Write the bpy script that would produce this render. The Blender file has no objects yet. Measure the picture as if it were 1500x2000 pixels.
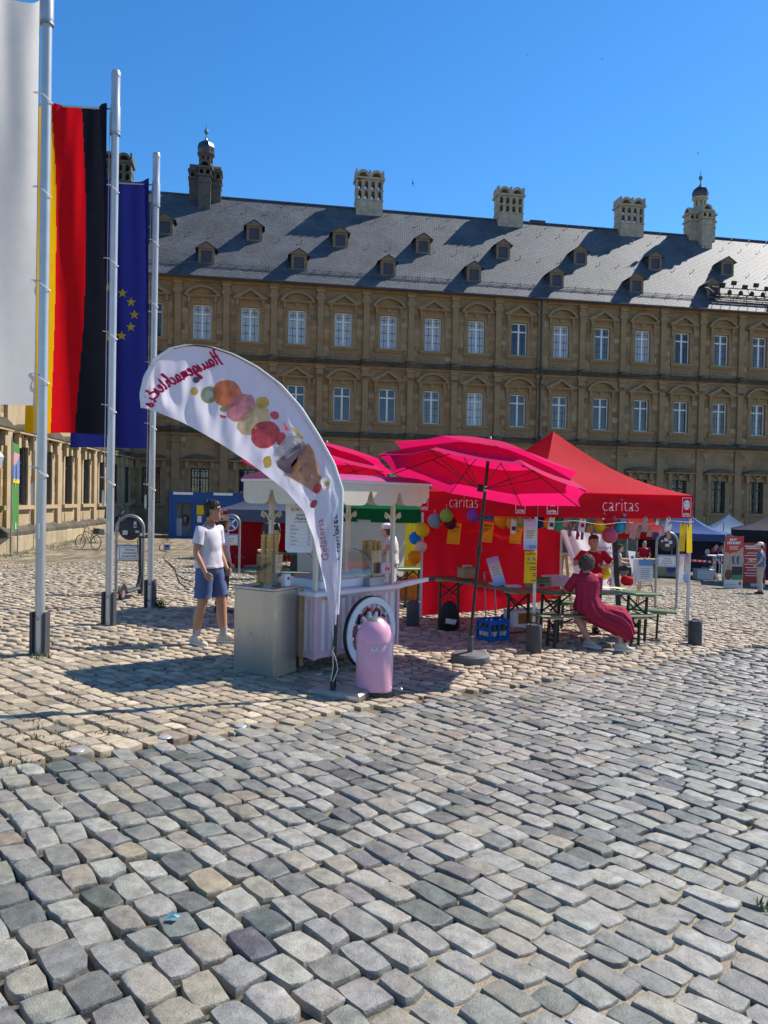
import bpy, math, random, bmesh
from mathutils import Vector as V, Matrix
from math import sin, cos, pi, radians, atan2, hypot
R = random.Random(7)
S = bpy.context.scene
COL = S.collection

# ---------------------------------------------------------------- camera
CAM = V((0, 0, 1.7)); PITCH = radians(0.88); ROLL = radians(1.1); FPX = 1500.0
_f = V((0, cos(PITCH), -sin(PITCH))); _r0 = V((1, 0, 0)); _u0 = _r0.cross(_f)
_r = _r0*cos(ROLL) + _u0*sin(ROLL); _u = _u0*cos(ROLL) - _r0*sin(ROLL)
cd = bpy.data.cameras.new('camera'); cam = bpy.data.objects.new('camera', cd); COL.objects.link(cam)
cd.sensor_fit = 'VERTICAL'; cd.sensor_height = 36; cd.lens = 27.0; cd.clip_start = .05; cd.clip_end = 2000
cam.matrix_world = Matrix.Translation(CAM) @ Matrix((_r, _u, -_f)).transposed().to_4x4()
S.camera = cam
# ---------------------------------------------------------------- sky and sun
SUN_EL = 47.0; SUN_D = V((.84, .54, 0)).normalized()
w = bpy.data.worlds.new('World'); S.world = w; w.use_nodes = True
nt = w.node_tree; bg = nt.nodes['Background']
sky = nt.nodes.new('ShaderNodeTexSky'); sky.sky_type = 'NISHITA'; sky.sun_disc = False
sky.sun_elevation = radians(SUN_EL); sky.sun_rotation = atan2(SUN_D.x, SUN_D.y)
sky.air_density = 1.0; sky.dust_density = .1; sky.ozone_density = 5.0; sky.altitude = 300
hs = nt.nodes.new('ShaderNodeHueSaturation'); hs.inputs['Saturation'].default_value = 1.25; hs.inputs['Value'].default_value = 1.06
nt.links.new(sky.outputs[0], hs.inputs['Color']); nt.links.new(hs.outputs[0], bg.inputs[0])
bg.inputs[1].default_value = .12
sd = bpy.data.lights.new('sun', 'SUN'); sd.energy = 4.6; sd.angle = radians(.53); sd.color = (1, .95, .87)
sun = bpy.data.objects.new('sun', sd); COL.objects.link(sun)
_s = V((SUN_D.x*cos(radians(SUN_EL)), SUN_D.y*cos(radians(SUN_EL)), sin(radians(SUN_EL))))
sun.rotation_euler = _s.to_track_quat('Z', 'Y').to_euler(); sun.location = (20, 10, 40)
S.view_settings.view_transform = 'Standard'; S.view_settings.look = 'None'
S.view_settings.exposure = .58; S.view_settings.gamma = 1; S.view_settings.use_curve_mapping = False
S.render.engine = 'CYCLES'
S.cycles.max_bounces = 8; S.cycles.transparent_max_bounces = 12

# ---------------------------------------------------------------- measuring helpers
def _ss(t): t = max(0., min(1., t)); return t*t*(3-2*t)
def gz(x, y):                       # the square falls away to the right and forward, with a dip before the wing on the left
    return -.025*y - .045*x - .74*_ss((-x-5)/9.5)*max(0., min(1., (53-y)/21))*_ss((y-13)/11)
def ray(px, py): return (_f + _r*((px-750)/FPX) - _u*((py-1000)/FPX))
def G(px, py):                      # point of the sloping square seen at a photo pixel
    d = ray(px, py); t = 1.7/(-d.z - .025*d.y - .045*d.x)
    for _ in range(60): t += .5*((1.7-gz(d.x*t, d.y*t))/(-d.z)-t)
    return V((d.x*t, d.y*t, 1.7+d.z*t))
def at(px, py, Y):                  # point at depth Y seen at a photo pixel
    d = ray(px, py); t = Y/d.y; return V((d.x*t, Y, 1.7+d.z*t))
def ground(x, y): return V((x, y, gz(x, y)))

# ---------------------------------------------------------------- materials
MATS = {}
def _new(name):
    m = bpy.data.materials.new(name); m.use_nodes = True
    n = m.node_tree.nodes; n.clear(); o = n.new('ShaderNodeOutputMaterial'); p = n.new('ShaderNodeBsdfPrincipled')
    m.node_tree.links.new(p.outputs[0], o.inputs[0]); return m, m.node_tree, n, p, o
def M(name, col, rough=.6, metal=0, var=.12, vs=6., bump=0, bs=80., spec=.4, transl=0, coat=0, tint=False, hue=None, emit=0, stretch=None):
    """paint, cloth, stone ...: colour with a noise variation, fine relief, optional light through cloth"""
    if name in MATS: return MATS[name]
    m, t, n, p, o = _new(name); L = t.links.new
    tc = n.new('ShaderNodeTexCoord'); src = tc.outputs['Object']
    if stretch:
        mp = n.new('ShaderNodeMapping'); mp.inputs['Scale'].default_value = stretch; L(src, mp.inputs[0]); src = mp.outputs[0]
    no = n.new('ShaderNodeTexNoise'); no.inputs['Scale'].default_value = vs; no.inputs['Detail'].default_value = 5
    no.inputs['Roughness'].default_value = .6; L(src, no.inputs['Vector'])
    mr = n.new('ShaderNodeMapRange'); mr.inputs[1].default_value = .3; mr.inputs[2].default_value = .7
    mr.inputs[3].default_value = 1-var; mr.inputs[4].default_value = 1+var; L(no.outputs[0], mr.inputs[0])
    mx = n.new('ShaderNodeMix'); mx.data_type = 'RGBA'; mx.blend_type = 'MULTIPLY'; mx.inputs[0].default_value = 1
    if tint:
        a = n.new('ShaderNodeAttribute'); a.attribute_name = 'tint'; L(a.outputs['Color'], mx.inputs[6])
    else: mx.inputs[6].default_value = (*col, 1)
    L(mr.outputs[0], mx.inputs[7]); c = mx.outputs[2]
    if hue:
        n2 = n.new('ShaderNodeTexNoise'); n2.inputs['Scale'].default_value = vs*.35; n2.inputs['Detail'].default_value = 4; L(src, n2.inputs['Vector'])
        r2 = n.new('ShaderNodeMapRange'); r2.inputs[1].default_value = .52; r2.inputs[2].default_value = .72; L(n2.outputs[0], r2.inputs[0])
        m2 = n.new('ShaderNodeMix'); m2.data_type = 'RGBA'; L(r2.outputs[0], m2.inputs[0]); L(c, m2.inputs[6]); m2.inputs[7].default_value = (*hue, 1); c = m2.outputs[2]
    L(c, p.inputs['Base Color'])
    p.inputs['Roughness'].default_value = rough; p.inputs['Metallic'].default_value = metal
    p.inputs['Specular IOR Level'].default_value = min(spec, .12) if transl else spec
    if coat: p.inputs['Coat Weight'].default_value = coat; p.inputs['Coat Roughness'].default_value = .08
    if bump:
        nb = n.new('ShaderNodeTexNoise'); nb.inputs['Scale'].default_value = bs; nb.inputs['Detail'].default_value = 6; L(src, nb.inputs['Vector'])
        b = n.new('ShaderNodeBump'); b.inputs['Strength'].default_value = bump; b.inputs['Distance'].default_value = .02
        L(nb.outputs[0], b.inputs['Height']); L(b.outputs[0], p.inputs['Normal'])
    if transl:
        tr = n.new('ShaderNodeBsdfTranslucent'); L(c, tr.inputs[0]); ms = n.new('ShaderNodeMixShader'); ms.inputs[0].default_value = transl
        L(p.outputs[0], ms.inputs[1]); L(tr.outputs[0], ms.inputs[2]); L(ms.outputs[0], o.inputs[0])
    MATS[name] = m; return m
def glassmat(name, tint=(.9, .95, 1), refl=.12, rough=.02):
    if name in MATS: return MATS[name]
    m, t, n, p, o = _new(name); L = t.links.new; n.remove(p)
    tr = n.new('ShaderNodeBsdfTransparent'); tr.inputs[0].default_value = (*tint, 1)
    gl = n.new('ShaderNodeBsdfGlossy'); gl.inputs['Roughness'].default_value = rough
    lw = n.new('ShaderNodeLayerWeight'); lw.inputs[0].default_value = .5
    mr = n.new('ShaderNodeMapRange'); mr.inputs[3].default_value = refl*.5; mr.inputs[4].default_value = min(1, refl*5); L(lw.outputs['Fresnel'], mr.inputs[0])
    ms = n.new('ShaderNodeMixShader'); L(mr.outputs[0], ms.inputs[0]); L(tr.outputs[0], ms.inputs[1]); L(gl.outputs[0], ms.inputs[2]); L(ms.outputs[0], o.inputs[0])
    MATS[name] = m; return m
def gradmat(name, stops, axis=2, lo=0, hi=1, rough=.5, transl=0):
    """flat print: colour bands along one axis of the sheet"""
    m, t, n, p, o = _new(name); L = t.links.new
    tc = n.new('ShaderNodeTexCoord'); sp = n.new('ShaderNodeSeparateXYZ'); L(tc.outputs['Object'], sp.inputs[0])
    mr = n.new('ShaderNodeMapRange'); mr.inputs[1].default_value = lo; mr.inputs[2].default_value = hi; L(sp.outputs[axis], mr.inputs[0])
    cr = n.new('ShaderNodeValToRGB'); e = cr.color_ramp.elements
    while len(e) < len(stops): e.new(.5)
    for k, (pos, c) in enumerate(stops): e[k].position = pos; e[k].color = (*c, 1)
    L(mr.outputs[0], cr.inputs[0]); L(cr.outputs[0], p.inputs['Base Color']); p.inputs['Roughness'].default_value = rough
    MATS[name] = m; return m

# ---------------------------------------------------------------- mesh builder
class MB:
    def __init__(s): s.v = []; s.f = []; s.m = []; s.t = None; s.ft = []; s.tint = None
    def add(s, vs, fs, m=0):
        b = len(s.v); s.v += [tuple(x) for x in vs]
        for f in fs: s.f.append([b+i for i in f]); s.m.append(m); s.ft.append(s.tint)
        return s
    def obox(s, c, a, b, d, m=0):           # centre and three half axes
        c, a, b, d = V(c), V(a), V(b), V(d)
        vs = [c+a*i+b*j+d*k for k in (-1, 1) for j in (-1, 1) for i in (-1, 1)]
        fs = [(0, 2, 3, 1), (4, 5, 7, 6), (0, 1, 5, 4), (2, 6, 7, 3), (0, 4, 6, 2), (1, 3, 7, 5)]
        if a.cross(b).dot(d) < 0: fs = [f[::-1] for f in fs]
        return s.add(vs, fs, m)
    def box(s, x0, x1, y0, y1, z0, z1, m=0):
        return s.obox(((x0+x1)/2, (y0+y1)/2, (z0+z1)/2), ((x1-x0)/2, 0, 0), (0, (y1-y0)/2, 0), (0, 0, (z1-z0)/2), m)
    def bbox(s, x0, x1, y0, y1, z0, z1, b=.01, m=0):   # box with chamfered edges all round
        xs, ys, zs = (x0, x1), (y0, y1), (z0, z1); rings = []
        for z, i in ((z0, b), (z0+b, 0), (z1-b, 0), (z1, b)):
            c = b*.7
            X0, X1, Y0, Y1 = x0+i, x1-i, y0+i, y1-i
            rings.append([(X0+c, Y0, z), (X1-c, Y0, z), (X1, Y0+c, z), (X1, Y1-c, z), (X1-c, Y1, z), (X0+c, Y1, z), (X0, Y1-c, z), (X0, Y0+c, z)])
        return s.loft(rings, m=m, cap=True)
    def bar(s, p, q, w, h=None, m=0, up=(0, 0, 1)):
        p, q = V(p), V(q); h = h or w; d = q-p; L = d.length
        if L < 1e-6: return s
        d.normalize(); u = V(up)
        if abs(d.dot(u)) > .99: u = V((0, 1, 0))
        x = d.cross(u).normalized(); y = x.cross(d).normalized()
        return s.obox((p+q)/2, x*(w/2), d*(L/2), y*(h/2), m)
    def loft(s, rings, m=0, cap=True, closed=True):
        n = len(rings[0]); vs = [p for r in rings for p in r]; fs = []
        for k in range(len(rings)-1):
            for i in range(n if closed else n-1):
                j = (i+1) % n; fs.append((k*n+i, k*n+j, (k+1)*n+j, (k+1)*n+i))
        if cap and closed:
            fs.append(tuple(range(n))[::-1]); fs.append(tuple(range((len(rings)-1)*n, len(rings)*n)))
        return s.add(vs, fs, m)
    def tube(s, pts, r, n=8, m=0, cap=True, flat=1.0):
        pts = [V(p) for p in pts]; rs = r if isinstance(r, (list, tuple)) else [r]*len(pts); rings = []; prev = None
        for k, p in enumerate(pts):
            d = (pts[min(k+1, len(pts)-1)]-pts[max(k-1, 0)]).normalized()
            if prev is None:
                u = V((0, 0, 1)) if abs(d.z) < .9 else V((1, 0, 0)); x = d.cross(u).normalized()
            else: x = (prev - d*prev.dot(d)).normalized()
            prev = x; y = d.cross(x)
            rings.append([p + x*(rs[k]*cos(2*pi*i/n)) + y*(rs[k]*flat*sin(2*pi*i/n)) for i in range(n)])
        return s.loft(rings, m, cap)
    def lathe(s, prof, n=16, c=(0, 0, 0), m=0, ph=0, sx=1, sy=1):
        rings = [[(c[0]+sx*max(r, 1e-4)*cos(2*pi*i/n+ph), c[1]+sy*max(r, 1e-4)*sin(2*pi*i/n+ph), c[2]+z) for i in range(n)] for r, z in prof]
        return s.loft(rings, m, True)
    def sphere(s, c, r, n=12, k=8, m=0):
        rx, ry, rz = (r, r, r) if not isinstance(r, (list, tuple)) else r
        return s.loft([[(c[0]+rx*max(sin(pi*j/k), 1e-3)*cos(2*pi*i/n), c[1]+ry*max(sin(pi*j/k), 1e-3)*sin(2*pi*i/n), c[2]-rz*cos(pi*j/k)) for i in range(n)] for j in range(k+1)], m, True)
    def prism(s, poly, o, u, v, d, m=0):    # 2D outline (u,v axes) pushed along d
        o, u, v, d = V(o), V(u), V(v), V(d); n = len(poly)
        a = [o+u*x+v*y for x, y in poly]; b = [p+d for p in a]
        fs = [tuple(range(n)), tuple(range(2*n-1, n-1, -1))] + [(i, n+i, n+(i+1) % n, (i+1) % n) for i in range(n)]
        if u.cross(v).dot(d) > 0: fs = [f[::-1] for f in fs]
        return s.add(a+b, fs, m)
    def sheet(s, fn, nu, nv, m=0, mf=None):
        vs = [fn(i/nu, j/nv) for j in range(nv+1) for i in range(nu+1)]; W = nu+1
        for j in range(nv):
            pass
        b = len(s.v); s.v += [tuple(x) for x in vs]
        for j in range(nv):
            for i in range(nu):
                s.f.append([b+j*W+i, b+j*W+i+1, b+(j+1)*W+i+1, b+(j+1)*W+i]); s.m.append(mf((i+.5)/nu, (j+.5)/nv) if mf else m); s.ft.append(s.tint)
        return s
    def mesh(s, name, mats, smooth=35):
        me = bpy.data.meshes.new(name); me.from_pydata(s.v, [], s.f)
        for m in (mats if isinstance(mats, (list, tuple)) else [mats]): me.materials.append(m)
        if len(me.materials) > 1: me.polygons.foreach_set('material_index', s.m)
        if any(t is not None for t in s.ft):
            ca = me.color_attributes.new('tint', 'FLOAT_COLOR', 'CORNER'); buf = []
            for f, t in zip(s.f, s.ft): buf += (list(t or (.5, .5, .5)) + [1.])*len(f)
            ca.data.foreach_set('color', buf)
        if smooth:
            me.polygons.foreach_set('use_smooth', [True]*len(me.polygons))
            if smooth < 180: me.set_sharp_from_angle(angle=radians(smooth))
        me.update(); return me
    def build(s, name, mats, parent=None, loc=None, rz=0, smooth=35):
        return put(name, s.mesh(name, mats, smooth), parent, loc, rz)
def put(name, me, parent=None, loc=None, rz=0, kind=None):
    o = bpy.data.objects.new(name, me); COL.objects.link(o)
    if parent: o.parent = parent
    if loc is not None: o.location = loc
    if rz: o.rotation_euler = (0, 0, rz)
    if kind: o['kind'] = kind
    return o
def tag(o, label, cat, group=None):
    o['label'] = label; o['category'] = cat
    if group: o['group'] = group
    return o
def thing(name, label, cat, loc=(0, 0, 0), rz=0, group=None):
    o = bpy.data.objects.new(name, None); COL.objects.link(o); o.empty_display_size = .1
    o.location = loc; o.rotation_euler = (0, 0, rz); return tag(o, label, cat, group)
def struct(o): o['kind'] = 'structure'; return o
def stuff(o): o['kind'] = 'stuff'; return o
def copy_tree(o, parent=None):
    c = o.copy(); COL.objects.link(c)
    if parent: c.parent = parent
    for ch in list(o.children): copy_tree(ch, c)
    return c
def text(name, body, size, mat, parent, loc, rot=(pi/2, 0, 0), ex=.0015, shear=0, align='CENTER', sx=1, bold=0, spacing=1):
    cu = bpy.data.curves.new(name, 'FONT'); cu.body = body; cu.size = size; cu.extrude = ex; cu.shear = shear; cu.offset = bold
    cu.align_x = align; cu.align_y = 'CENTER'; cu.space_character = spacing; cu.resolution_u = 3
    t = bpy.data.objects.new('tmp', cu); me = t.to_mesh().copy(); t.to_mesh_clear(); bpy.data.objects.remove(t); bpy.data.curves.remove(cu)
    me.name = name
    if sx != 1:
        for v in me.vertices: v.co.x *= sx
    me.materials.clear(); me.materials.append(mat)
    o = put(name, me, parent, loc); o.rotation_euler = rot; return o
def hsv(c, k): return tuple(max(0, min(1, x*k)) for x in c)
# ---------------------------------------------------------------- ground: two pavings meeting along a straight edge
FARY = 27.0
AD = V((.678, -.735, 0)).normalized(); BD = V((-AD.y, AD.x, 0)); EDGE = -5.07     # along a course / across courses
def ab(x, y): return AD.x*x+AD.y*y, BD.x*x+BD.y*y
def xy(a, b): return AD.x*a+BD.x*b, AD.y*a+BD.y*b
def vnoise(x, y, k=1.0):            # cheap smooth value noise
    x *= k; y *= k; i, j = math.floor(x), math.floor(y); fx, fy = x-i, y-j; fx = fx*fx*(3-2*fx); fy = fy*fy*(3-2*fy)
    def h(a, b):
        q = math.sin(a*127.1+b*311.7)*43758.5453; return q-math.floor(q)
    return (h(i, j)*(1-fx)+h(i+1, j)*fx)*(1-fy)+(h(i, j+1)*(1-fx)+h(i+1, j+1)*fx)*fy
SANDY = [(G(880, 1470), 1.1), (G(1190, 1880), .75), (G(1000, 1950), .5), (G(90, 1560), .35), (G(700, 1440), .9), (G(1350, 1330), 2.2), (G(1450, 1800), .6)]
def sandy(x, y):                    # how far the joints are filled with sand here
    s = max(0, (vnoise(x+31, y+7, .55)-.62)*1.2)
    for p, r in SANDY: s = max(s, .85*(1.25-hypot(x-p.x, y-p.y)/r)*(.7+.6*vnoise(x, y, 2.3)))
    return max(0, min(.62, s))
def wavy(x, y): return .018*(vnoise(x, y, 1.1)-.5)+.01*(vnoise(x+9, y+4, 2.7)-.5)
def bedmat(name, c1, c2):
    m, t, n, p, o = _new(name); L = t.links.new
    tc = n.new('ShaderNodeTexCoord')
    n1 = n.new('ShaderNodeTexNoise'); n1.inputs['Scale'].default_value = 2.2; n1.inputs['Detail'].default_value = 8; L(tc.outputs['Object'], n1.inputs['Vector'])
    n2 = n.new('ShaderNodeTexNoise'); n2.inputs['Scale'].default_value = 160; n2.inputs['Detail'].default_value = 4; L(tc.outputs['Object'], n2.inputs['Vector'])
    mx = n.new('ShaderNodeMix'); mx.data_type = 'RGBA'; mx.inputs[6].default_value = (*c1, 1); mx.inputs[7].default_value = (*c2, 1); 
    at_ = n.new('ShaderNodeAttribute'); at_.attribute_name = 'sand'; ar = n.new('ShaderNodeMath'); ar.operation = 'MULTIPLY_ADD'; ar.inputs[1].default_value = .35; L(n1.outputs[0], ar.inputs[0]); L(at_.outputs['Fac'], ar.inputs[2])
    cl_ = n.new('ShaderNodeClamp'); L(ar.outputs[0], cl_.inputs[0]); L(cl_.outputs[0], mx.inputs[0])
    m2 = n.new('ShaderNodeMix'); m2.data_type = 'RGBA'; m2.blend_type = 'MULTIPLY'; m2.inputs[0].default_value = 1; L(mx.outputs[2], m2.inputs[6])
    mr = n.new('ShaderNodeMapRange'); mr.inputs[1].default_value = .3; mr.inputs[2].default_value = .7; mr.inputs[3].default_value = .6; mr.inputs[4].default_value = 1.35; L(n2.outputs[0], mr.inputs[0]); L(mr.outputs[0], m2.inputs[7])
    L(m2.outputs[2], p.inputs['Base Color']); p.inputs['Roughness'].default_value = .95; p.inputs['Specular IOR Level'].default_value = .15
    b = n.new('ShaderNodeBump'); b.inputs['Strength'].default_value = .7; b.inputs['Distance'].default_value = .006; L(n2.outputs[0], b.inputs['Height']); L(b.outputs[0], p.inputs['Normal'])
    MATS[name] = m; return m
def farmat(name, c1, c2, joint):
    """setts too far away to tell apart: courses of stones as colour and relief"""
    m, t, n, p, o = _new(name); L = t.links.new
    tc = n.new('ShaderNodeTexCoord'); mp = n.new('ShaderNodeMapping'); mp.inputs['Rotation'].default_value = (0, 0, -atan2(BD.y, BD.x)+.25)
    L(tc.outputs['Object'], mp.inputs[0])
    nz = n.new('ShaderNodeTexNoise'); nz.inputs['Scale'].default_value = 1.7; L(mp.outputs[0], nz.inputs['Vector'])
    va = n.new('ShaderNodeMix'); va.data_type = 'RGBA'; va.inputs[0].default_value = .06; L(mp.outputs[0], va.inputs[6]); L(nz.outputs['Color'], va.inputs[7])
    br = n.new('ShaderNodeTexBrick'); br.inputs['Scale'].default_value = 1.0; br.inputs['Brick Width'].default_value = .2; br.inputs['Row Height'].default_value = .155
    br.inputs['Mortar Size'].default_value = .024; br.inputs['Mortar Smooth'].default_value = .5; br.inputs['Bias'].default_value = -.1
    br.inputs['Color1'].default_value = (*c1, 1); br.inputs['Color2'].default_value = (*c2, 1); br.inputs['Mortar'].default_value = (*joint, 1)
    L(va.outputs[2], br.inputs['Vector'])
    n1 = n.new('ShaderNodeTexNoise'); n1.inputs['Scale'].default_value = .35; n1.inputs['Detail'].default_value = 8; L(tc.outputs['Object'], n1.inputs['Vector'])
    n3 = n.new('ShaderNodeTexNoise'); n3.inputs['Scale'].default_value = 3.5; n3.inputs['Detail'].default_value = 5; L(tc.outputs['Object'], n3.inputs['Vector'])
    ad = n.new('ShaderNodeMath'); L(n1.outputs[0], ad.inputs[0]); L(n3.outputs[0], ad.inputs[1])
    mr = n.new('ShaderNodeMapRange'); mr.inputs[1].default_value = .7; mr.inputs[2].default_value = 1.3; mr.inputs[3].default_value = .5; mr.inputs[4].default_value = 1.3; L(ad.outputs[0], mr.inputs[0])
    ms_ = n.new('ShaderNodeMapping'); ms_.inputs['Scale'].default_value = (2.6, .75, 1); L(tc.outputs['Object'], ms_.inputs[0])
    n5 = n.new('ShaderNodeTexNoise'); n5.inputs['Scale'].default_value = 1.0; n5.inputs['Detail'].default_value = 3; L(ms_.outputs[0], n5.inputs['Vector'])
    r5 = n.new('ShaderNodeMapRange'); r5.inputs[1].default_value = .36; r5.inputs[2].default_value = .62; r5.inputs[3].default_value = .55; r5.inputs[4].default_value = 1.2; L(n5.outputs[0], r5.inputs[0])
    mm5 = n.new('ShaderNodeMath'); mm5.operation = 'MULTIPLY'; L(mr.outputs[0], mm5.inputs[0]); L(r5.outputs[0], mm5.inputs[1])
    m2 = n.new('ShaderNodeMix'); m2.data_type = 'RGBA'; m2.blend_type = 'MULTIPLY'; m2.inputs[0].default_value = 1; L(br.outputs[0], m2.inputs[6]); L(mm5.outputs[0], m2.inputs[7])
    L(m2.outputs[2], p.inputs['Base Color']); p.inputs['Roughness'].default_value = .85; p.inputs['Specular IOR Level'].default_value = .25
    mb = n.new('ShaderNodeMath'); mb.operation = 'SUBTRACT'; L(n3.outputs[0], mb.inputs[0]); L(br.outputs['Fac'], mb.inputs[1])
    b = n.new('ShaderNodeBump'); b.inputs['Strength'].default_value = 1; b.inputs['Distance'].default_value = .03; L(mb.outputs[0], b.inputs['Height']); L(b.outputs[0], p.inputs['Normal'])
    MATS[name] = m; return m
def stonemat(name, rough, spec):
    """each stone carries its own colour; grain, speckle and wear on top"""
    m, t, n, p, o = _new(name); L = t.links.new
    tc = n.new('ShaderNodeTexCoord'); a = n.new('ShaderNodeAttribute'); a.attribute_name = 'tint'
    n1 = n.new('ShaderNodeTexNoise'); n1.inputs['Scale'].default_value = 14; n1.inputs['Detail'].default_value = 6; n1.inputs['Roughness'].default_value = .65; L(tc.outputs['Object'], n1.inputs['Vector'])
    n2 = n.new('ShaderNodeTexNoise'); n2.inputs['Scale'].default_value = 230; n2.inputs['Detail'].default_value = 3; L(tc.outputs['Object'], n2.inputs['Vector'])
    r1 = n.new('ShaderNodeMapRange'); r1.inputs[1].default_value = .3; r1.inputs[2].default_value = .7; r1.inputs[3].default_value = .66; r1.inputs[4].default_value = 1.3; L(n1.outputs[0], r1.inputs[0])
    r2 = n.new('ShaderNodeMapRange'); r2.inputs[1].default_value = .3; r2.inputs[2].default_value = .7; r2.inputs[3].default_value = .72; r2.inputs[4].default_value = 1.28; L(n2.outputs[0], r2.inputs[0])
    mm = n.new('ShaderNodeMath'); mm.operation = 'MULTIPLY'; L(r1.outputs[0], mm.inputs[0]); L(r2.outputs[0], mm.inputs[1])
    mx = n.new('ShaderNodeMix'); mx.data_type = 'RGBA'; mx.blend_type = 'MULTIPLY'; mx.inputs[0].default_value = 1; L(a.outputs['Color'], mx.inputs[6]); L(mm.outputs[0], mx.inputs[7])
    n4 = n.new('ShaderNodeTexNoise'); n4.inputs['Scale'].default_value = 5; n4.inputs['Detail'].default_value = 7; L(tc.outputs['Object'], n4.inputs['Vector'])
    r4 = n.new('ShaderNodeMapRange'); r4.inputs[1].default_value = .55; r4.inputs[2].default_value = .75; r4.inputs[4].default_value = .6; L(n4.outputs[0], r4.inputs[0])
    du = n.new('ShaderNodeMix'); du.data_type = 'RGBA'; L(r4.outputs[0], du.inputs[0]); L(mx.outputs[2], du.inputs[6]); du.inputs[7].default_value = (.29, .245, .18, 1)
    L(du.outputs[2], p.inputs['Base Color']); p.inputs['Specular IOR Level'].default_value = spec
    r5 = n.new('ShaderNodeMapRange'); r5.inputs[3].default_value = rough-.12; r5.inputs[4].default_value = rough+.2; L(n1.outputs[0], r5.inputs[0]); L(r5.outputs[0], p.inputs['Roughness'])
    ad = n.new('ShaderNodeMath'); ad.operation = 'MULTIPLY_ADD'; ad.inputs[1].default_value = .25; L(n2.outputs[0], ad.inputs[0]); L(n1.outputs[0], ad.inputs[2])
    b = n.new('ShaderNodeBump'); b.inputs['Strength'].default_value = .85; b.inputs['Distance'].default_value = .014; L(ad.outputs[0], b.inputs['Height']); L(b.outputs[0], p.inputs['Normal'])
    MATS[name] = m; return m
m_roadbed = bedmat('road_joint_sand', (.075, .062, .048), (.36, .30, .215))
m_plazabed = bedmat('square_joint_sand', (.085, .065, .042), (.34, .27, .17))
m_far = farmat('far_setts', (.44, .36, .25), (.31, .255, .175), (.10, .08, .055))
m_roadstone = stonemat('road_setts', .42, .45)
m_plazastone = stonemat('square_setts', .62, .3)

def bed(name, mat, a0, a1, b0, b1, st, deep):
    na, nb = int((a1-a0)/st), int((b1-b0)/st)
    def fn(u, v):
        a = a0+(a1-a0)*u; b = b0+(b1-b0)*v; x, y = xy(a, b); s = sandy(x, y)
        return (x, y, gz(x, y)+wavy(x, y)-deep*(1-s)-.007+.008*(vnoise(x, y, 9)-.5))
    o = MB().sheet(fn, na, nb).build(name, mat, smooth=180); at_ = o.data.attributes.new('sand', 'FLOAT', 'POINT')
    at_.data.foreach_set('value', [sandy(v.co.x, v.co.y) for v in o.data.vertices]); return struct(o)
road = bed('road', m_roadbed, EDGE+.01, 5.5, -4, 19, .13, .029)
square = bed('square', m_plazabed, -33, EDGE, -24, 30, .32, .034)
# the ground beyond, one sheet out to the horizon, just under the beds where they lie
def _farg():
    g = MB(); xs = [-400, -150, -60, -30, -22, -19, -17, -15, -13, -11, -9, -7, -5, 0, 8, 15, 30, 60, 150, 400]; ys = [-60, -10, 0, 5, 10, 13, 16, 19, 22, 25, FARY-.6, FARY+.6, 30, 33, 36, 40, 44, 48, 53, 60, 90, 200, 600]
    def fn(u, v):
        x = xs[round(u*(len(xs)-1))]; y = ys[round(v*(len(ys)-1))]; return (x, y, gz(max(-60, min(90, x)), min(y, 90))-(.075 if y < FARY else 0.004))
    return g.sheet(fn, len(xs)-1, len(ys)-1)
ground_o = struct(_farg().build('ground', m_far, smooth=0))

def stone(mb, rng, cx, cy, L, W, ang, n, tint, near, sink=0, base=0):
    ca, sa = cos(ang), sin(ang); tx, ty = rng.gauss(0, .016), rng.gauss(0, .016)
    e = rng.uniform(5, 13); cq = [(rng.gauss(0, .05), rng.gauss(0, .05)) for _ in range(4)]; out = []; kx, ky = rng.uniform(-.09, .09), rng.uniform(-.09, .09)
    chip = rng.uniform(0, 2*pi) if rng.random() < .25 else None
    for i in range(n):
        t = 2*pi*(i+.5)/n; c, s = cos(t), sin(t); r = (abs(c)**e+abs(s)**e)**(-1/e)
        r *= 1+rng.gauss(0, .026)
        if chip is not None and abs((t-chip+pi) % (2*pi)-pi) < .5: r *= .86
        p, q_ = c*r, s*r; dx = dy = 0
        for (sx, sy), (ox, oy) in zip(((-1, -1), (1, -1), (1, 1), (-1, 1)), cq): wq = (1+sx*p)*(1+sy*q_)/4; dx += ox*wq; dy += oy*wq
        x, y = (p+dx)*L/2, (q_+dy)*W/2; x += kx*y; y += ky*x; out.append((x, y))
    h = rng.gauss(0, .0045 if near else .007)-sink; dome = rng.uniform(.001, .004); k = rng.uniform(.935, .968)
    rings = [(1.0, -.05), (1.0, -.018), (k+.022, -.0065), (k-.004, -.0012), (k-.07, 0), (.5, dome)] if near else [(1.0, -.05), (.985, -.009), (.9, -.001)]
    vs = []; 
    for sc, z in rings:
        for x, y in out:
            X, Y = x*sc, y*sc; zz = z+h+X*tx+Y*ty+(rng.gauss(0, .0012) if near and z > -.01 else 0)
            px, py = cx+X*ca-Y*sa, cy+X*sa+Y*ca; vs.append((px, py, gz(px, py)+base+zz))
    vs.append((cx, cy, gz(cx, cy)+base+h+dome)); fs = []
    for q in range(len(rings)-1):
        for i in range(n): j = (i+1) % n; fs.append((q*n+i, q*n+j, (q+1)*n+j, (q+1)*n+i))
    q = (len(rings)-1)*n
    for i in range(n): fs.append((q+i, q+(i+1) % n, len(vs)-1))
    mb.tint = tint; mb.add(vs, fs)
def inview(x, y, m=2.3):
    return y > 1.5 and abs(x) < .5*y*1.03+m
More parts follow.
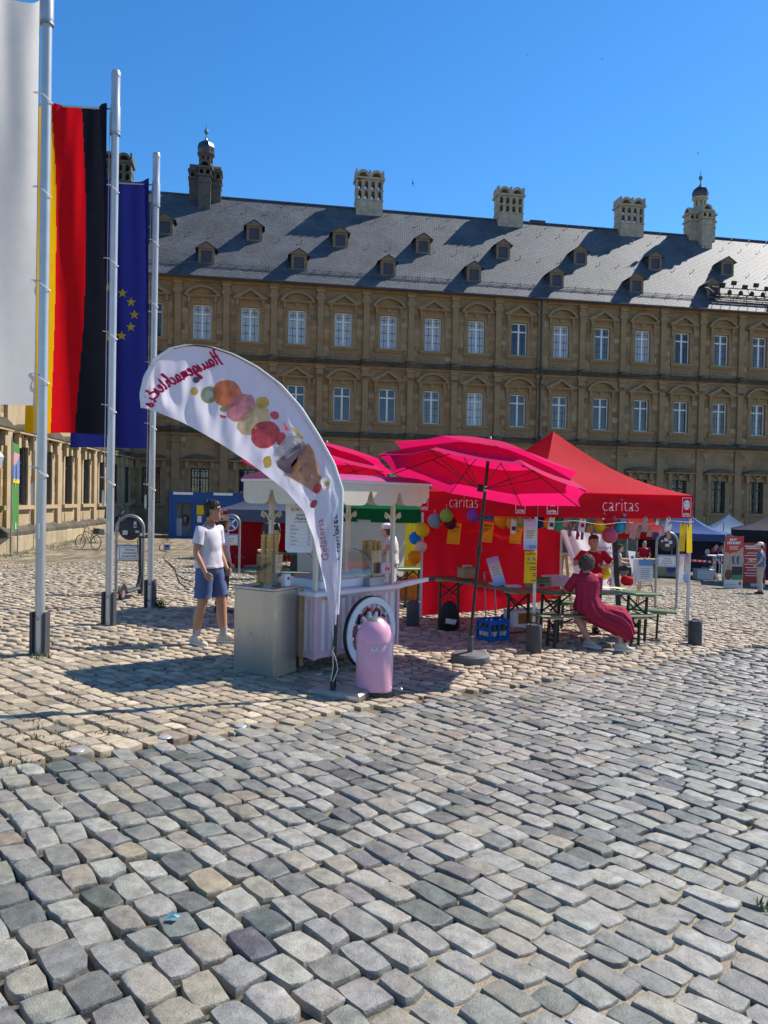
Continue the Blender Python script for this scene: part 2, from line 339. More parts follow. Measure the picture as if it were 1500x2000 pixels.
def pave(owner, mat, rng, a0, a1, b0, b1, wr, lr, gap, pal, rot, ymax, ncap, nearY, warm=(1, 1, 1)):
    """courses of stones; the largest in the picture are parts of their own, the rest one mesh"""
    ang = atan2(AD.y, AD.x)+rot; ca, sa = cos(ang), sin(ang); lst = []
    ref = V(xy((a0+a1)/2, (b0+b1)/2)).to_3d(); span = max(a1-a0, b1-b0)*.75
    v = -span
    while v < span:
        w = rng.uniform(*wr); u = -span+rng.uniform(0, .2); bend = rng.uniform(0, 9)
        while u < span:
            l = rng.uniform(*lr); um = u+l/2; vm = v+w/2+.03*sin(um*.9+bend*.05+v*.4)+.02*sin(um*2.3+v)
            x = ref.x+ca*um-sa*vm; y = ref.y+sa*um+ca*vm; u += l+gap*rng.uniform(.6, 1.5)
            a, b = ab(x, y)
            if a0+.02 < a-.0 < a1-.02 and b0 < b < b1 and y < ymax and inview(x, y):
                lst.append((x, y, l, w, ang+rng.gauss(0, .035)))
        v += w+gap*rng.uniform(.7, 1.3)
    lst.sort(key=lambda s: s[1]-(.0 if abs(s[0]) < .5*s[1]+.1 else -50))
    rest = MB(); k = 0
    for x, y, l, w, an in lst:
        col, dev = rng.choices([p[:2] for p in pal], [p[2] for p in pal])[0]; f = rng.uniform(1-dev, 1+dev)
        tint = tuple(max(.01, c*f*g_+rng.gauss(0, .004)) for c, g_ in zip(col, warm))
        s = sandy(x, y); f2 = .35*s; tint = tuple(c*(1-f2)+d*f2 for c, d in zip(tint, (.33, .3, .245)))
        base = wavy(x, y)
        if k < ncap:
            mb = MB(); stone(mb, rng, x, y, l, w, an, 12, tint, True, .004*s, base); mb.build('cobblestone', mat, owner, smooth=52); k += 1
        else: stone(rest, rng, x, y, l, w, an, 12 if y < nearY else (8 if y < 15 else 6), tint, y < nearY, .004*s, base)
    stuff(rest.build('cobblestones', mat, owner, smooth=52)); return len(lst)
ROADPAL = [((.265, .262, .248), .15, 32), ((.175, .18, .175), .18, 17), ((.13, .142, .135), .15, 8), ((.35, .342, .32), .12, 24), ((.295, .275, .235), .14, 15), ((.36, .31, .225), .12, .8), ((.27, .225, .185), .12, .7), ((.11, .113, .118), .15, 3)]
PLAZAPAL = [((.42, .345, .24), .14, 30), ((.33, .27, .19), .14, 25), ((.49, .41, .30), .1, 22), ((.32, .27, .20), .12, 10), ((.36, .285, .2), .1, 5), ((.24, .21, .17), .12, 5)]
n1 = pave(road, m_roadstone, random.Random(3), EDGE, 5.3, -3.5, 18.5, (.118, .166), (.16, .245), .011, ROADPAL, 0.0, 17, 300, 9, (.83, .80, .725))
n2 = pave(square, m_plazastone, random.Random(4), -32, EDGE-.03, -22, 29, (.108, .168), (.115, .20), .018, PLAZAPAL, .16, FARY+.2, 300, 8.5, (1.01, .985, .965))
print('stones', n1, n2)
# grass in joints and at wall feet
def tufts(name, spots, mat, rng):
    g = MB()
    for p, n, r, h in spots:
        for _ in range(n):
            a = rng.uniform(0, 2*pi); d = r*rng.random()**.6; x, y = p.x+d*cos(a), p.y+d*sin(a); z = gz(x, y)-.01
            hh = h*rng.uniform(.4, 1.1); lx, ly = rng.gauss(0, .45)*hh, rng.gauss(0, .45)*hh; w = rng.uniform(.003, .007)*(1+h*4); t = rng.uniform(0, pi)
            g.add([(x-w*cos(t), y-w*sin(t), z), (x+w*cos(t), y+w*sin(t), z), (x+lx*.5+w*.6*cos(t), y+ly*.5+w*.6*sin(t), z+hh*.6), (x+lx, y+ly, z+hh)], [(0, 1, 2), (0, 2, 3)])
    return stuff(g.build(name, mat, smooth=0))
m_grass = M('joint_grass', (.085, .12, .025), .7, var=.4, vs=3)
sp = [(G(306, 1186), 90, .13, .2), (G(78, 1283), 60, .12, .07), (G(1282, 1186), 40, .12, .07), (G(1318, 1188), 40, .12, .07), (G(30, 1495), 40, .2, .05), (G(1497, 1768), 30, .05, .04)]
for px, py in [(60, 1410), (66, 1440), (112, 1405), (118, 1430), (128, 1455), (195, 1400), (205, 1430), (150, 1370), (70, 1420), (240, 1425), (290, 1425), (145, 1352), (305, 1430), (20, 1440)]: sp.append((G(px, py), 26, .07, .03))
tag(tufts('grass', sp, m_grass, random.Random(5)), 'small green tufts growing between the beige setts', 'grass')
# ---------------------------------------------------------------- the palace: main front and the wing on the left, same bays
CORNER = V((-18.46, 55.65, 0)); TH = atan2(.163, .9866); TX = V((cos(TH), sin(TH), 0)); TY = V((-sin(TH), cos(TH), 0))
def hit(px, py):                    # point on the main front: (s along it, z)
    d = ray(px, py); o = CAM-CORNER; t = -o.dot(TY)/d.dot(TY); p = CAM+d*t; return (p-CORNER).dot(TX), p.z
s_a, s_b = hit(395, 628)[0], hit(1483, 686)[0]; BAY = (s_b-s_a)/13; S0 = s_a-BAY
ZE = hit(761, 566)[1]; WB3 = hit(761, 682)[1]; WB2 = hit(761, 825.4)[1]; WH = hit(761, 616.5)[1]-WB3; L2 = hit(761, 711)[1]; L1 = hit(761, 851)[1]; WT1 = hit(761, 924)[1]
WB1 = WT1-2.62; WW = 1.3
print('bay', BAY, 'S0', S0, 'eave', ZE, 'wb', WB3, WB2, WH, 'ledges', L2, L1, 'ground win', WT1)
SAND = (.30, .206, .115)
m_sand = M('sandstone', SAND, .9, var=.2, vs=1.1, bump=.35, bs=14, spec=.15, hue=(.20, .145, .09))
m_sandt = M('sandstone_block', SAND, .9, var=.16, vs=2.2, bump=.35, bs=16, spec=.15, tint=True)
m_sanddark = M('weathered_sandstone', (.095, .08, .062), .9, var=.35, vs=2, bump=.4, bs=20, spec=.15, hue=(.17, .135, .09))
m_lead = M('lead_sheet', (.07, .07, .075), .6, var=.3, vs=3)
m_white = M('white_window_paint', (.74, .74, .72), .45, var=.04)
m_muntin = M('glazing_bar', (.06, .075, .095), .6)
m_pane = glassmat('window_glass', (.92, .95, .97), .09)
m_blind = M('white_blind', (.80, .81, .82), .8, var=.06, vs=2)
m_curtain = M('dark_room_curtain', (.05, .047, .06), .8, var=.5, vs=3, stretch=(9, 9, .6))
m_greycurtain = M('grey_curtain', (.26, .27, .29), .8, var=.35, vs=3, stretch=(9, 9, .6))
m_iron = M('wrought_iron', (.025, .025, .03), .5)
def slatemat(name, col, sx=.36, sy=.21):
    m, t, n, p, o = _new(name); L = t.links.new
    tc = n.new('ShaderNodeTexCoord'); sp = n.new('ShaderNodeSeparateXYZ'); L(tc.outputs['Object'], sp.inputs[0])
    mu = n.new('ShaderNodeMath'); mu.operation = 'MULTIPLY'; mu.inputs[1].default_value = 1.27; L(sp.outputs[2], mu.inputs[0])
    cb = n.new('ShaderNodeCombineXYZ'); L(sp.outputs[0], cb.inputs[0]); L(mu.outputs[0], cb.inputs[1])
    br = n.new('ShaderNodeTexBrick'); br.inputs['Scale'].default_value = 1; br.inputs['Brick Width'].default_value = sx; br.inputs['Row Height'].default_value = sy; br.inputs['Mortar Size'].default_value = .025; br.inputs['Mortar Smooth'].default_value = .6
    br.inputs['Color1'].default_value = (*hsv(col, .85), 1); br.inputs['Color2'].default_value = (*hsv(col, 1.2), 1); br.inputs['Mortar'].default_value = (*hsv(col, .45), 1)
    mp = n.new('ShaderNodeMapping'); mp.inputs['Rotation'].default_value = (0, 0, .12); L(cb.outputs[0], mp.inputs[0]); L(mp.outputs[0], br.inputs['Vector'])
    no = n.new('ShaderNodeTexNoise'); no.inputs['Scale'].default_value = .5; no.inputs['Detail'].default_value = 8; L(tc.outputs['Object'], no.inputs['Vector'])
    mr = n.new('ShaderNodeMapRange'); mr.inputs[1].default_value = .3; mr.inputs[2].default_value = .7; mr.inputs[3].default_value = .72; mr.inputs[4].default_value = 1.3; L(no.outputs[0], mr.inputs[0])
    mx = n.new('ShaderNodeMix'); mx.data_type = 'RGBA'; mx.blend_type = 'MULTIPLY'; mx.inputs[0].default_value = 1; L(br.outputs[0], mx.inputs[6]); L(mr.outputs[0], mx.inputs[7]); L(mx.outputs[2], p.inputs['Base Color'])
    p.inputs['Roughness'].default_value = .62; p.inputs['Specular IOR Level'].default_value = .35
    n2 = n.new('ShaderNodeTexNoise'); n2.inputs['Scale'].default_value = 5; L(tc.outputs['Object'], n2.inputs['Vector'])
    fr = n.new('ShaderNodeMath'); fr.operation = 'FRACT'; dv = n.new('ShaderNodeMath'); dv.operation = 'DIVIDE'; dv.inputs[1].default_value = sy
    s2 = n.new('ShaderNodeSeparateXYZ'); L(mp.outputs[0], s2.inputs[0]); L(s2.outputs[1], dv.inputs[0]); L(dv.outputs[0], fr.inputs[0])
    a1 = n.new('ShaderNodeMath'); a1.operation = 'MULTIPLY_ADD'; a1.inputs[1].default_value = -.8; L(fr.outputs[0], a1.inputs[0]); L(n2.outputs[0], a1.inputs[2])
    a2 = n.new('ShaderNodeMath'); a2.operation = 'SUBTRACT'; L(a1.outputs[0], a2.inputs[0]); L(br.outputs['Fac'], a2.inputs[1])
    b = n.new('ShaderNodeBump'); b.inputs['Strength'].default_value = .6; b.inputs['Distance'].default_value = .02; L(a2.outputs[0], b.inputs['Height']); L(b.outputs[0], p.inputs['Normal'])
    MATS[name] = m; return m
m_slate = slatemat('slate', (.088, .093, .10))

# shared meshes, local frame: x along the wall, -y out of the wall, z up from the sill
def surround_mesh(arc):
    g = MB(); w = WW/2
    for s in (-1, 1):
        g.box(*sorted((s*w, s*(w+.2))), -.09, 0, 0, WH+.2); g.box(*sorted((s*(w+.2), s*(w+.34))), -.05, 0, .05, WH+.1)
        g.box(*sorted((s*(w+.2), s*(w+.38))), -.26, -.05, WH+.1, WH+.48); g.box(*sorted((s*(w+.22), s*(w+.36))), -.17, -.05, WH-.35, WH+.1)
    g.box(-w, w, -.09, 0, WH, WH+.2); g.box(-w-.2, w+.2, -.055, 0, WH+.2, WH+.48)
    g.box(-w-.5, w+.5, -.30, 0, WH+.482, WH+.56); g.box(-w-.62, w+.62, -.42, 0, WH+.562, WH+.64)
    H = .70; X = w+.62
    if arc:
        rad = (X*X+H*H)/(2*H); a0 = math.asin(X/rad); N = 12; prev = None
        pts = [(rad*sin(-a0+2*a0*i/N), WH+.64+H-rad+rad*cos(-a0+2*a0*i/N)) for i in range(N+1)]
        inn = [((rad-.17)*sin(-a0+2*a0*i/N), WH+.64+H-rad+(rad-.17)*cos(-a0+2*a0*i/N)) for i in range(N+1)]
        for i in range(N): g.prism([inn[i], inn[i+1], pts[i+1], pts[i]], (0, -.43, 0), (1, 0, 0), (0, 0, 1), (0, .43, 0))
        g.prism([(x*.93, max(WH+.642, z-.1)) for x, z in pts], (0, -.1, 0), (1, 0, 0), (0, 0, 1), (0, .098, 0))
        g.lathe([(.02, -.17), (.14, -.15), (.16, 0), (.14, .15), (.02, .17)], 10, (0, -.10, WH+.36), sx=1.3, sy=.6)
    else:
        for s in (-1, 1):
            L = hypot(X, H); nx, nz = -H/L*.17, -X/L*.17
            g.prism([(s*X, WH+.64), (0, WH+.64+H), (0, WH+.64+H-.19), (s*(X-.52), WH+.642)], (0, -.43, 0), (1, 0, 0), (0, 0, 1), (0, .43, 0))
        g.prism([(-X+.3, WH+.642), (X-.3, WH+.642), (0, WH+.64+H-.1)], (0, -.1, 0), (1, 0, 0), (0, 0, 1), (0, .098, 0))
        for i in range(7): g.sphere((-.5+i/6, -.06, WH+.34), (.07, .04, .05), 6, 4)
    g.box(-w-.42, w+.42, -.22, 0, -.16, 0); g.box(-w-.34, w+.34, -.12, 0, -.28, -.162)
    g.box(-w-.32, w+.32, -.03, 0, -1.06, -.30); 
    for x0, x1, z0, z1 in ((-.88, .88, -1.0, -.94), (-.88, .88, -.42, -.36), (-.88, -.82, -.938, -.422), (.82, .88, -.938, -.422)): g.box(x0, x1, -.06, -.03, z0, z1)
    N = 20                                   # raised cartouche ring on the parapet panel
    lob = lambda t, k: (k*(.62+.07*cos(4*t))*cos(t), -.68+k*.19*sin(t)*(1+.25*cos(2*t)))
    for i in range(N):
        a, b = 2*pi*i/N, 2*pi*(i+1)/N
        g.prism([lob(a, 1), lob(b, 1), lob(b, .82), lob(a, .82)], (0, -.07, 0), (1, 0, 0), (0, 0, 1), (0, .042, 0))
    return g.mesh('window_surround', m_sand, 30)
SUR = {True: surround_mesh(True), False: surround_mesh(False)}
def frame_mesh(h):
    g = MB(); w = WW/2; y0, y1 = .16, .24; zt = h*.735
    g.box(-w, -w+.08, y0, y1, 0, h); g.box(w-.08, w, y0, y1, 0, h); g.box(-w+.08, w-.08, y0, y1, 0, .09); g.box(-w+.08, w-.08, y0, y1, h-.08, h)
    g.box(-.065, .065, y0-.02, y1, .09, h-.08); g.box(-w+.08, -.065, y0-.01, y1, zt-.05, zt+.05); g.box(.065, w-.08, y0-.01, y1, zt-.05, zt+.05)
    return g.mesh('frame', m_white, 0)
def muntin_mesh(h, k=.017):
    g = MB(); w = WW/2; zt = h*.735
    for s in (-1, 1):
        xc = s*(w-.08+.065)/2
        for z0, z1, n in ((.09, zt-.05, 3), (zt+.05, h-.08, 2)):
            g.box(xc-k, xc+k, .19, .215, z0, z1)
            for i in range(1, n): z = z0+(z1-z0)*i/n; g.box(xc-.26, xc-k, .19, .215, z-k, z+k); g.box(xc+k, xc+.26, .19, .215, z-k, z+k)
    return g.mesh('glazing_bars', m_muntin, 0)
def quad_mesh(name, mat, x, z0, z1, y): return MB().add([(-x, y, z0), (x, y, z0), (x, y, z1), (-x, y, z1)], [(0, 1, 2, 3)]).mesh(name, mat, 0)
FR = frame_mesh(WH); MU = muntin_mesh(WH); FR1 = frame_mesh(2.62); FR1.materials[0] = m_muntin; MU1 = muntin_mesh(2.62)
PANE = quad_mesh('pane', m_pane, WW/2-.06, .05, 2.6, .226)
def drape(name, mat, amp):
    g = MB(); N = 26
    return g.sheet(lambda u, v: (-WW/2+WW*u, .36+amp*sin(u*40)+amp*.5*sin(u*17+1), -.02+2.66*v), N, 1).mesh(name, mat, 180)
BL = {0: drape('blind', m_blind, .006), 1: drape('curtain', m_curtain, .03), 2: drape('curtain', m_greycurtain, .025)}
def grille_mesh():
    g = MB()
    for i in range(7): x = -.6+.2*i; g.box(x-.013, x+.013, -.03, -.005, .02, 2.6)
    for z in (.3, .85, 1.4, 1.95, 2.4): g.box(-.65, .65, -.005, .012, z-.015, z+.015)
    return g.mesh('grille', m_iron, 0)
GRI = grille_mesh()
def gsurround_mesh():
    g = MB(); w = WW/2; h = 2.62
    for s in (-1, 1):
        g.box(*sorted((s*w, s*(w+.24))), -.1, 0, 0, h+.22); g.box(*sorted((s*(w+.24), s*(w+.40))), -.05, 0, 0, h+.1)
        g.box(*sorted((s*(w+.12), s*(w+.4))), -.3, -.1, h-.1, h+.5)
        g.prism([(s*.05, h+.22), (s*.16, h+.22), (s*.5, h+.62), (s*.34, h+.62)], (0, -.2, 0), (1, 0, 0), (0, 0, 1), (0, .2, 0))
    g.box(-w, w, -.1, 0, h, h+.22); g.box(-.13, .13, -.26, -.1, h-.02, h+.4)
    # curved hood
    X = w+.7; N = 10; prev = None
    for i in range(N):
        x0, x1 = -X+2*X*i/N, -X+2*X*(i+1)/N
        f = lambda x: h+.66+.34*max(0, cos(pi*x/(2*X)))**.8
        g.prism([(x0, h+.64), (x1, h+.64), (x1, f(x1)), (x0, f(x0))], (0, -.5, 0), (1, 0, 0), (0, 0, 1), (0, .5, 0), 1)
    g.box(-X, X, -.45, 0, h+.52, h+.638)
    g.box(-w-.45, w+.45, -.24, 0, -.18, 0); g.box(-w-.38, w+.38, -.1, 0, -.3, -.182)
    g.box(-w-.3, w+.3, -.05, 0, -1.25, -.32); g.box(-w+.1, w-.1, -.08, -.05, -1.1, -.45)
    return g.mesh('window_surround', [m_sand, m_sanddark], 30)
GSUR = gsurround_mesh()
def pilaster_mesh(z0, z1, fancy):
    g = MB(); w = .22; H = z1-z0
    g.box(-w-.1, w+.1, -.30, 0, 0, .2); g.box(-w-.05, w+.05, -.25, 0, .202, .35); zc = H-1.05
    g.box(-w, w, -.2, 0, .352, zc); g.box(-w-.03, w+.03, -.22, 0, zc+.002, zc+.08)
    n = 3 if fancy else 1
    for k in range(n): g.box(-w-.02-.05*k, w+.02+.05*k, -.22-.04*k, 0, zc+.082+.12*k, zc+.2+.12*k)
    if fancy:
        for s in (-1, 1): g.lathe([(.01, -.1), (.09, -.08), (.1, 0), (.09, .08), (.01, .1)], 8, (s*.26, -.22, zc+.3), sx=1, sy=1)
    g.box(-w-.1, w+.1, -.3, 0, zc+.442, zc+.52); g.box(-w-.04, w+.04, -.24, 0, zc+.522, H-.2); g.box(-w-.12, w+.12, -.34, 0, H-.198, H)
    return g.mesh('pilaster', m_sand, 30)
PIL = {3: pilaster_mesh(L2+.2, ZE-.35, True), 2: pilaster_mesh(L1+.2, L2-.42, False)}
def window(parent, x, z, arc, kind, bars=True):
    o = put('window', SUR[arc], parent, (x, 0, z))
    put('frame', FR, o); put('pane', PANE, o); put('blind' if kind == 0 else 'curtain', BL[kind], o)
    if bars: put('glazing_bars', MU, o)
    return o
def gwindow(parent, x, z):
    o = put('window', GSUR, parent, (x, 0, z))
    put('frame', FR1, o); put('pane', PANE, o); put('curtain', BL[1], o); put('grille', GRI, o); return o
def palace(name, label, loc, rz, x0, xs, x1, kinds3, kinds2, zbot, lastpil=True, blocks_from=None):
    """xs: window axes; x0..x1 the length of the front"""
    P = thing(name, label, 'building', loc, rz)
    g = MB(); T = .55
    lv = [(WB1, WB1+2.62), (WB2, WB2+WH), (WB3, WB3+WH)]; w = WW/2
    edges = [x0]+[v for x in xs for v in (x-w, x+w)]+[x1]
    for i in range(0, len(edges), 2): g.box(edges[i], edges[i+1], 0, T, zbot, ZE)
    for x in xs:
        zz = zbot
        for a, b in lv: g.box(x-w, x+w, 0, T, zz, a); zz = b
        g.box(x-w, x+w, 0, T, zz, ZE)
    g.build('wall', m_sand, P, smooth=0)
    def profile(nm, zs, mats):
        for k, (z0, z1, d, mi) in enumerate(zs):
            q = MB()
            q.box(x0, x1, -d, -.001*k, z0, z1)
            for x in pil: q.box(x-.36, x+.36, -d-.12, -d, z0+.003, z1-.003)
            q.build(nm, mats[mi], P, smooth=0)
    pil = [(a+b)/2 for a, b in zip(xs, xs[1:])]; pil = [xs[0]-(xs[1]-xs[0])/2]+pil+([xs[-1]+(xs[1]-xs[0])/2] if lastpil else [])
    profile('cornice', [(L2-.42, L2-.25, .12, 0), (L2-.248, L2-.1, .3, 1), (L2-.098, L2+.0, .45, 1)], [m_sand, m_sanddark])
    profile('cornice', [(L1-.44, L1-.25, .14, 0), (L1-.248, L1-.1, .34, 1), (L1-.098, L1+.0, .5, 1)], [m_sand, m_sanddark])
    profile('cornice', [(ZE-.33, ZE-.17, .16, 0), (ZE-.168, ZE-.03, .38, 0)], [m_sand, m_sand])
    for (za, zb) in ((L2+.001, L2+.16), (L1+.001, L1+.16)): MB().prism([(-.5, 0), (0, .16), (0, 0)], (x0, 0, za), (0, 1, 0), (0, 0, 1), (x1-x0, 0, 0)).build('ledge_cover', m_lead, P, smooth=0)
    for x in pil:
        put('pilaster', PIL[3], P, (x, 0, L2+.2)); put('pilaster', PIL[2], P, (x, 0, L1+.2))
        q = MB(); q.box(-.3, .3, -.16, 0, zbot+1.15, L1-.46); q.box(-.4, .4, -.3, 0, zbot+.001, zbot+1.14); q.box(-.36, .36, -.26, 0, L1-.95, L1-.80)
        q.build('pilaster', m_sand, P, (x, 0, 0), smooth=0)
        for zz in (L2, L1): put('socle_block', SOC, P, (x, 0, zz))
    for i, x in enumerate(xs):
        window(P, x, WB3, i % 2 == PAR, kinds3[i % len(kinds3)]); window(P, x, WB2, i % 2 != PAR, kinds2[i % len(kinds2)], kinds2[i % len(kinds2)] != 1)
        gwindow(P, x, WB1)
    # ashlar between the surrounds and the pilasters
    rng = random.Random(len(xs)); k = 0; rest = MB()
    cols = [(SAND, 20), ((.355, .25, .14), 14), ((.24, .16, .088), 10), ((.285, .165, .077), 6), ((.22, .165, .107), 6), ((.35, .275, .185), 5)]
    half = (xs[1]-xs[0])/2
    spots = []
    for x in xs:
        for s in (-1, 1):
            xa, xb = sorted((x+s*(w+.37), x+s*(half-.25)))
            for zlo, zhi in ((L2+.36, ZE-.9), (L1+.36, L2-.55), (zbot+1.3, L1-.6)):
                z = zlo
                while z < zhi-.2:
                    h = rng.choice((.34, .4, .46)); h = min(h, zhi-z)
                    cut = rng.random() < .3; xm = xa+(xb-xa)*rng.uniform(.35, .65)
                    for u, v in (((xa, xm), (xm, xb)) if cut else ((xa, xb),)) : spots.append((u if isinstance(u, float) else u, v, z, z+h))
                    z += h
    spots.sort(key=lambda q: -q[2] if blocks_from is None else abs(q[0]-blocks_from))
    for (xa, xb, za, zb) in spots:
        c = rng.choices([c[0] for c in cols], [c[1] for c in cols])[0]; tint = hsv(c, rng.uniform(.88, 1.12)); pr = rng.uniform(.006, .022)
        q = MB() if k < 290 else rest; q.tint = tint; q.box(xa+.008, xb-.008, -pr, -.001, za+.008, zb-.008)
        if k < 290: q.build('stone_block', m_sandt, P, smooth=0)
        k += 1
    if rest.v: stuff(rest.build('stone_blocks', m_sandt, P, smooth=0))
    return P, pil
g = MB(); g.box(-.34, .34, -.62, 0, .0, .2); SOC = g.mesh('socle_block', m_sanddark, 0)
PAR = 1
xs = [S0+BAY*i for i in range(18)]
K3 = [1, 0, 0, 0, 0, 0, 0, 0, 1, 0, 2, 0, 1, 2, 2, 1, 0, 2]; K2 = [1, 1, 1, 1, 1, 1, 2, 0, 1, 2, 1, 1, 1, 2, 2, 1, 2, 0]
pal, pils = palace('palace', 'long three-storey sandstone palace front with a slate roof across the square', CORNER, TH, .0, xs, xs[-1]+BAY*.6, K3, K2, -5.5)
# the wing on the left, sunlit, running towards the viewer
WTH = atan2(.995, -.0995); WLEN = 34.0; WX = V((cos(WTH), sin(WTH), 0)); WORG = CORNER-WX*WLEN
cp = V((-.0995, .995, 0)); wp = []
for u in (-.4267, -.4013):                     # pilaster axes read off the picture
    Y = 12.9/(-u-.1); wp.append((V((-12.9-.1*Y, Y, 0))-WORG).dot(WX))
WB_ = wp[1]-wp[0]; first = wp[0]+WB_/2; wx = [first+WB_*i for i in range(-7, 7)]; wx = [x for x in wx if 1.2 < x < WLEN-.9]
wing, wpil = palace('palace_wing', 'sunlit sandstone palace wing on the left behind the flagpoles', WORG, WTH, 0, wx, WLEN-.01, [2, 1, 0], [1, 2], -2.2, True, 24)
m_sunlit = M('sunlit_sandstone', (.41, .31, .185), .9, var=.18, vs=1.1, bump=.35, bs=14, spec=.15, hue=(.32, .24, .145))  # lighter copy of the sandstone: sunlight on the wing put into its colour
SUNLIT = {}
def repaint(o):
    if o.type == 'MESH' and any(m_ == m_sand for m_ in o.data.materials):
        if o.data.name not in SUNLIT:
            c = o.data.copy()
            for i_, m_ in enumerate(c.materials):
                if m_ == m_sand: c.materials[i_] = m_sunlit
            SUNLIT[o.data.name] = c
        o.data = SUNLIT[o.data.name]
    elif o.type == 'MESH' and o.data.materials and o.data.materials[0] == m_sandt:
        ca_ = o.data.color_attributes['tint']; n_ = len(ca_.data)*4; buf = [0.]*n_; ca_.data.foreach_get('color', buf); ca_.data.foreach_set('color', [v*(1.36 if i_ % 4 < 3 else 1) for i_, v in enumerate(buf)])  # block tints raised likewise, painting the sun onto the wing
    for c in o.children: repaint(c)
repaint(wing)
# base course of big blocks at the foot of the wing
rng = random.Random(12); x = .0; 
while x < WLEN-.3:
    L = rng.uniform(.75, 1.2); q = MB(); q.tint = hsv((.37, .295, .185), rng.uniform(.8, 1.15)); wpnt = WORG+WX*(x+L/2); zg = gz(wpnt.x, wpnt.y)
    q.bbox(x+.01, min(WLEN-.35, x+L)-.01, -.42-rng.uniform(0, .03), -.0, zg-.2, -.15+rng.uniform(-.02, .02), .02); q.build('plinth_block', m_sandt, wing, smooth=0); x += L
q = MB(); x = 0
q.box(0, WLEN-.3, -.36, 0, -.149, .02); q.prism([(-.36, 0), (0, 0), (0, .3)], (0, 0, .021), (0, 1, 0), (0, 0, 1), (WLEN-.3, 0, 0)); q.build('plinth_cap', m_sanddark, wing, smooth=0)

# ---------------------------------------------------------------- roofs
ROOFP = radians(52); RD = 6.6; ZR = ZE+RD*math.tan(ROOFP)
XL, XR = -7.5, xs[-1]+BAY*.6+.3
g = MB(); ov = .55
g.add([(XL, -ov, ZE-.02), (XR, -ov, ZE-.02), (XR, RD, ZR), (XL, RD, ZR), (XL, 2*RD, ZE), (XR, 2*RD, ZE)], [(0, 1, 2, 3), (3, 2, 5, 4), (1, 5, 2), (0, 3, 4), (0, 4, 5, 1)])
roof = None
def roofz(d): return ZE-.02+(d+ov)*(ZR-ZE+.02)/(RD+ov)
g.build('roof', m_slate, pal, smooth=0)
MB().box(XL, XR, RD-.12, RD+.12, ZR-.06, ZR+.05).build('ridge_cap', m_lead, pal, smooth=0)
m_gutter = M('gutter_metal', (.06, .058, .06), .5, metal=.4)
MB().tube([(0.2, -ov-.06, ZE-.10), (XR, -ov-.06, ZE-.10)], .10, 8).build('gutter', m_gutter, pal)
q = MB(); q.box(0, XR, -ov-.1, -.42, ZE-.06, ZE-.023); q.build('gutter_board', m_gutter, pal, smooth=0)
sx = hit(1052, 720)[0]; q = MB(); q.tube([(sx, -.55, ZE-.15), (sx, -.42, ZE-.7), (sx, -.42, L2+.25), (sx, -.68, L2+.1), (sx, -.68, L2-.5), (sx, -.42, L2-.7), (sx, -.42, L1+.3), (sx, -.7, L1+.1), (sx, -.7, L1-.5), (sx, -.42, L1-.8), (sx, -.42, -4)], .085, 8); q.build('downpipe', m_gutter, pal)
wg = MB(); wxo = WLEN
wg.add([(-.5, -ov, ZE-.02), (WLEN+.3, -ov, ZE-.02), (WLEN+RD+.3, RD, ZR-.03), (-.5, RD, ZR-.03), (-.5, 2*RD, ZE), (WLEN+RD+.3, 2*RD, ZE)], [(0, 1, 2, 3), (3, 2, 5, 4), (0, 3, 4)])
wg.build('roof', m_slate, wing, smooth=0); MB().tube([(0, -ov-.06, ZE-.10), (WLEN+.2, -ov-.06, ZE-.10)], .10, 8).build('gutter', m_gutter, wing)
def roofhit(px, py):                # point of the front roof slope (local x, d) seen at a photo pixel
    d = ray(px, py); o = CAM-CORNER; k = (ZR-ZE+.02)/(RD+ov)
    # z = ZE-.02 + (y+ov)*k   with y local depth
    A = d.z-k*d.dot(TY); B = ZE-.02+(ov+o.dot(TY))*k-CAM.z; t = B/A; p = CAM+d*t-CORNER; return p.dot(TX), p.dot(TY)
# snow guard: rail mesh along the eave
q = MB(); d0 = .25; z0 = roofz(d0)
for h in (.05, .22): q.box(0.2, XR, d0-.012, d0+.012, z0+h, z0+h+.025)
x = .3
while x < XR: q.box(x-.009, x+.009, d0-.008, d0+.008, z0+.05, z0+.23); x += .13
x = .5
while x < XR: q.bar((x, d0-.02, z0-.02), (x, d0-.02, z0+.34), .03, .03); q.bar((x, d0, z0+.3), (x, d0+.3, z0+.3), .025, .025); x += 1.15
q.build('snow_guard', M('grey_rail', (.13, .135, .14), .5, metal=.5), pal, smooth=0)
hk = MB(); hk.bar((0, 0, 0), (0, -.06, .2), .03, .03); hk.bar((0, -.06, .2), (0, .03, .3), .03, .03); HK = hk.mesh('roof_hook', m_gutter, 0)
for dd in (.82, .47):
    x = 1.0 if dd > .5 else 1.9
    while x < XR-1: y = -ov+dd*(RD+ov); put('roof_hook', HK, pal, (x+.2*sin(x*7), y, roofz(y))); x += 1.75
x = .5
while x < XR-1: y = RD-.35; put('roof_hook', HK, pal, (x, y, roofz(y))); x += 1.75
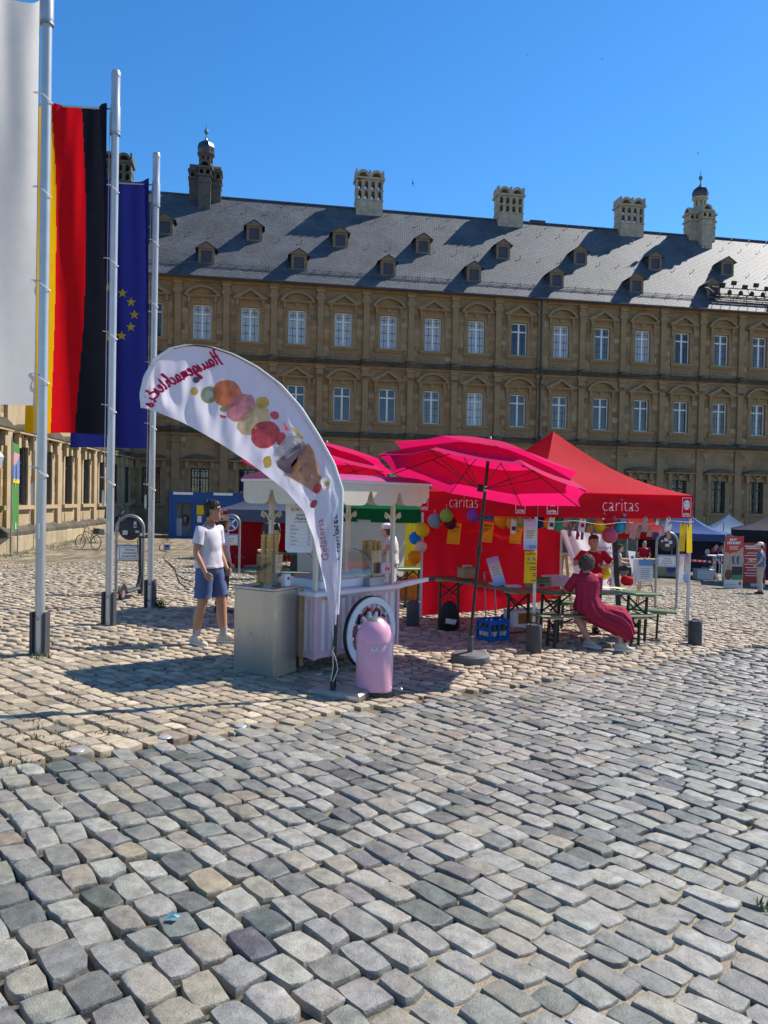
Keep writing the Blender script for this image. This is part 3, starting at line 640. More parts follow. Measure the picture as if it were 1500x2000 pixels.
# dormers, two staggered rows
m_dorm = M('dormer_wood', (.20, .145, .095), .8, var=.2, vs=4)
m_dwin = M('dormer_shutter', (.05, .055, .075), .6, var=.2)
k_ = (ZR-ZE+.02)/(RD+ov)
def dormer_meshes():
    W, H = .58, 1.15; back = (H+.1)/k_+.15
    g = MB(); g.box(-W, -W+.2, 0, .12, 0, H); g.box(W-.2, W, 0, .12, 0, H); g.box(-W+.2, W-.2, 0, .12, H-.16, H); g.box(-W+.2, W-.2, 0, .12, 0, .12)
    g.prism([(-W-.12, H), (W+.12, H), (0, H+.42)], (0, -.08, 0), (1, 0, 0), (0, 0, 1), (0, .14, 0))
    c = MB()
    for s in (-1, 1):
        c.add([(s*(W-.02), .1, .0), (s*(W-.02), back, H), (s*(W-.02), .1, H), (s*(W+.03), .1, .0), (s*(W+.03), back, H), (s*(W+.03), .1, H)], [(0, 1, 2), (5, 4, 3), (0, 3, 4, 1), (1, 4, 5, 2), (0, 2, 5, 3)])
    r = MB(); zb = (H+.45); b2 = zb/k_+.1
    for s in (-1, 1):
        r.add([(s*(W+.24), -.14, H-.04), (0, -.14, H+.5), (0, b2+.3, H+.5), (s*(W+.24), back+.2, H-.04)], [(0, 1, 2, 3) if s < 0 else (3, 2, 1, 0)])
        r.add([(s*(W+.24), -.14, H-.1), (0, -.14, H+.42), (0, -.14, H+.5), (s*(W+.24), -.14, H-.04)], [(0, 1, 2, 3)])
    w = MB(); w.box(-W+.2, W-.2, .07, .1, .12, H-.16)
    sk = MB()
    for s in (-1, 1): sk.add([(s*(W+.02), -.02, -.06), (s*(W+.30), .1, .05), (s*(W+.14), .5, .55), (s*(W+.03), .5, .6)], [(0, 1, 2, 3)])
    return g.mesh('dormer', m_dorm, 0), c.mesh('dormer_cheek', m_slate, 0), r.mesh('dormer_roof', m_lead, 0), w.mesh('dormer_window', m_dwin, 0), sk.mesh('flashing', m_slate, 0)
DM = dormer_meshes()
low = [(403, 512), (587, 528), (760, 540), (928, 552), (1088, 563)]; up = [(322, 458), (495, 470), (668, 483), (832, 495), (990, 507), (1135, 517), (1283, 528), (1422, 540)]
lx = [roofhit(*p) for p in low]; ux = [roofhit(*p) for p in up]
dl = sum(p[1] for p in lx)/len(lx); du = sum(p[1] for p in ux)/len(ux); lst = (lx[-1][0]-lx[0][0])/4; ust = (ux[-1][0]-ux[0][0])/7
print('dormers', dl, du, lst, ust)
for i in range(-1, 9): lx0 = lx[0][0]+lst*i; put('dormer', DM[0], pal, (lx0, dl, roofz(dl)))
for i in range(9): put('dormer', DM[0], pal, (ux[0][0]+ust*i, du, roofz(du)))
for o in [o for o in pal.children if o.name.startswith('dormer')]:
    for m in DM[1:]: put(m.name.split('.')[0], m, o)
# chimneys on the ridge
m_chim = M('chimney_stone', (.36, .31, .235), .9, var=.25, vs=2.5, bump=.3, bs=18)
m_chimd = M('sooty_stone', (.10, .09, .078), .9, var=.35, vs=2.5, bump=.3, bs=18)
def arcade(g, x0, x1, y0, y1, z0, z1, n, m=0):
    """wall plate pierced by n round-headed openings"""
    W = (x1-x0)/n
    for i in range(n):
        a = x0+W*i; b = a+W; r = W*.27; c = (a+b)/2; zs = z1-.06-r
        g.box(a, c-r, y0, y1, z0, z1, m); g.box(c+r, b, y0, y1, z0, z1, m)
        N = 6; arc = [(c+r*cos(pi-pi*k/N), zs+r*sin(pi-pi*k/N)) for k in range(N+1)]
        for k in range(N):
            (xa, za), (xb, zb) = arc[k], arc[k+1]; g.prism([(xa, za), (xb, zb), (xb, z1), (xa, z1)], (0, y0, 0), (1, 0, 0), (0, 0, 1), (0, y1-y0, 0), m)
def chimney(px, pyt, pyb, mat, w=1.12):
    s, d = roofhit(px, pyb); Yb = CORNER+TX*s+TY*RD; H = (pyb-pyt)/1500*Yb.y+.1; d = RD-.55
    o = MB(); zb = -.9; b = .22*H
    o.box(-w, w, -.62, .62, zb-.8, b); o.box(-w-.05, w+.05, -.67, .67, b, b+.1)
    z = b+.1; rh = .23*H
    for k in range(2):
        for ya, yb in ((-.62, -.46), (.46, .62)): arcade(o, -w, w, ya, yb, z, z+rh, 4)
        for s_ in (-1, 1): o.box(*sorted((s_*w, s_*(w-.16))), -.46, .46, z, z+rh)
        o.box(-w-.04, w+.04, -.66, .66, z+rh, z+rh+.07); z += rh+.07
    o.box(-w-.14, w+.14, -.76, .76, z, z+.16); z += .16
    N = 8; r = w/2
    for c in (-w/2, w/2):
        for k in range(N):
            a0, a1 = pi*k/N, pi*(k+1)/N; q = [(c+r*cos(a0), z+r*1.15*sin(a0)), (c+r*cos(a1), z+r*1.15*sin(a1)), (c+(r-.17)*cos(a1), z+(r-.17)*1.05*sin(a1)), (c+(r-.17)*cos(a0), z+(r-.17)*1.05*sin(a0))]
            o.prism(q, (0, -.66, 0), (1, 0, 0), (0, 0, 1), (0, 1.32, 0))
    for s_ in (-1, 0, 1): o.box(s_*w-.07, s_*w+.07, -.7, .7, z, z+.62)
    c = o.build('chimney', mat, pal, (s, RD, ZR-.2), smooth=30); return c
chimney(722, 352, 425, m_chim); chimney(996, 381, 440, m_chim); chimney(1233, 402, 460, m_chim)
chimney(228, 312, 375, m_chimd)
m_copper = M('verdigris', (.10, .24, .22), .55, metal=.3, var=.3); m_dome = M('lead_dome', (.05, .055, .07), .35, metal=.5, var=.3)
def turret(px, pyt, pyb, mat):
    s, _ = roofhit(px, pyb-14); Y = (CORNER+TX*s+TY*RD).y; H = (pyb-pyt)/1500*Y*.97; k = H/6.3
    o = MB()
    def blk(x, y, w, h0, h1): o.box((x-w)*k, (x+w)*k, (y-w)*k, (y+w)*k, h0*k, h1*k)
    for a in range(4):
        cx, cy = ((0, -.78), (.78, 0), (0, .78), (-.78, 0))[a]
        blk(cx, cy, .5, -2, 1.0); blk(cx, cy, .55, 1.0, 1.14); blk(cx, cy, .5, 1.14, 1.5); blk(cx, cy, .6, 1.5, 1.68)
        for ya, yb in ((-.5, -.4), (.4, .5)): arcade(o, (cx-.5)*k, (cx+.5)*k, (cy+ya)*k, (cy+yb)*k, 1.68*k, 2.15*k, 2)
        for sx_ in (-1, 1): o.box(*sorted(((cx+sx_*.5)*k, (cx+sx_*.4)*k)), (cy-.4)*k, (cy+.4)*k, 1.68*k, 2.15*k)
        blk(cx, cy, .62, 2.15, 2.33)
        N = 8; r = .5*k
        ax, ay = (1, 0) if a % 2 == 0 else (0, 1)
        for i in range(N):
            a0, a1 = pi*i/N, pi*(i+1)/N
            q = [(r*cos(a0), r*1.1*sin(a0)), (r*cos(a1), r*1.1*sin(a1)), (r*.7*cos(a1), r*.75*sin(a1)), (r*.7*cos(a0), r*.75*sin(a0))]
            o.prism(q, ((cx-ay*.5)*k, (cy-ax*.5)*k, 2.33*k), (ax, ay, 0), (0, 0, 1), (ay*k, ax*k, 0))
    blk(0, 0, .5, 0, 2.5)
    o.lathe([(.95*k, 2.3*k), (.8*k, 2.6*k), (.62*k, 2.85*k), (.56*k, 3.0*k)], 8, ph=pi/8)
    for i in range(8):
        a = 2*pi*i/8; o.tube([(.48*k*cos(a), .48*k*sin(a), 3.0*k), (.48*k*cos(a), .48*k*sin(a), 3.55*k)], .1*k, 6)
    o.lathe([(.5*k, 3.5*k), (.56*k, 3.6*k), (.75*k, 3.75*k), (.75*k, 3.85*k), (.6*k, 3.9*k)], 8, ph=pi/8)
    t = o.build('chimney_turret', mat, pal, (s, RD, ZR-.35), smooth=30)
    MB().lathe([(.66*k, 3.88*k), (.72*k, 4.05*k), (.72*k, 4.35*k), (.6*k, 4.65*k), (.35*k, 4.85*k), (.14*k, 4.98*k), (.06*k, 5.15*k)], 8, ph=pi/8).build('dome', m_dome, t, smooth=20)
    MB().lathe([(.05*k, 5.1*k), (.05*k, 5.45*k), (.1*k, 5.5*k), (.19*k, 5.65*k), (.15*k, 5.85*k), (.04*k, 5.92*k), (.035*k, 6.1*k), (.005*k, 6.5*k)], 10).build('finial', m_copper, t)
turret(400, 257, 408, m_chimd); turret(1371, 347, 484, m_chim)
# dark box behind the ridge
s, d = roofhit(1056, 443); MB().bbox(s-.7, s+.7, RD+.3, RD+1.4, ZR-.3, ZR+.42, .04).build('roof_hatch', m_dwin, pal, smooth=0)
# floodlight rig on the roof at the right
s0, d0 = roofhit(1400, 590); s1, d1 = roofhit(1500, 600); o_ = CORNER+TX*s0+TY*.1; zr = roofz(.1)
rig = thing('lighting_rig', 'black steel truss with floodlights fixed along the eave of the slate roof', 'lighting rig', (o_.x, o_.y, zr), TH)
m_blk = M('black_steel', (.018, .018, .02), .45, metal=.3, var=.1); m_lamp = M('lamp_glass', (.3, .32, .36), .15, spec=.8)
q = MB(); L = 7.0
for y, z in ((-.5, .25), (-.5, .55), (.1, .25), (.1, .55), (-.2, 1.15)): q.tube([(-.6, y, z), (L, y, z)], .05, 6)
x = -.6; k = 0
while x < L-.1:
    q.bar((x, -.5, .25), (x+.4, -.5, .55), .035); q.bar((x+.4, -.5, .55), (x+.8, -.5, .25), .035); q.bar((x, -.5, .55), (x, .1, .55), .035); q.bar((x, .1, .25), (x, .1, -.25), .05) if k % 3 == 0 else None; q.bar((x, -.5, .55), (x, -.2, 1.15), .035) if k % 2 == 0 else None; x += .8; k += 1
q.tube([(-.6, -.5, .55), (-1.0, -.5, .9), (-1.35, -.4, 1.0)], .05, 6); q.build('truss', m_blk, rig, smooth=30)
for i in range(7):
    x = .3+i*1.0; h = (1.35, 1.55, 1.3, 1.5, 1.28, 1.4, 1.3)[i]
    f = MB(); f.obox((x, -.3, h), (.2, 0, 0), (0, .08, .03), (0, -.05, .16)); f.bar((x, -.2, 1.15), (x, -.28, h-.1), .04); f.build('floodlight', m_blk, rig, smooth=0)
    f2 = MB(); f2.lathe([(.05, 0), (.16, .02), (.18, .2), (.1, .32), (.03, .36)], 10, (x+.5, -.5, .56)); f2.build('floodlight', m_blk, rig)
# ---------------------------------------------------------------- common kit of the market
def rotz(rz): return Matrix.Rotation(rz, 3, 'Z')
m_alu = M('flagpole_white', (.50, .495, .48), .32, metal=.45, var=.06)
m_steel = M('brushed_steel', (.47, .445, .40), .36, metal=.9, var=.2, vs=2, stretch=(1, 1, .15))
m_zinc = M('galvanised_steel', (.3, .31, .32), .5, metal=.6, var=.2)
m_black = M('black_plastic', (.02, .02, .022), .55, var=.15)
m_darkgrey = M('dark_grey_plastic', (.055, .058, .062), .6, var=.15)
m_wht = M('white_plastic', (.72, .72, .72), .45, var=.04)
m_paper = M('white_paper', (.75, .75, .74), .7, var=.03, transl=.25)
m_yel = M('yellow_paper', (.78, .58, .03), .7, var=.04, transl=.3)
m_ink = M('black_ink', (.03, .03, .035), .7, var=0); m_greyink = M('grey_ink', (.2, .2, .22), .7, var=0)
m_rope = M('white_rope', (.65, .63, .6), .8)
m_wood = M('pine_wood', (.42, .25, .11), .55, var=.2, vs=5, stretch=(1, 1, 6))
m_card = M('cardboard', (.36, .24, .13), .85, var=.1)
m_green_top = M('green_painted_board', (.07, .16, .075), .4, var=.15, vs=5)
m_leg = M('dark_green_steel', (.025, .035, .03), .45, metal=.3)
m_red = M('red_tent_cloth', (.66, .009, .026), .75, var=.08, vs=1.5, transl=.45, bump=.25, bs=5)
m_whitetxt = M('white_print', (.8, .78, .78), .7, var=.02)
m_tentleg = M('white_tent_leg', (.6, .6, .58), .4, metal=.2)

# flagpoles
def flagpole(px, py, top_px, label, H=None, hide_top=False):
    b = G(px, py); t = thing('flagpole', label, 'flagpole', b, 0, 'white flagpoles in a row')
    H = H or (1.7+(965-top_px)/1500*b.y-b.z)
    MB().tube([(0, 0, -.02), (0, 0, H-.82)], .051, 16).build('pole', m_alu, t)
    q = MB(); q.lathe([(.062, H-.83), (.062, H-.80), (.066, H-.80), (.066, H-.47), (.058, H-.44), (.058, H-.06), (.063, H-.06), (.063, H-.01), (.05, H+.02), (.01, H+.025)], 16); q.build('pole_head', m_alu, t)
    q = MB(); q.lathe([(.064, H-.85), (.070, H-.85), (.070, H-.82), (.064, H-.82)], 16); q.build('ring', m_zinc, t)
    q = MB(); q.tube([(-.06, -.01, H-.5), (-1.32, -.02, H-.46)], .014, 8); q.build('crossbar', m_alu, t)
    for s in (-1, 1): q = MB(); q.box(*sorted((s*.058, s*.085)), -.06, .06, -.05, .46); q.build('base_plate', m_darkgrey, t, smooth=0)
    q = MB(); q.lathe([(.02, 0), (.022, .012), (.01, .02)], 8); bo = q.build('bolt', m_zinc, t, (0, -.058, .40)); bo.rotation_euler = (pi/2, 0, 0)
    q = MB(); q.bbox(-.03, .01, -.075, -.052, 1.25, 1.42, .006); q.build('cleat_cover', m_alu, t)
    n = 0; z = 1.98
    while z < H-.9:
        q = MB(); N = 14; q.tube([(.064*cos(a)-(.07 if k in (0, N) else 0), .064*sin(a), z+.055*cos(a)*-1) for k, a in [(k, pi-2*pi*k/N*.98) for k in range(N+1)]], .006, 5); q.build('rope_loop', m_rope, t); z += 1.0
    MB().tube([(-.085, 0, 2.0), (-.08, 0, H-.55)], .005, 5).build('halyard', m_rope, t)
    MB().tube([(-.09, -.01, 1.62), (-.095, -.01, 1.66), (-.095, -.01, 1.84), (-.09, -.01, 1.86)], [.008, .017, .017, .006], 8).build('counterweight', m_rope, t)
    return t, b, H
p1, b1, H1 = flagpole(77, 1278, 0, 'nearest white flagpole carrying the plain pale flag, top above the frame', H=7.6)
p2, b2, H2 = flagpole(212, 1221, 147, 'middle white flagpole carrying the black, red and gold flag')
p3, b3, H3 = flagpole(293, 1187, 303, 'farthest white flagpole carrying the blue flag with gold stars')
m_fwhite = M('pale_flag_cloth', (.78, .76, .71), .8, var=.04, transl=.5, bump=.2, bs=4)
m_fblack = M('black_flag_cloth', (.012, .013, .02), .75, var=.1, transl=.3); m_fred = M('red_flag_cloth', (.62, .006, .012), .75, var=.06, transl=.5); m_fgold = M('gold_flag_cloth', (.75, .42, .004), .75, var=.05, transl=.5)
m_fblue = M('blue_flag_cloth', (.014, .02, .15), .75, var=.08, transl=.4); m_fstar = M('gold_star_cloth', (.75, .55, .03), .75, var=0, transl=.4)
def flag(name, label, pole, H, ztop, zbot, x1, x0, wave, mats, mf, ang=0, sag=.03):
    """hanging banner: x0 outer edge, x1 hoist edge (negative, left of the pole)"""
    ca, sa = cos(ang), sin(ang)
    def fn(u, v):
        x = x0+(x1-x0)*u; o = 1-u
        y = wave(u, v); z = zbot+(ztop-zbot)*v - sag*max(0, (v-.85)/.15)*abs(sin(pi*u*2))
        return (x*ca-y*sa, x*sa+y*ca-.02, z)
    m = MB(); m.sheet(fn, 90, 64, mf=mf); o = m.build(name, mats, smooth=180); o.location = pole.location; tag(o, label, 'flag', 'banners hanging from the flagpoles'); return o, fn
def zat(b, py, px): return at(px, py, b.y).z-b.z
fl1, _ = flag('flag', 'plain pale grey banner cut off by the picture edge', p1, H1, 7.05, zat(b1, 792, 60), -.09, -1.35,
    lambda u, v: .075*sin(7*u+2.2*v)*(.3+.7*v)+.035*sin(17*u-3*v+1)*(v**1.5)+.03*sin(30*u+9*v)*v*v*(1-u)+.02*sin(12*u-16*v)*v**3, [m_fwhite], None)
fl2, _ = flag('flag', 'black, red and gold vertical banner', p2, H2, zat(b2, 207, 208), zat(b2, 848, 208), -.09, -1.18,
    lambda u, v: .07*sin(8.5*u+2.0*v)*(1.25-.6*v)+.03*sin(19*u+5*v)*v+.012*sin(33*u-7*v)*(v**2), [m_fblack, m_fred, m_fgold], lambda u, v: 0 if u > .65+.075*sin(pi*(1-v)**.8) else (1 if u > .31+.085*sin(pi*(1-v)**.8) else 2), ang=.0)
fl3, f3 = flag('flag', 'dark blue banner with a ring of gold stars', p3, H3, zat(b3, 352, 288), zat(b3, 876, 288), -.09, -1.36,
    lambda u, v: .06*sin(8*u+1.5*v+1)+.02*sin(21*u+2*v)*(.4+v), [m_fblue], None)
us = (G(208, 1187).x, 0); cu, cvz = ((209-133)/155.), zat(b3, 613, 208); zt3, zb3 = zat(b3, 352, 288), zat(b3, 876, 288)
for k in range(12):
    a = 2*pi*k/12; uu = cu+.405*sin(a)/1.27; vv = (cvz+.405*cos(a)-zb3)/(zt3-zb3); c = V(f3(uu, vv)); q = MB(); pts = []
    for i in range(10):
        r = .085 if i % 2 == 0 else .034; t = pi*i/5; pu, pv = uu+r*sin(t)/1.27, vv+r*cos(t)/(zt3-zb3); p = V(f3(pu, pv)); pts.append((p.x, p.y-.006, p.z))
    pts.append((c.x, c.y-.006, c.z)); q.add(pts, [(i, (i+1) % 10, 10) for i in range(10)]); q.build('star', m_fstar, fl3, smooth=0)

# ---------------------------------------------------------------- feather flag
fb = G(660, 1357); ff = thing('feather_flag', 'white wind-blown feather flag with an ice cream cone print on a steel foot plate', 'feather flag', fb, 0)
SD = V((-.93, -.37, 0)).normalized()
def onsail(px, py):                  # the sail hangs in the upright plane through the mast, blown towards the left
    d = ray(px, py); nrm = V((SD.y, -SD.x, 0)); base = fb+V((0, 0, 0)); t = (base-CAM).dot(nrm)/d.dot(nrm); p = CAM+d*t-fb; return p
mast_px = [(650, 1345), (653, 1290), (657, 1200), (662, 1100), (665, 1020), (666, 955), (650, 905), (620, 850), (585, 795), (545, 750), (500, 716), (455, 692), (410, 677), (370, 673), (335, 680), (305, 700), (285, 735), (277, 770), (280, 797)]
edge_px = [(650, 1255), (645, 1200), (636, 1150), (624, 1100), (612, 1050), (594, 1000), (560, 960), (510, 920), (455, 882), (400, 848), (350, 822), (310, 806), (280, 797)]
mp = [onsail(*p) for p in mast_px]; ep = [onsail(*p) for p in edge_px]
def along(pts, t):
    L = [0]
    for a, b in zip(pts, pts[1:]): L.append(L[-1]+(b-a).length)
    t = max(0, min(1, t))*L[-1]
    for i in range(len(pts)-1):
        if t <= L[i+1] or i == len(pts)-2: return pts[i].lerp(pts[i+1], (t-L[i])/max(1e-9, L[i+1]-L[i]))
sailtop = mp[2:]
NRM = V((SD.y, -SD.x, 0)); NRM = NRM if NRM.y < 0 else -NRM
def sail(u, v):                      # v along the mast, u from straight edge (0) to mast (1)
    p = along(ep, v).lerp(along(sailtop, v), u); b = sin(pi*u)
    c1 = _ss((v-.45)/.25); lo = 1-c1
    wob = .045*b*sin(3.0*v+.5)+c1*b*(.0075*sin(118*v+9*u)+.006*sin(67*v-5*u+1)+.004*sin(190*v+14*u))+lo*b*(.07*(vnoise(u*3+9, v*11, 1)-.5)+.035*(vnoise(u*8, v*34+3, 1)-.5)+.018*(vnoise(u*17, v*70, 1)-.5))+.008*(1-u)*sin(60*v)
    return p+NRM*wob
m_sail = M('white_sail_cloth', (.84, .80, .88), .6, var=.03, transl=.55, bump=.25, bs=7)
MB().sheet(lambda u, v: sail(u, v), 40, 190).build('sail', m_sail, ff, smooth=180)
mast = MB(); fine = [along(mp, i/70) for i in range(71)]; mast.tube(fine, [.022-.014*i/70 for i in range(71)], 8); mast.build('mast', m_black, ff)
MB().sheet(lambda u, v: along(sailtop, v)+NRM*(.024*sin(pi*(u-.5)*1.6))+SD*(-.026*cos(pi*(u-.5)*1.6)), 6, 90).build('mast_sleeve', M('white_sleeve_cloth', (.8, .79, .82), .6, var=.03, transl=.2), ff, smooth=180)
c0 = G(665, 1360)-fb; q = MB(); dx = V((.80, -.34, 0)).normalized(); dy = V((-dx.y, dx.x, 0)); q2 = []
def slab(mb, c, dx, dy, hx, hy, h, ch, z0=0):
    for k in (0,): pass
    rings = []
    for z, i in ((z0, 0), (z0+h-ch, 0), (z0+h, ch*1.3)):
        rings.append([c+dx*((hx-i)*a)+dy*((hy-i)*b)+V((0, 0, z)) for a, b in ((-1, -1), (1, -1), (1, 1), (-1, 1))])
    mb.loft(rings)
slab(q, V((.02, .03, -.02)), dx, dy, .27, .15, .075, .02); q.build('foot_plate', m_steel, ff, smooth=20)
MB().tube([V((-.05, .03, .05)), V((-.05, .03, .14))], .03, 12).build('mast_socket', m_black, ff)
q = MB(); e = V((.02, .03, -.02))+dx*.1-dy*.152+V((0, 0, .035)); q.tube([e, e-dy*.01], .02, 12); q.build('transport_wheel', m_zinc, ff)
q = MB(); k0 = onsail(652, 1245); q.tube([k0, k0+V((.01, -.01, -.08)), k0+V((-.005, -.02, -.12)), k0+V((.03, -.02, -.22)), k0+V((.045, -.02, -.3)), k0+V((.0, -.02, -.42))], .004, 5); q.tube([k0+V((-.005, -.02, -.12)), k0+V((.0, -.02, -.28)), k0+V((-.02, -.02, -.41))], .004, 5); q.build('cord', m_rope, ff)
# print on the sail: placed in the (u,v) of the picture, seen from the back so the words run mirrored
def sailpt(px, py, off=.012):        # nearest sail point under a photo pixel
    best = None; p = onsail(px, py)
    for j in range(0, 111):
        v = j/110; a, b = along(ep, v), along(sailtop, v); ab_ = b-a; t = max(0, min(1, (p-a).dot(ab_)/max(1e-9, ab_.length_squared))); d = (a+ab_*t-p).length_squared
        if best is None or d < best[0]: best = (d, t, v)
    v0 = best[2]
    for j in range(-8, 9):
        v = max(0, min(1, v0+j/990)); a, b = along(ep, v), along(sailtop, v); ab_ = b-a; t = max(0, min(1, (p-a).dot(ab_)/max(1e-9, ab_.length_squared))); d = (a+ab_*t-p).length_squared
        if d < best[0]: best = (d, t, v)
    return sail(best[1], best[2])+NRM*off
DEC = [0]
def decal(name, mat, outline, n=1):
    DEC[0] += 1; of_ = .009+.0007*DEC[0]
    """flat print given by its outline in the picture, filled as a fan that follows the cloth"""
    cx = sum(p[0] for p in outline)/len(outline); cy = sum(p[1] for p in outline)/len(outline); q = MB(); N = len(outline); rings = []
    for k in (1, .66, .33): rings.append([sailpt(cx+(x-cx)*k, cy+(y-cy)*k, of_) for x, y in outline])
    q.loft(rings, cap=False); c = sailpt(cx, cy, of_); q.add(rings[-1]+[c], [(i, (i+1) % N, N) for i in range(N)]); q.build(name, mat, ff, smooth=180)
def blob(cx, cy, rx, ry, rot=0, n=16, wob=.06, seed=1):
    n = max(n, 20) if rx > 3 else n; wob *= .6
    r = random.Random(seed); c, s = cos(rot), sin(rot)
    return [(cx+(rx*k*cos(t))*c-(ry*k*sin(t))*s, cy+(rx*k*cos(t))*s+(ry*k*sin(t))*c) for t, k in [(2*pi*i/n, 1+r.gauss(0, wob)) for i in range(n)]]
def pm(name, col, tr=.5): return M(name, tuple(c*.88+.12*d for c, d in zip(col, (.62, .56, .6))), .7, var=.2, vs=16, transl=tr)
P_ = [('print_orange', (.80, .22, .06)), ('print_pink', (.80, .30, .30)), ('print_cream', (.80, .62, .32)), ('print_red', (.72, .07, .08)), ('print_white', (.66, .60, .58)), ('print_chocolate', (.30, .19, .19)), ('print_cone', (.58, .29, .15)), ('print_kiwi', (.36, .40, .16)), ('print_lemon', (.75, .48, .06)), ('print_berry', (.08, .07, .12)), ('print_flower', (.78, .74, .7))]
PM = {n: pm(n, c) for n, c in P_}
decal('kiwi_print', PM['print_kiwi'], blob(407, 772, 16, 17, 0, 16, .03)); decal('kiwi_print', PM['print_flower'], blob(407, 772, 8, 9, 0, 12, .05, 3))
decal('scoop_print', PM['print_orange'], blob(443, 770, 30, 26, .5, 18, .04, 4)); decal('scoop_print', PM['print_pink'], blob(469, 797, 31, 25, -.6, 18, .04, 5))
decal('scoop_print', PM['print_cream'], blob(494, 822, 35, 25, -.65, 18, .05, 6)); decal('scoop_print', PM['print_red'], blob(516, 849, 29, 26, -.6, 18, .05, 7))
decal('cone_print', PM['print_white'], [(536, 880), (560, 848), (582, 856), (590, 870), (560, 898), (545, 902)])
decal('cone_print', PM['print_cone'], [(539, 908), (560, 916), (600, 866), (612, 884), (624, 930), (623, 958), (612, 962), (590, 948), (560, 930)])
decal('cone_print', PM['print_chocolate'], [(538, 902), (562, 880), (590, 863), (597, 870), (590, 896), (575, 905), (568, 926), (552, 922), (540, 912)])
decal('wafer_print', PM['print_lemon'], [(564, 836), (570, 834), (592, 856), (586, 859)]); decal('berry_print', PM['print_red'], blob(546, 858, 10, 13, 0, 12, .04, 8)); decal('berry_print', PM['print_red'], blob(534, 812, 9, 8, .4, 12, .05, 9))
decal('berry_print', PM['print_red'], [(549, 824), (553, 830), (558, 838), (560, 842), (553, 842)]); decal('lemon_print', PM['print_lemon'], blob(511, 787, 13, 12, 0, 14, .04, 10)); decal('lemon_print', PM['print_lemon'], blob(521, 903, 8, 12, 0, 10, .1, 11))
decal('mango_print', PM['print_lemon'], blob(378, 765, 8, 8, .4, 12, .04, 12)); decal('blackberry_print', PM['print_berry'], blob(382, 743, 7, 6, 0, 12, .1, 13)); decal('melon_print', PM['print_red'], [(427, 810), (442, 814), (438, 818), (430, 817)]); decal('lime_print', PM['print_kiwi'], blob(436, 800, 8, 6, 0, 10, .05, 14))
decal('flower_print', PM['print_flower'], blob(632, 944, 12, 12, 0, 14, .15, 15)); decal('flower_print', PM['print_lemon'], blob(634, 945, 5, 5, 0, 10, .05, 16)); decal('flower_print', PM['print_red'], blob(616, 955, 7, 10, .3, 12, .15, 17)); decal('berry_print', M('print_dusty_red', (.42, .10, .09), .7, transl=.3), blob(610, 984, 6, 9, .5, 12, .04, 18))
# mirrored hand lettering as brush strokes (own alphabet of strokes, x to the right, y up)
GL = {'H': [[(0, 1.9), (.25, 2.1), (.45, 1.7), (.25, 0), (.1, -.3)], [(1.0, 2.0), (.85, 1.0), (.8, .1), (1.0, 0)], [(.1, 1.0), (.5, 1.1), (1.1, 1.05)]],
 'a': [[(.6, .85), (.3, 1), (.05, .6), (.1, .1), (.35, 0), (.6, .5), (.65, 1), (.6, .2), (.75, 0), (.95, .2)]], 'u': [[(.05, 1), (.0, .3), (.2, 0), (.5, .3), (.62, 1), (.58, .2), (.72, 0), (.92, .2)]],
 's': [[(.05, .1), (.3, .6), (.4, 1), (.45, .6), (.55, .25), (.35, 0), (.15, .08)]], 'g': [[(.6, .85), (.3, 1), (.05, .6), (.1, .15), (.35, .05), (.6, .5), (.65, 1), (.6, -.3), (.4, -.9), (.1, -.8), (.3, -.35), (.9, .2)]],
 'e': [[(.02, .4), (.4, .65), (.45, .95), (.2, 1), (.05, .5), (.2, .02), (.5, .05), (.7, .3)]], 'm': [[(0, 1), (.08, .5), (.05, 0), (.2, .8), (.38, 1), (.4, .4), (.38, 0), (.5, .8), (.7, 1), (.74, .5), (.72, .1), (.85, 0), (1.0, .2)]],
 'c': [[(.5, .8), (.3, 1), (.05, .6), (.1, .1), (.35, 0), (.6, .2)]], 'h': [[(0, 1), (.3, 1.7), (.3, 2.0), (.12, 1.9), (.1, 1), (.06, 0), (.2, .8), (.45, 1), (.48, .4), (.5, 0), (.8, .2)]], 't': [[(.25, 1.8), (.18, .6), (.25, 0), (.5, .2)], [(0, 1.2), (.45, 1.25)]],
 'E': [[(.75, 1.75), (.5, 2), (.2, 1.7), (.35, 1.15), (.6, 1.1), (.2, .9), (.05, .4), (.3, 0), (.7, .1), (.95, .4)]], 'i': [[(.05, 1), (.05, .3), (.2, 0), (.4, .2)], [(.1, 1.4), (.12, 1.5)]],
 'P': [[(.3, 2.0), (.25, 1.0), (.05, -.2), (-.5, -.9), (-1.2, -.6), (-1.1, .1), (-.5, .3), (.3, .8), (.9, 1.3), (.8, 1.9), (.2, 1.95), (-.1, 1.5)]], 'l': [[(.0, .6), (.3, 1.6), (.25, 2), (.1, 1.8), (.08, .3), (.25, 0), (.45, .2)]],
 'p': [[(0, 1), (.08, .5), (-.02, -.9), (.1, .5), (.3, 1), (.55, .8), (.5, .2), (.2, .05)]], 'n': [[(0, 1), (.08, .5), (.05, 0), (.22, .8), (.45, 1), (.48, .4), (.55, 0), (.8, .2)]], 'r': [[(0, 1), (.1, .5), (.08, 0), (.18, .7), (.4, 1), (.5, .9)]]}
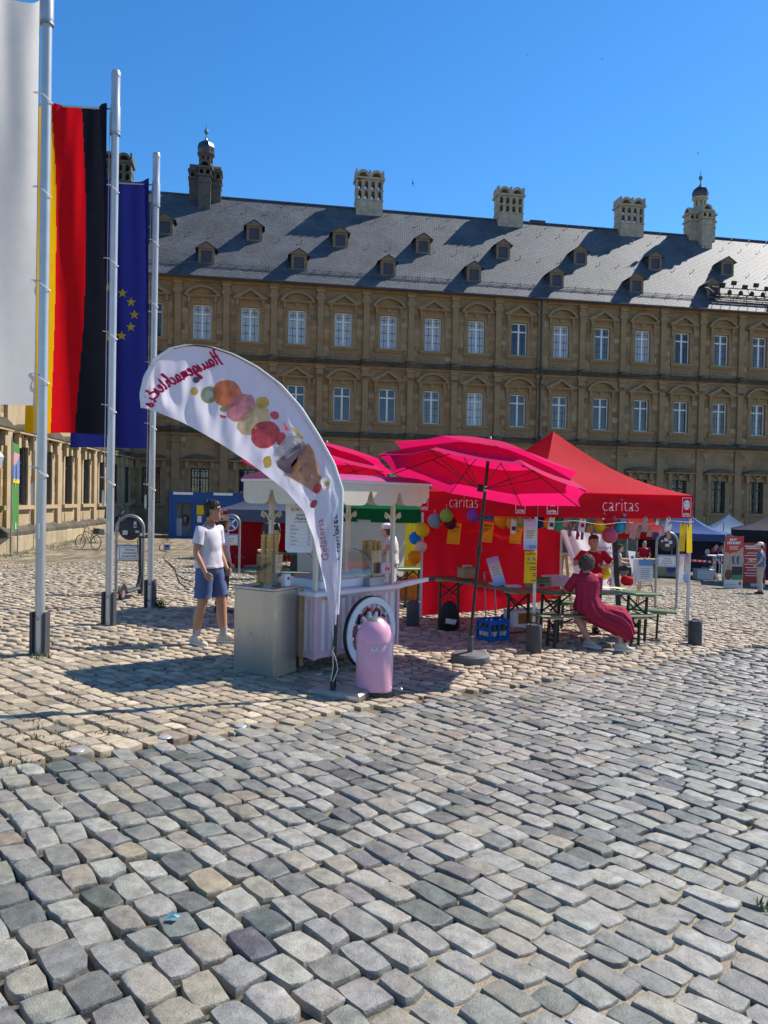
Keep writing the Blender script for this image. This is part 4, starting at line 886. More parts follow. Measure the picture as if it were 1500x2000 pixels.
def strokes(name, word, mat, path, size, wid, mirror=True, kern=1.0):
    """path: picture points from the first letter to the last (base line)"""
    pts = [V((x, y, 0)) for x, y in path]; Lw = sum(max(x for st in GL[c] for x, y in st)*1.0+.08 for c in word); q = MB(); cur = 0
    tot = sum((b-a).length for a, b in zip(pts, pts[1:])); sc = tot/Lw
    for c in word:
        for st in GL[c]:
            dense = []
            for a, b in zip(st, st[1:]): dense += [(a[0]+(b[0]-a[0])*k/3, a[1]+(b[1]-a[1])*k/3) for k in range(3)]
            dense.append(st[-1]); sm = [dense[0]]+[((dense[i-1][0]+dense[i][0]*2+dense[i+1][0])/4, (dense[i-1][1]+dense[i][1]*2+dense[i+1][1])/4) for i in range(1, len(dense)-1)]+[dense[-1]]
            pp = []
            for x, y in sm:
                t = (cur+x+.15*y)/Lw; p = along(pts, t); p2 = along(pts, min(1, t+.02)); p1 = along(pts, max(0, t-.02)); d = (p2-p1).normalized(); up = V((-d.y, d.x, 0)) if mirror else V((d.y, -d.x, 0))
                pp.append(p+up*(y*size)+ (d*((t-1)*tot) if t > 1 else d*(t*tot) if t < 0 else V((0, 0, 0))))
            P3 = [sailpt(p.x, p.y, .014) for p in pp]
            L_, R_ = [], []
            for i, p in enumerate(P3):
                d = (P3[min(i+1, len(P3)-1)]-P3[max(i-1, 0)]).normalized(); s = d.cross(NRM).normalized()*(wid*(1.25 if 0 < i < len(P3)-1 else .6)); L_.append(p+s); R_.append(p-s)
            n = len(P3); q.add(L_+R_, [(i, i+1, n+i+1, n+i) for i in range(n-1)])
        cur += max(x for st in GL[c] for x, y in st)+.08
    return q.build(name, mat, ff, smooth=0)
m_script = M('crimson_print', (.55, .02, .09), .7, var=.05, transl=.3); m_scriptb = M('black_print', (.02, .02, .035), .7, var=.05, transl=.15); m_gel = M('rose_print', (.52, .13, .16), .7, var=.05, transl=.3)
strokes('lettering', 'Hausgemachtes', m_script, [(434, 709), (400, 722), (365, 738), (335, 754), (307, 772)], 15, .0075)
strokes('lettering', 'Eis', m_script, [(312, 766), (306, 780), (297, 797)], 15, .0075)
strokes('lettering', 'Plaupner', m_scriptb, [(657, 1092), (655, 1070), (652, 1045), (648, 1006)], 8.0, .0036)
# word in plain type, mirrored, running up the foot of the sail
cu = bpy.data.curves.new('lettering', 'FONT'); cu.body = 'Gelateria'; cu.size = 1; cu.resolution_u = 2; tmp = bpy.data.objects.new('t', cu); me = tmp.to_mesh().copy(); tmp.to_mesh_clear(); bpy.data.objects.remove(tmp)
xs_ = [v.co.x for v in me.vertices]; x0, x1 = min(xs_), max(xs_)
for v in me.vertices:
    t = (v.co.x-x0)/(x1-x0); bx, by = 640-13*t, 1093-80*t; up = V((-1, .16, 0)).normalized(); k = 19*v.co.y; v.co = sailpt(bx+up.x*k, by+up.y*k, .014)
me.materials.clear(); me.materials.append(m_gel); put('lettering', me, ff)

# ---------------------------------------------------------------- pink bin
bp = G(730, 1361); bn = thing('pedal_bin', 'tall pink pedal bin with a rounded lid beside the feather flag', 'bin', bp+V((0, .17, 0)), 0)
m_pink = M('pink_enamel', (.74, .34, .43), .3, var=.04, spec=.4, coat=.12); RB = .182
MB().lathe([(RB+.012, -.01), (RB+.012, .035), (RB, .04)], 32).build('base_ring', m_black, bn)
MB().lathe([(RB, .036), (RB, .505), (RB-.004, .512)], 40).build('body', m_pink, bn)
l = MB().lathe([(RB+.003, .508), (RB+.003, .53), (RB-.001, .545), (RB-.012, .60), (RB-.04, .655), (RB-.085, .70), (RB-.09, .705)], 40).build('lid', m_pink, bn)
MB().lathe([(RB-.088, .700), (RB-.10, .715), (.05, .735), (.01, .738)], 24).build('flap', m_steel, l)
q = MB(); q.box(-.035, .035, -RB-.004, -RB+.01, .44, .475); lb = q.build('label_plate', m_paper, bn, smooth=0); text('lettering', 'ICE', .014, m_ink, lb, (0, -RB-.006, .462))
q = MB(); q.tube([(RB*.8, -.02, .05), (RB+.07, -.06, .05)], .014, 8); q.sphere((RB+.075, -.062, .05), (.025, .025, .018), 10, 6); q.build('pedal', m_steel, bn)
# ---------------------------------------------------------------- ice cream cart
E1 = V((.66, .75, 0)).normalized(); CRZ = atan2(E1.y, E1.x); co = V((-.82, 8.08, 0))+E1*.15; co.z = gz(co.x, co.y)-.01
cart = thing('ice_cream_cart', 'pink and white striped ice cream cart with a scalloped canopy and big spoked wheel', 'ice cream cart', co, CRZ)
m_cream = M('cream_panel', (.66, .59, .46), .5, var=.05); m_cwhite = M('white_laminate', (.72, .70, .69), .4, var=.05, vs=2); m_cpink = M('pale_pink_paint', (.66, .40, .43), .4, var=.06)
m_pinkroof = M('magenta_roof_foil', (.46, .05, .17), .4, var=.1); m_glass = glassmat('display_glass', (.93, .95, .96), .10); m_cone = M('wafer', (.55, .33, .12), .8, var=.3, vs=30, bump=.4, bs=60)
m_cherry = M('cherry_red_paint', (.50, .02, .06), .4)
CL, CD, CH = 1.34, .84, .885
q = MB(); q.box(0, CL, .0, CD, .17, .83); q.build('body', m_cwhite, cart, smooth=0)
x = .05; n = 0
while x < CL-.05:
    q = MB(); q.box(x, x+.052, -.004, -.0005, .24, .80); q.build('stripe', m_cpink, cart, smooth=0); x += .104
y = .06
while y < CD-.06:
    q = MB(); q.box(-.004, -.0005, y, y+.052, .24, .80); q.build('stripe', m_cpink, cart, smooth=0); y += .104
for a, b in ((-.03, .012), (CL-.012, CL+.03)):
    for c, d in ((-.03, .012), (CD-.012, CD+.03)): q = MB(); q.box(a, b, c, d, .16, .83); q.build('corner_trim', m_cpink, cart, smooth=0)
for bx in ((.0121, CL-.0121, -.02, -.006, .17, .235), (.0121, CL-.0121, -.02, -.006, .795, .83), (-.02, -.006, .0121, CD-.0121, .17, .235)): q = MB(); q.box(*bx); q.build('edge_trim', m_cpink, cart, smooth=0)
q = MB(); q.bbox(-.06, CL+.05, -.07, CD+.05, .832, CH, .012); q.build('counter', m_cwhite, cart, smooth=20)
q = MB(); q.loft([[(CL+.05, .0, CH-.06), (CL+.05, .14, CH-.06), (CL+.05, .14, CH), (CL+.05, .0, CH)], [(CL+.70, .05, CH-.02), (CL+.70, .10, CH-.02), (CL+.70, .10, CH+.025), (CL+.70, .05, CH+.025)]])
hd = q.build('handle', m_cwhite, cart, smooth=0); MB().tube([(CL+.69, .075, CH+.002), (CL+.84, .075, CH+.012)], .03, 10).build('grip', m_black, hd)
q = MB(); q.loft([[(CL+.05, CD-.14, CH-.06), (CL+.05, CD-.02, CH-.06), (CL+.05, CD-.02, CH), (CL+.05, CD-.14, CH)], [(CL+.45, CD-.1, CH-.02), (CL+.45, CD-.05, CH-.02), (CL+.45, CD-.05, CH+.025), (CL+.45, CD-.1, CH+.025)]]); q.build('handle', m_cwhite, cart, smooth=0)
q = MB(); q.tube([(.1, -.06, CH-.075), (.45, -.06, CH-.075)], .008, 6); q.build('hinge', m_zinc, cart)
text('lettering', 'ice', .36, m_ink, cart, (.84, -.006, .56), shear=.25, bold=.006)
decalp = MB(); decalp.lathe([(.055, 0), (.055, .003)], 16); dp = decalp.build('print', PM['print_cream'], cart, (.80, -.003, .68)); dp.rotation_euler = (pi/2, 0, 0)
for (x, z, r, mm) in ((.80, .73, .035, PM['print_pink']), (.66, .62, .02, m_cherry), (1.12, .68, .018, m_cherry), (.58, .40, .015, m_cherry), (.72, .34, .014, m_cherry), (.50, .3, .012, m_cherry), (1.05, .76, .02, PM['print_cream'])):
    q = MB(); q.lathe([(r, 0), (r, .004)], 12); o = q.build('print', mm, cart, (x, -.003, z)); o.rotation_euler = (pi/2, 0, 0)
# wheel with turned spokes like skittles
wc = V((.71, -.17, .395)); wh = put('wheel', MB().mesh('none', m_wht), cart, wc)
def ringmesh(ro, ri, y0, y1, n=40):
    q = MB(); rings = []
    for r, y in ((ro, y0), (ro, y1), (ri, y1), (ri, y0)): rings.append([(r*cos(2*pi*i/n), y, r*sin(2*pi*i/n)) for i in range(n)])
    rings.append(rings[0]); q.loft(rings, cap=False); return q
wh.data = ringmesh(.40, .325, -.025, .03).mesh('rim', m_wht, 40)
ringmesh(.412, .401, -.010, .032).build('tyre', m_black, wh)
q = MB(); q.lathe([(.01, -.05), (.06, -.045), (.085, -.02), (.085, .04), (.03, .1)], 20); h = q.build('hub', m_cherry, wh); h.rotation_euler = (pi/2, 0, 0)
sp_ = MB(); sp_.lathe([(.02, 0), (.032, .03), (.036, .06), (.028, .11), (.018, .15), (.015, .165)], 12, m=0); sp_.lathe([(.026, .020), (.0365, .032), (.0365, .048), (.033, .052)], 12, m=1); sp_.lathe([(.016, .158), (.026, .17), (.026, .19), (.015, .2)], 12, m=1); sp_.lathe([(.015, .2), (.024, .213), (.02, .236), (.012, .242)], 12, m=0)
SPK = sp_.mesh('spoke', [m_wht, m_cherry], 40)
for i in range(12):
    a = 2*pi*i/12+.13; o = put('spoke', SPK, wh, (.085*cos(a), 0, .085*sin(a))); o.rotation_euler = (0, pi/2-a, 0)
w2 = wh.copy(); COL.objects.link(w2); w2.location = (wc.x, CD+.13, wc.z)
for c in wh.children: k = c.copy(); COL.objects.link(k); k.parent = w2
MB().tube([(wc.x, -.1, wc.z), (wc.x, CD+.1, wc.z)], .03, 8).build('axle', m_black, cart)
for xx in (.12, CL-.12): MB().tube([(xx, .4, .18), (xx, .4, -.03)], .025, 8).build('leg', m_black, cart)
q = MB(); q.sphere((.5, -.02, .53), .018, 10, 6); q.build('knob', m_black, cart)
# canopy
cz = 2.06; X0, X1, Y0, Y1 = -.30, 1.70, -.19, .86; vh = .24
def scallop(L, n, h):
    W = L/n; pts = [(0, h), (0, 0+.05)]; out = []
    out = [(0, h)]
    for i in range(n):
        a, b = i*W+W*.0, i*W+W*.80; out += [(a, .07), (a+.015, .03), (a+.05, .006), (a+.10, 0), (b-.10, 0), (b-.05, .008), (b-.015, .035), (b, .08)]
        if i < n-1: out += [(b+.03, h*.62), (b+W*.1, h*.66), ((i+1)*W-.03, h*.62)]
    out += [(L, .10), (L, h)]
    return out
for (o, u, d, L, n) in (((X0, Y0, cz-vh), (1, 0, 0), (0, .02, 0), X1-X0, 4), ((X0, Y1-.02, cz-vh), (1, 0, 0), (0, .02, 0), X1-X0, 4), ((X0+.001, Y1-.021, cz-vh), (0, -1, 0), (.02, 0, 0), Y1-Y0-.042, 2), ((X1-.021, Y1-.021, cz-vh), (0, -1, 0), (.02, 0, 0), Y1-Y0-.042, 2)):
    MB().prism(scallop(L, n, vh), o, u, (0, 0, 1), d).build('valance', m_cream, cart, smooth=0)
q = MB(); q.box(X0-.02, X1+.02, Y0-.02, Y1+.02, cz+.001, cz+.03); q.build('canopy_frame', m_cwhite, cart, smooth=0)
q = MB(); N = 10; ym = (Y0+Y1)/2; yh = (Y1-Y0)/2+.03
sec = [(ym-yh+2*yh*i/N, cz+.031+.085*sin(pi*i/N)**.7) for i in range(N+1)]
q.prism(sec, (X0-.03, 0, 0), (0, 1, 0), (0, 0, 1), (X1-X0+.06, 0, 0)); q.build('canopy_roof', m_pinkroof, cart, smooth=40)
for x, y in ((.05, .05), (CL-.03, .05), (.05, CD-.05), (CL-.03, CD-.05)):
    q = MB(); q.box(x-.022, x+.022, y-.022, y+.022, CH+.001, cz); q.build('post', m_cream, cart, smooth=0)
    for s in (-1, 1): # curled bracket
        q = MB(); q.tube([(x+s*.03, y, cz-.42), (x+s*.08, y, cz-.36), (x+s*.13, y, cz-.33), (x+s*.14, y, cz-.37), (x+s*.11, y, cz-.39), (x+s*.10, y, cz-.36)], .014, 6); q.build('bracket', m_cream, cart)
# gelato tubs under curved glass
q = MB(); q.bbox(.16, 1.0, .08, .62, CH+.001, CH+.10, .015); q.build('cooling_tray', m_wht, cart, smooth=20)
q = MB()
for i in range(4): q.bbox(.19+.2*i, .37+.2*i, .14, .56, CH+.09, CH+.125, .01)
q.build('tub_lid', m_zinc, cart, smooth=20)
q = MB(); q.sheet(lambda u, v: (.16+.84*u, .10+.30*(1-cos(v*pi/2))*1.0, CH+.11+.30*sin(v*pi/2)), 2, 10); q.build('sneeze_guard', m_glass, cart, smooth=180)
for xx in (.16, 1.0): q = MB(); q.tube([(xx, .10+.30*(1-cos(v/8*pi/2)), CH+.11+.30*sin(v/8*pi/2)) for v in range(9)], .008, 6); q.build('glass_edge', m_zinc, cart)
q = MB(); q.box(1.02, 1.32, .11, .115, CH+.05, CH+.40); q.box(1.02, 1.025, .12, .5, CH+.05, CH+.40); q.build('glass_screen', m_glass, cart, smooth=0)
q = MB(); q.box(.84, 1.10, -.02, .06, CH+.001, CH+.10); q.build('flap_box', m_zinc, cart, smooth=0)
def cones(parent, x, y, z, n, H, name='cone_stack'):
    q = MB(); prof = [(.006, 0)]; k = 0
    while k*.045 < H: z0 = k*.045; prof += [(.026, z0+.01), (.033, z0+.05), (.030, z0+.052)]; k += 1
    prof.append((.03, H+.03)); q.lathe(prof, 12); o = q.build(name, m_cone, parent, (x, y, z), smooth=30); return o
for i in range(3):
    for j in range(2): cones(cart, 1.08+.08*i, .2+.09*j, CH+.002, 6, .46+.02*((i*3+j)%3))
q = MB(); q.bbox(1.13, 1.29, .04, .075, CH+.12, CH+.25, .006); sg = q.build('price_tag', m_cwhite, cart, smooth=0)
for i in range(8): k = MB(); k.box(1.135+.02*i, 1.144+.02*i, .0385, .0395, CH+.125, CH+.245); k.build('stripe', M('pink_print', (.7, .25, .38), .6), sg, smooth=0)
text('lettering', 'Ice', .07, m_cherry, sg, (1.21, .037, CH+.185), shear=.3, bold=.001)
# left: acrylic stand with cones, napkins, menu board
acr = thing('cone_holder', 'clear acrylic holder with stacked ice cream cones beside the menu board', 'cone holder', (0, 0, 0)); acr.parent = None
cm = Matrix.Translation(co) @ Matrix.Rotation(CRZ, 4, 'Z')
cabN = G(533, 1322); l_ = V((-.87, .49, 0)).normalized(); r_ = V((-l_.y*-1, 0, 0)); r_ = V((.49, .87, 0)).normalized()
cab = thing('steel_cabinet', 'brushed stainless steel cabinet standing at the left end of the ice cream cart', 'cabinet', cabN+V((0, 0, -.02)), atan2(r_.y, r_.x))
def lbox(a, b, c, d, e, f): return (a, b, c, d, e, f)
q = MB(); q.bbox(0, .41, 0, .53, .0, .90, .004); q.build('body', m_steel, cab, smooth=0)
q = MB(); q.bbox(-.012, .425, -.012, .54, .901, .93, .005); q.build('lid', m_steel, cab, smooth=0)
for z in (.16, .80): q = MB(); q.box(.35, .40, -.006, -.0005, z-.03, z+.03); q.build('hinge', m_zinc, cab, smooth=0)
q = MB(); q.lathe([(.006, 0), (.006, .004)], 8)
RV = q.mesh('rivet', m_black)
for x, y, z in ((-.002, .12, .42), (-.002, .30, .44), (-.002, .46, .45)): o = put('rivet', RV, cab, (x, y, z)); o.rotation_euler = (0, -pi/2, 0)
q = MB(); q.box(.427, .46, -.05, -.02, .06, .915); q.build('edge_batten', m_wood, cab, smooth=0)
def oncab(x, y, z): return cab.location + r_*x + V((-r_.y, r_.x, 0))*y + V((0, 0, z))
acr.location = oncab(.20, .22, .931); acr.rotation_euler = (0, 0, atan2(r_.y, r_.x))
q = MB()
for a in ((-.1, .1, -.1, -.096, 0, .34), (-.1, .1, .096, .1, 0, .34), (-.1, -.096, -.096, .096, 0, .34), (.096, .1, -.096, .096, 0, .34)): q.box(*a)
q.build('acrylic_box', m_glass, acr, smooth=0)
for i, (x, y, h) in enumerate(((-.05, -.03, .52), (.03, -.05, .56), (.04, .045, .42), (-.045, .05, .5))): cones(acr, x, y, .002, 5, h, 'cone_stack')
nb = thing('napkin_box', 'small white card box with a red flower on the steel cabinet', 'box', oncab(.28, .06, .931), atan2(r_.y, r_.x)-.2)
MB().bbox(-.04, .04, -.03, .03, 0, .13, .004).build('carton', m_wht, nb, smooth=0); q = MB()
for k in range(5): a = 2*pi*k/5; q.lathe([(.008, 0), (.008, .002)], 8, (.011*cos(a), .011*sin(a), 0))
o = q.build('flower_print', m_cherry, nb, (.005, -.0305, .085)); o.rotation_euler = (pi/2, 0, 0)
cr = tag(MB().lathe([(.01, 0), (.035, .005), (.05, .02), (.04, .035), (.02, .04)], 12).build('pastry', m_cone), 'brown wafer rolls lying on the steel cabinet', 'pastry'); cr.location = oncab(.08, .30, .931)
for k in range(5): pass
mb_ = thing('menu_board', 'white menu board with a price list hanging under the cart canopy', 'menu board', (0, 0, 0)); pt = at(585, 1032, 8.25); mb_.location = pt; mb_.rotation_euler = (0, 0, .18)
q = MB(); W, H = .15, .26; q.prism([(-W+.03, -H), (W-.03, -H), (W, -H+.03), (W, H), (-W, H), (-W, -H+.03)], (0, 0, 0), (1, 0, 0), (0, 0, 1), (0, .012, 0)); q.build('panel', m_wht, mb_, smooth=0)
text('lettering', 'SORTEN', .05, m_cherry, mb_, (.0, -.001, .20)); text('lettering', 'Gelateria', .032, m_ink, mb_, (.02, -.001, .145), shear=.2); text('lettering', 'Plaupner', .04, m_ink, mb_, (.02, -.001, .105), shear=.3); text('lettering', 'im Haus und Hof', .022, m_cherry, mb_, (.02, -.001, .07))
for i, wds in enumerate(('Vanille', 'Schokolade', 'Erdbeere', 'Mango', 'Haselnuss', 'Zitrone')):
    text('lettering', wds, .021, m_greyink, mb_, (-.10, -.001, .03-.04*i), align='LEFT'); text('lettering', '1,80', .021, m_greyink, mb_, (.08, -.001, .03-.04*i), align='LEFT')
    q = MB(); q.box(-.10, .12, -.0015, -.0002, .012-.04*i, .0135-.04*i); q.build('rule', m_greyink, mb_, smooth=0)
q = MB(); q.tube([(-.1, 0, H), (-.1, 0, H+.06)], .004, 5); q.tube([(.1, 0, H), (.1, 0, H+.06)], .004, 5); q.build('hanger', m_zinc, mb_)

# ---------------------------------------------------------------- pink parasols, two tiers of eight pointed panels
m_para = M('magenta_parasol_cloth', (.72, .010, .122), .7, var=.05, vs=2, transl=.48)
m_pole = M('dark_parasol_pole', (.045, .038, .042), .4, metal=.4); m_basegrey = M('grey_cement', (.11, .115, .12), .7, var=.2, vs=5, bump=.2, bs=30)
def parasol(label, base, top, Rr, tiltx, tilty, spin, full=True):
    t = thing('parasol', label, 'parasol', base, 0, 'pink two-tier parasols')
    A = (top-base); S0_ = V((0, 0, .30)); ax = (A-S0_).normalized()
    MB().lathe([(.235, -.02), (.245, .01), (.24, .075), (.215, .1), (.05, .115), (.045, .12)], 28).build('base', m_basegrey, t)
    MB().tube([(0, 0, .1), (0, 0, .29), (0, 0, .31)], [.036, .036, .042], 14).build('socket', m_basegrey, t)
    Lp = (A-S0_).length; J = S0_+ax*(Lp*.44)
    MB().tube([V((0, 0, .2)), S0_, S0_+ax*Lp*.99], .021, 12).build('pole', m_pole, t)
    q = MB(); q.tube([J-ax*.05, J-ax*.03, J+ax*.03, J+ax*.05], [.024, .034, .034, .024], 12); q.build('clamp', m_pole, t)
    q = MB(); k = S0_+ax*Lp*.74; q.tube([k, k+ax*.07], .0225, 12); q.build('sticker', m_wht, t)
    rot = Matrix.Rotation(tiltx, 3, 'X') @ Matrix.Rotation(tilty, 3, 'Y') @ Matrix.Rotation(spin, 3, 'Z'); apex = A
    def P(r, th, z): return apex+rot @ V((r*cos(th), r*sin(th), z))
    def tier(name, r0, r1, z0, z1, cut, sag):
        q = MB(); NS = 8
        for s in range(8):
            a0 = 2*pi*s/8
            def fn(u, v, a0=a0):
                th = a0+u*2*pi/8; e = sin(pi*u); rr = r1*(1-cut*e**.8); rc = cos(pi/8)/cos((u-.5)*2*pi/8)
                r = r0+(rr-r0)*v; r *= rc/cos(pi/8)*1.0 if False else 1
                return P(r*(rc*.5+.5), th, z0+(z1-z0)*(v**1.25)-sag*e*v*.6)
            q.sheet(fn, 8, 6)
        return q.build(name, m_para, t, smooth=30)
    tier('upper_canopy', .0, Rr*.98, -.0, -.32, .075, .012); tier('lower_canopy', Rr*.52, Rr*1.12, -.22, -.53, .09, .015)
    for s in range(8):
        th = 2*pi*s/8; q = MB(); q.tube([P(.05, th, -.06), P(Rr*.52, th, -.245), P(Rr*1.1, th, -.545)], .007, 5); q.tube([P(.06, th, -.62), P(Rr*.62, th, -.31)], .006, 5); q.build('rib', m_pole, t)
    c = rot @ V((0, 0, 1)); MB().tube([apex-c*.66, apex-c*.58], .04, 10).build('runner', m_black, t)
    q = MB(); q.sphere(apex+c*.02, (.022, .022, .03), 10, 6); q.build('finial', m_zinc, t); return t
ub = G(918, 1291); parasol('pink parasol with a grey round foot standing before the red tent', ub, at(957, 860, ub.y+.05), 1.21, -.15, .19, .22)
u2 = V((-1.0, 13.2, gz(-1.0, 13.2))); parasol('pink parasol half hidden behind the ice cream cart canopy', u2, at(638, 866, 13.2), 1.25, -.17, .12, .1)

# ---------------------------------------------------------------- pop-up tents
def popup(label, cs, ztop, zbot, zpk, roofm, valm, group, legm=m_tentleg, legs=(0, 1, 2, 3), name='pop_up_tent', curve=.16, split=None):
    """cs: four ground corners in order; heights in metres above sea level of the viewer's feet"""
    cx = sum(c[0] for c in cs)/4; cy = sum(c[1] for c in cs)/4; o = V((cx, cy, 0)); t = thing(name, label, 'tent', o, 0, group)
    for i in range(4):
        a = V((cs[i][0], cs[i][1], 0))-o; b = V((cs[(i+1) % 4][0], cs[(i+1) % 4][1], 0))-o; q = MB()
        def fn(u, v, a=a, b=b):
            e = a.lerp(b, u); k = 1-v; z = ztop+(zpk-ztop)*(v-curve*sin(pi*v))+.0*u; p = e*k; return (p.x, p.y, z-.03*sin(pi*u)*sin(pi*k)*1.2)
        rm = roofm[i % len(roofm)] if isinstance(roofm, list) else roofm
        q.sheet(fn, 12, 14); q.build('roof_panel', rm, t, smooth=180)
        vm = valm[i % len(valm)] if isinstance(valm, list) else valm; n = (b-a).normalized(); n = V((n.y, -n.x, 0))
        q = MB(); q.sheet(lambda u, v, a=a, b=b, n=n: tuple((a.lerp(b, u)*1.003+n*(.004*sin(u*31)*(1-v)+.006*sin(u*9))).to_2d())+(zbot+(ztop-zbot)*v-.012*sin(pi*u),), 24, 4); q.build('valance', vm, t, smooth=180)
    for i in legs:
        c = V((cs[i][0], cs[i][1], 0))-o; k = c*.985; zg = gz(cs[i][0], cs[i][1]); q = MB(); q.bar((k.x, k.y, zg), (k.x, k.y, ztop-.02), .042, .042); q.build('leg', legm, t, smooth=0)
        q = MB(); q.bbox(k.x-.05, k.x+.05, k.y-.05, k.y+.05, zg-.02, zg+.012, .003); q.build('foot', m_zinc, t, smooth=0)
    q = MB(); q.tube([(0, 0, ztop-.35), (0, 0, zpk-.03)], .018, 6)
    for i in range(4):
        a = (V((cs[i][0], cs[i][1], 0))-o)*.98; b = (V((cs[(i+1) % 4][0], cs[(i+1) % 4][1], 0))-o)*.98; m_ = (a+b)/2
        q.bar((a.x, a.y, ztop-.03), (m_.x, m_.y, ztop-.32), .02); q.bar((m_.x, m_.y, ztop-.32), (b.x, b.y, ztop-.03), .02); q.bar((a.x, a.y, ztop-.32), (m_.x, m_.y, ztop-.03), .02); q.bar((m_.x, m_.y, ztop-.03), (b.x, b.y, ztop-.32), .02); q.bar((m_.x, m_.y, ztop-.2), (0, 0, ztop+.1), .018)
    q.build('scissor_frame', legm, t, smooth=0); return t, o
TF, TR, TL, TB = V((2.20, 11.13, 0)), V((5.12, 12.75, 0)), V((.65, 13.60, 0)), V((3.52, 15.2, 0))
red, ro = popup('red pop-up tent with white lettering on its flaps and balloons hung below', [TL, TF, TR, TB], 1.875, 1.50, 2.93, m_red, m_red, 'tents pitched on the square', curve=.17)
def tentwall(o, t, a, b, z0, z1, mat, name='side_wall', belly=.12, k=1):
    a, b = V((a[0], a[1], 0))-o, V((b[0], b[1], 0))-o; n = (b-a).normalized(); n = V((n.y, -n.x, 0))
    MB().sheet(lambda u, v: tuple((a.lerp(b, u)+n*(belly*sin(pi*u)*sin(pi*min(1, v*1.2))+.03*sin(u*14+v*3)*(1-v)+.015*sin(u*40-v*6)*(1-v))).to_2d())+(z0(u)+(z1-z0(u))*v,), 40, 24).build(name, mat, t, smooth=180)
tentwall(ro, red, TL+V((.03, .03, 0)), TB, lambda u: gz(TL.x+(TB.x-TL.x)*u, 14.4)+.06+.30*u**2, 1.6, m_red)
# print on the flaps
def flaptext(A_, B_, frac, body, size, z, off=-.02, mat=m_whitetxt, name='lettering'):
    p = A_.lerp(B_, frac)-ro; d = (B_-A_).normalized(); n = V((d.y, -d.x, 0)); rz = atan2(d.y, d.x); p = p*1.0+n*.03
    return text(name, body, size, mat, red, (p.x, p.y, z), (pi/2, 0, rz), bold=-.009)
flaptext(TL, TF, .43, 'caritas', .30, 1.69); flaptext(TF, TR, .50, 'caritas', .31, 1.69)
def emblem(A_, B_, frac, z, k=1):
    p = A_.lerp(B_, frac)-ro; d = (B_-A_).normalized(); n = V((d.y, -d.x, 0)); c = p+n*.032; up = V((0, 0, 1)); q = MB()
    def rect(x0, x1, z0, z1): q.prism([(x0, z0), (x1, z0), (x1, z1), (x0, z1)], (c.x, c.y, z), d, up, n*.003)
    W, H = .105*k, .155*k
    for a in ((-W, W, H-.008, H), (-W, W, -H, -H+.008), (-W, -W+.008, -H+.0081, H-.0081), (W-.008, W, -H+.0081, H-.0081)): rect(*a)
    oz = .035*k
    rect(-.017*k, .017*k, oz-.075*k, oz+.08*k); rect(-.07*k, -.0171*k, oz-.02*k, oz+.015*k); rect(.0171*k, .07*k, oz-.02*k, oz+.015*k)
    for i in range(12):                     # flames between the arms
        a = (i//3)*pi/2+pi/4+(i % 3-1)*.36; r0, r1 = .042*k, .088*k; w_ = .009*k; ca, sa = cos(a), sin(a)
        q.prism([(r0*ca-w_*.4*-sa, oz+r0*sa-w_*.4*ca), (r1*.85*ca+w_*sa, oz+r1*.85*sa-w_*ca), (r1*ca, oz+r1*sa), (r1*.85*ca-w_*sa, oz+r1*.85*sa+w_*ca), (r0*ca-w_*.4*sa, oz+r0*sa+w_*.4*ca)], (c.x, c.y, z), d, up, n*.003)
    q.build('emblem', m_whitetxt, red, smooth=0); flaptext(A_, B_, frac, 'caritas', .055*k, z-.115*k)
emblem(TL, TF, .055, 1.70); emblem(TF, TR, .085, 1.70); emblem(TF, TR, .945, 1.68); emblem(TL, TF, .90, 1.70)

# weights on the tent feet
def weight(p, label):
    t = thing('tent_weight', label, 'tent weight', p, 0, 'dark weights on the tent feet')
    MB().lathe([(.10, -.01), (.108, .01), (.108, .36), (.10, .38), (.095, .372), (.01, .37)], 24).build('bag', m_darkgrey, t)
    q = MB(); q.tube([(-.06, 0, .37), (-.05, 0, .40), (.0, 0, .41), (.05, 0, .40), (.06, 0, .37)], .008, 6); q.build('strap', m_black, t)
    for z in (.12, .30): q = MB(); q.tube([(-.10, .03, z), (-.17, .06, z)], .012, 6); q.build('clip', m_black, t)
weight(G(1042, 1273), 'dark grey tent weight at the front pole of the red tent'); weight(G(1357, 1258), 'dark grey tent weight at the right pole of the red tent'); weight(G(806, 1221), 'dark grey tent weight at the left pole of the red tent')

# beer tables and benches
def biertisch(label, p, q_, kind, group, mats=None):
    p, q_ = V(p), V(q_); c = (p+q_)/2; L = (q_-p).length; zg = (gz(p.x, p.y)+gz(q_.x, q_.y))/2; sl = (gz(q_.x, q_.y)-gz(p.x, p.y))/L
    H, W = (.77, .5) if kind == 'table' else (.47, .25); rz = atan2((q_-p).y, (q_-p).x)
    t = thing('beer_'+kind, label, kind, (c.x, c.y, zg), rz, group); t.rotation_euler = (0, -math.atan(sl), rz)
    MB().bbox(-L/2, L/2, -W/2, W/2, H-.028, H, .006).build('top_board', m_green_top, t, smooth=0)
    for s in (-1, 1):
        q = MB(); xx = s*(L/2-.28); q.box(xx-.12, xx+.12, -W/2+.03, W/2-.03, H-.06, H-.0285); q.build('batten', m_wood, t, smooth=0)
        g = MB(); x = s*(L/2-.30); w_ = W/2-.05
        for sy in (-1, 1): g.bar((x, sy*w_, 0), (x, sy*w_, H-.06), .034, .034)
        g.bar((x, -w_, .10), (x, w_, .10), .025); g.bar((x, -w_, H*.55), (x, w_, H-.1), .022); g.bar((x, w_, H*.55), (x, -w_, H-.1), .022)
        g.bar((x, 0, H*.6), (x-s*.38, 0, H-.06), .022); g.build('leg_frame', m_leg, t, smooth=0)
    return t
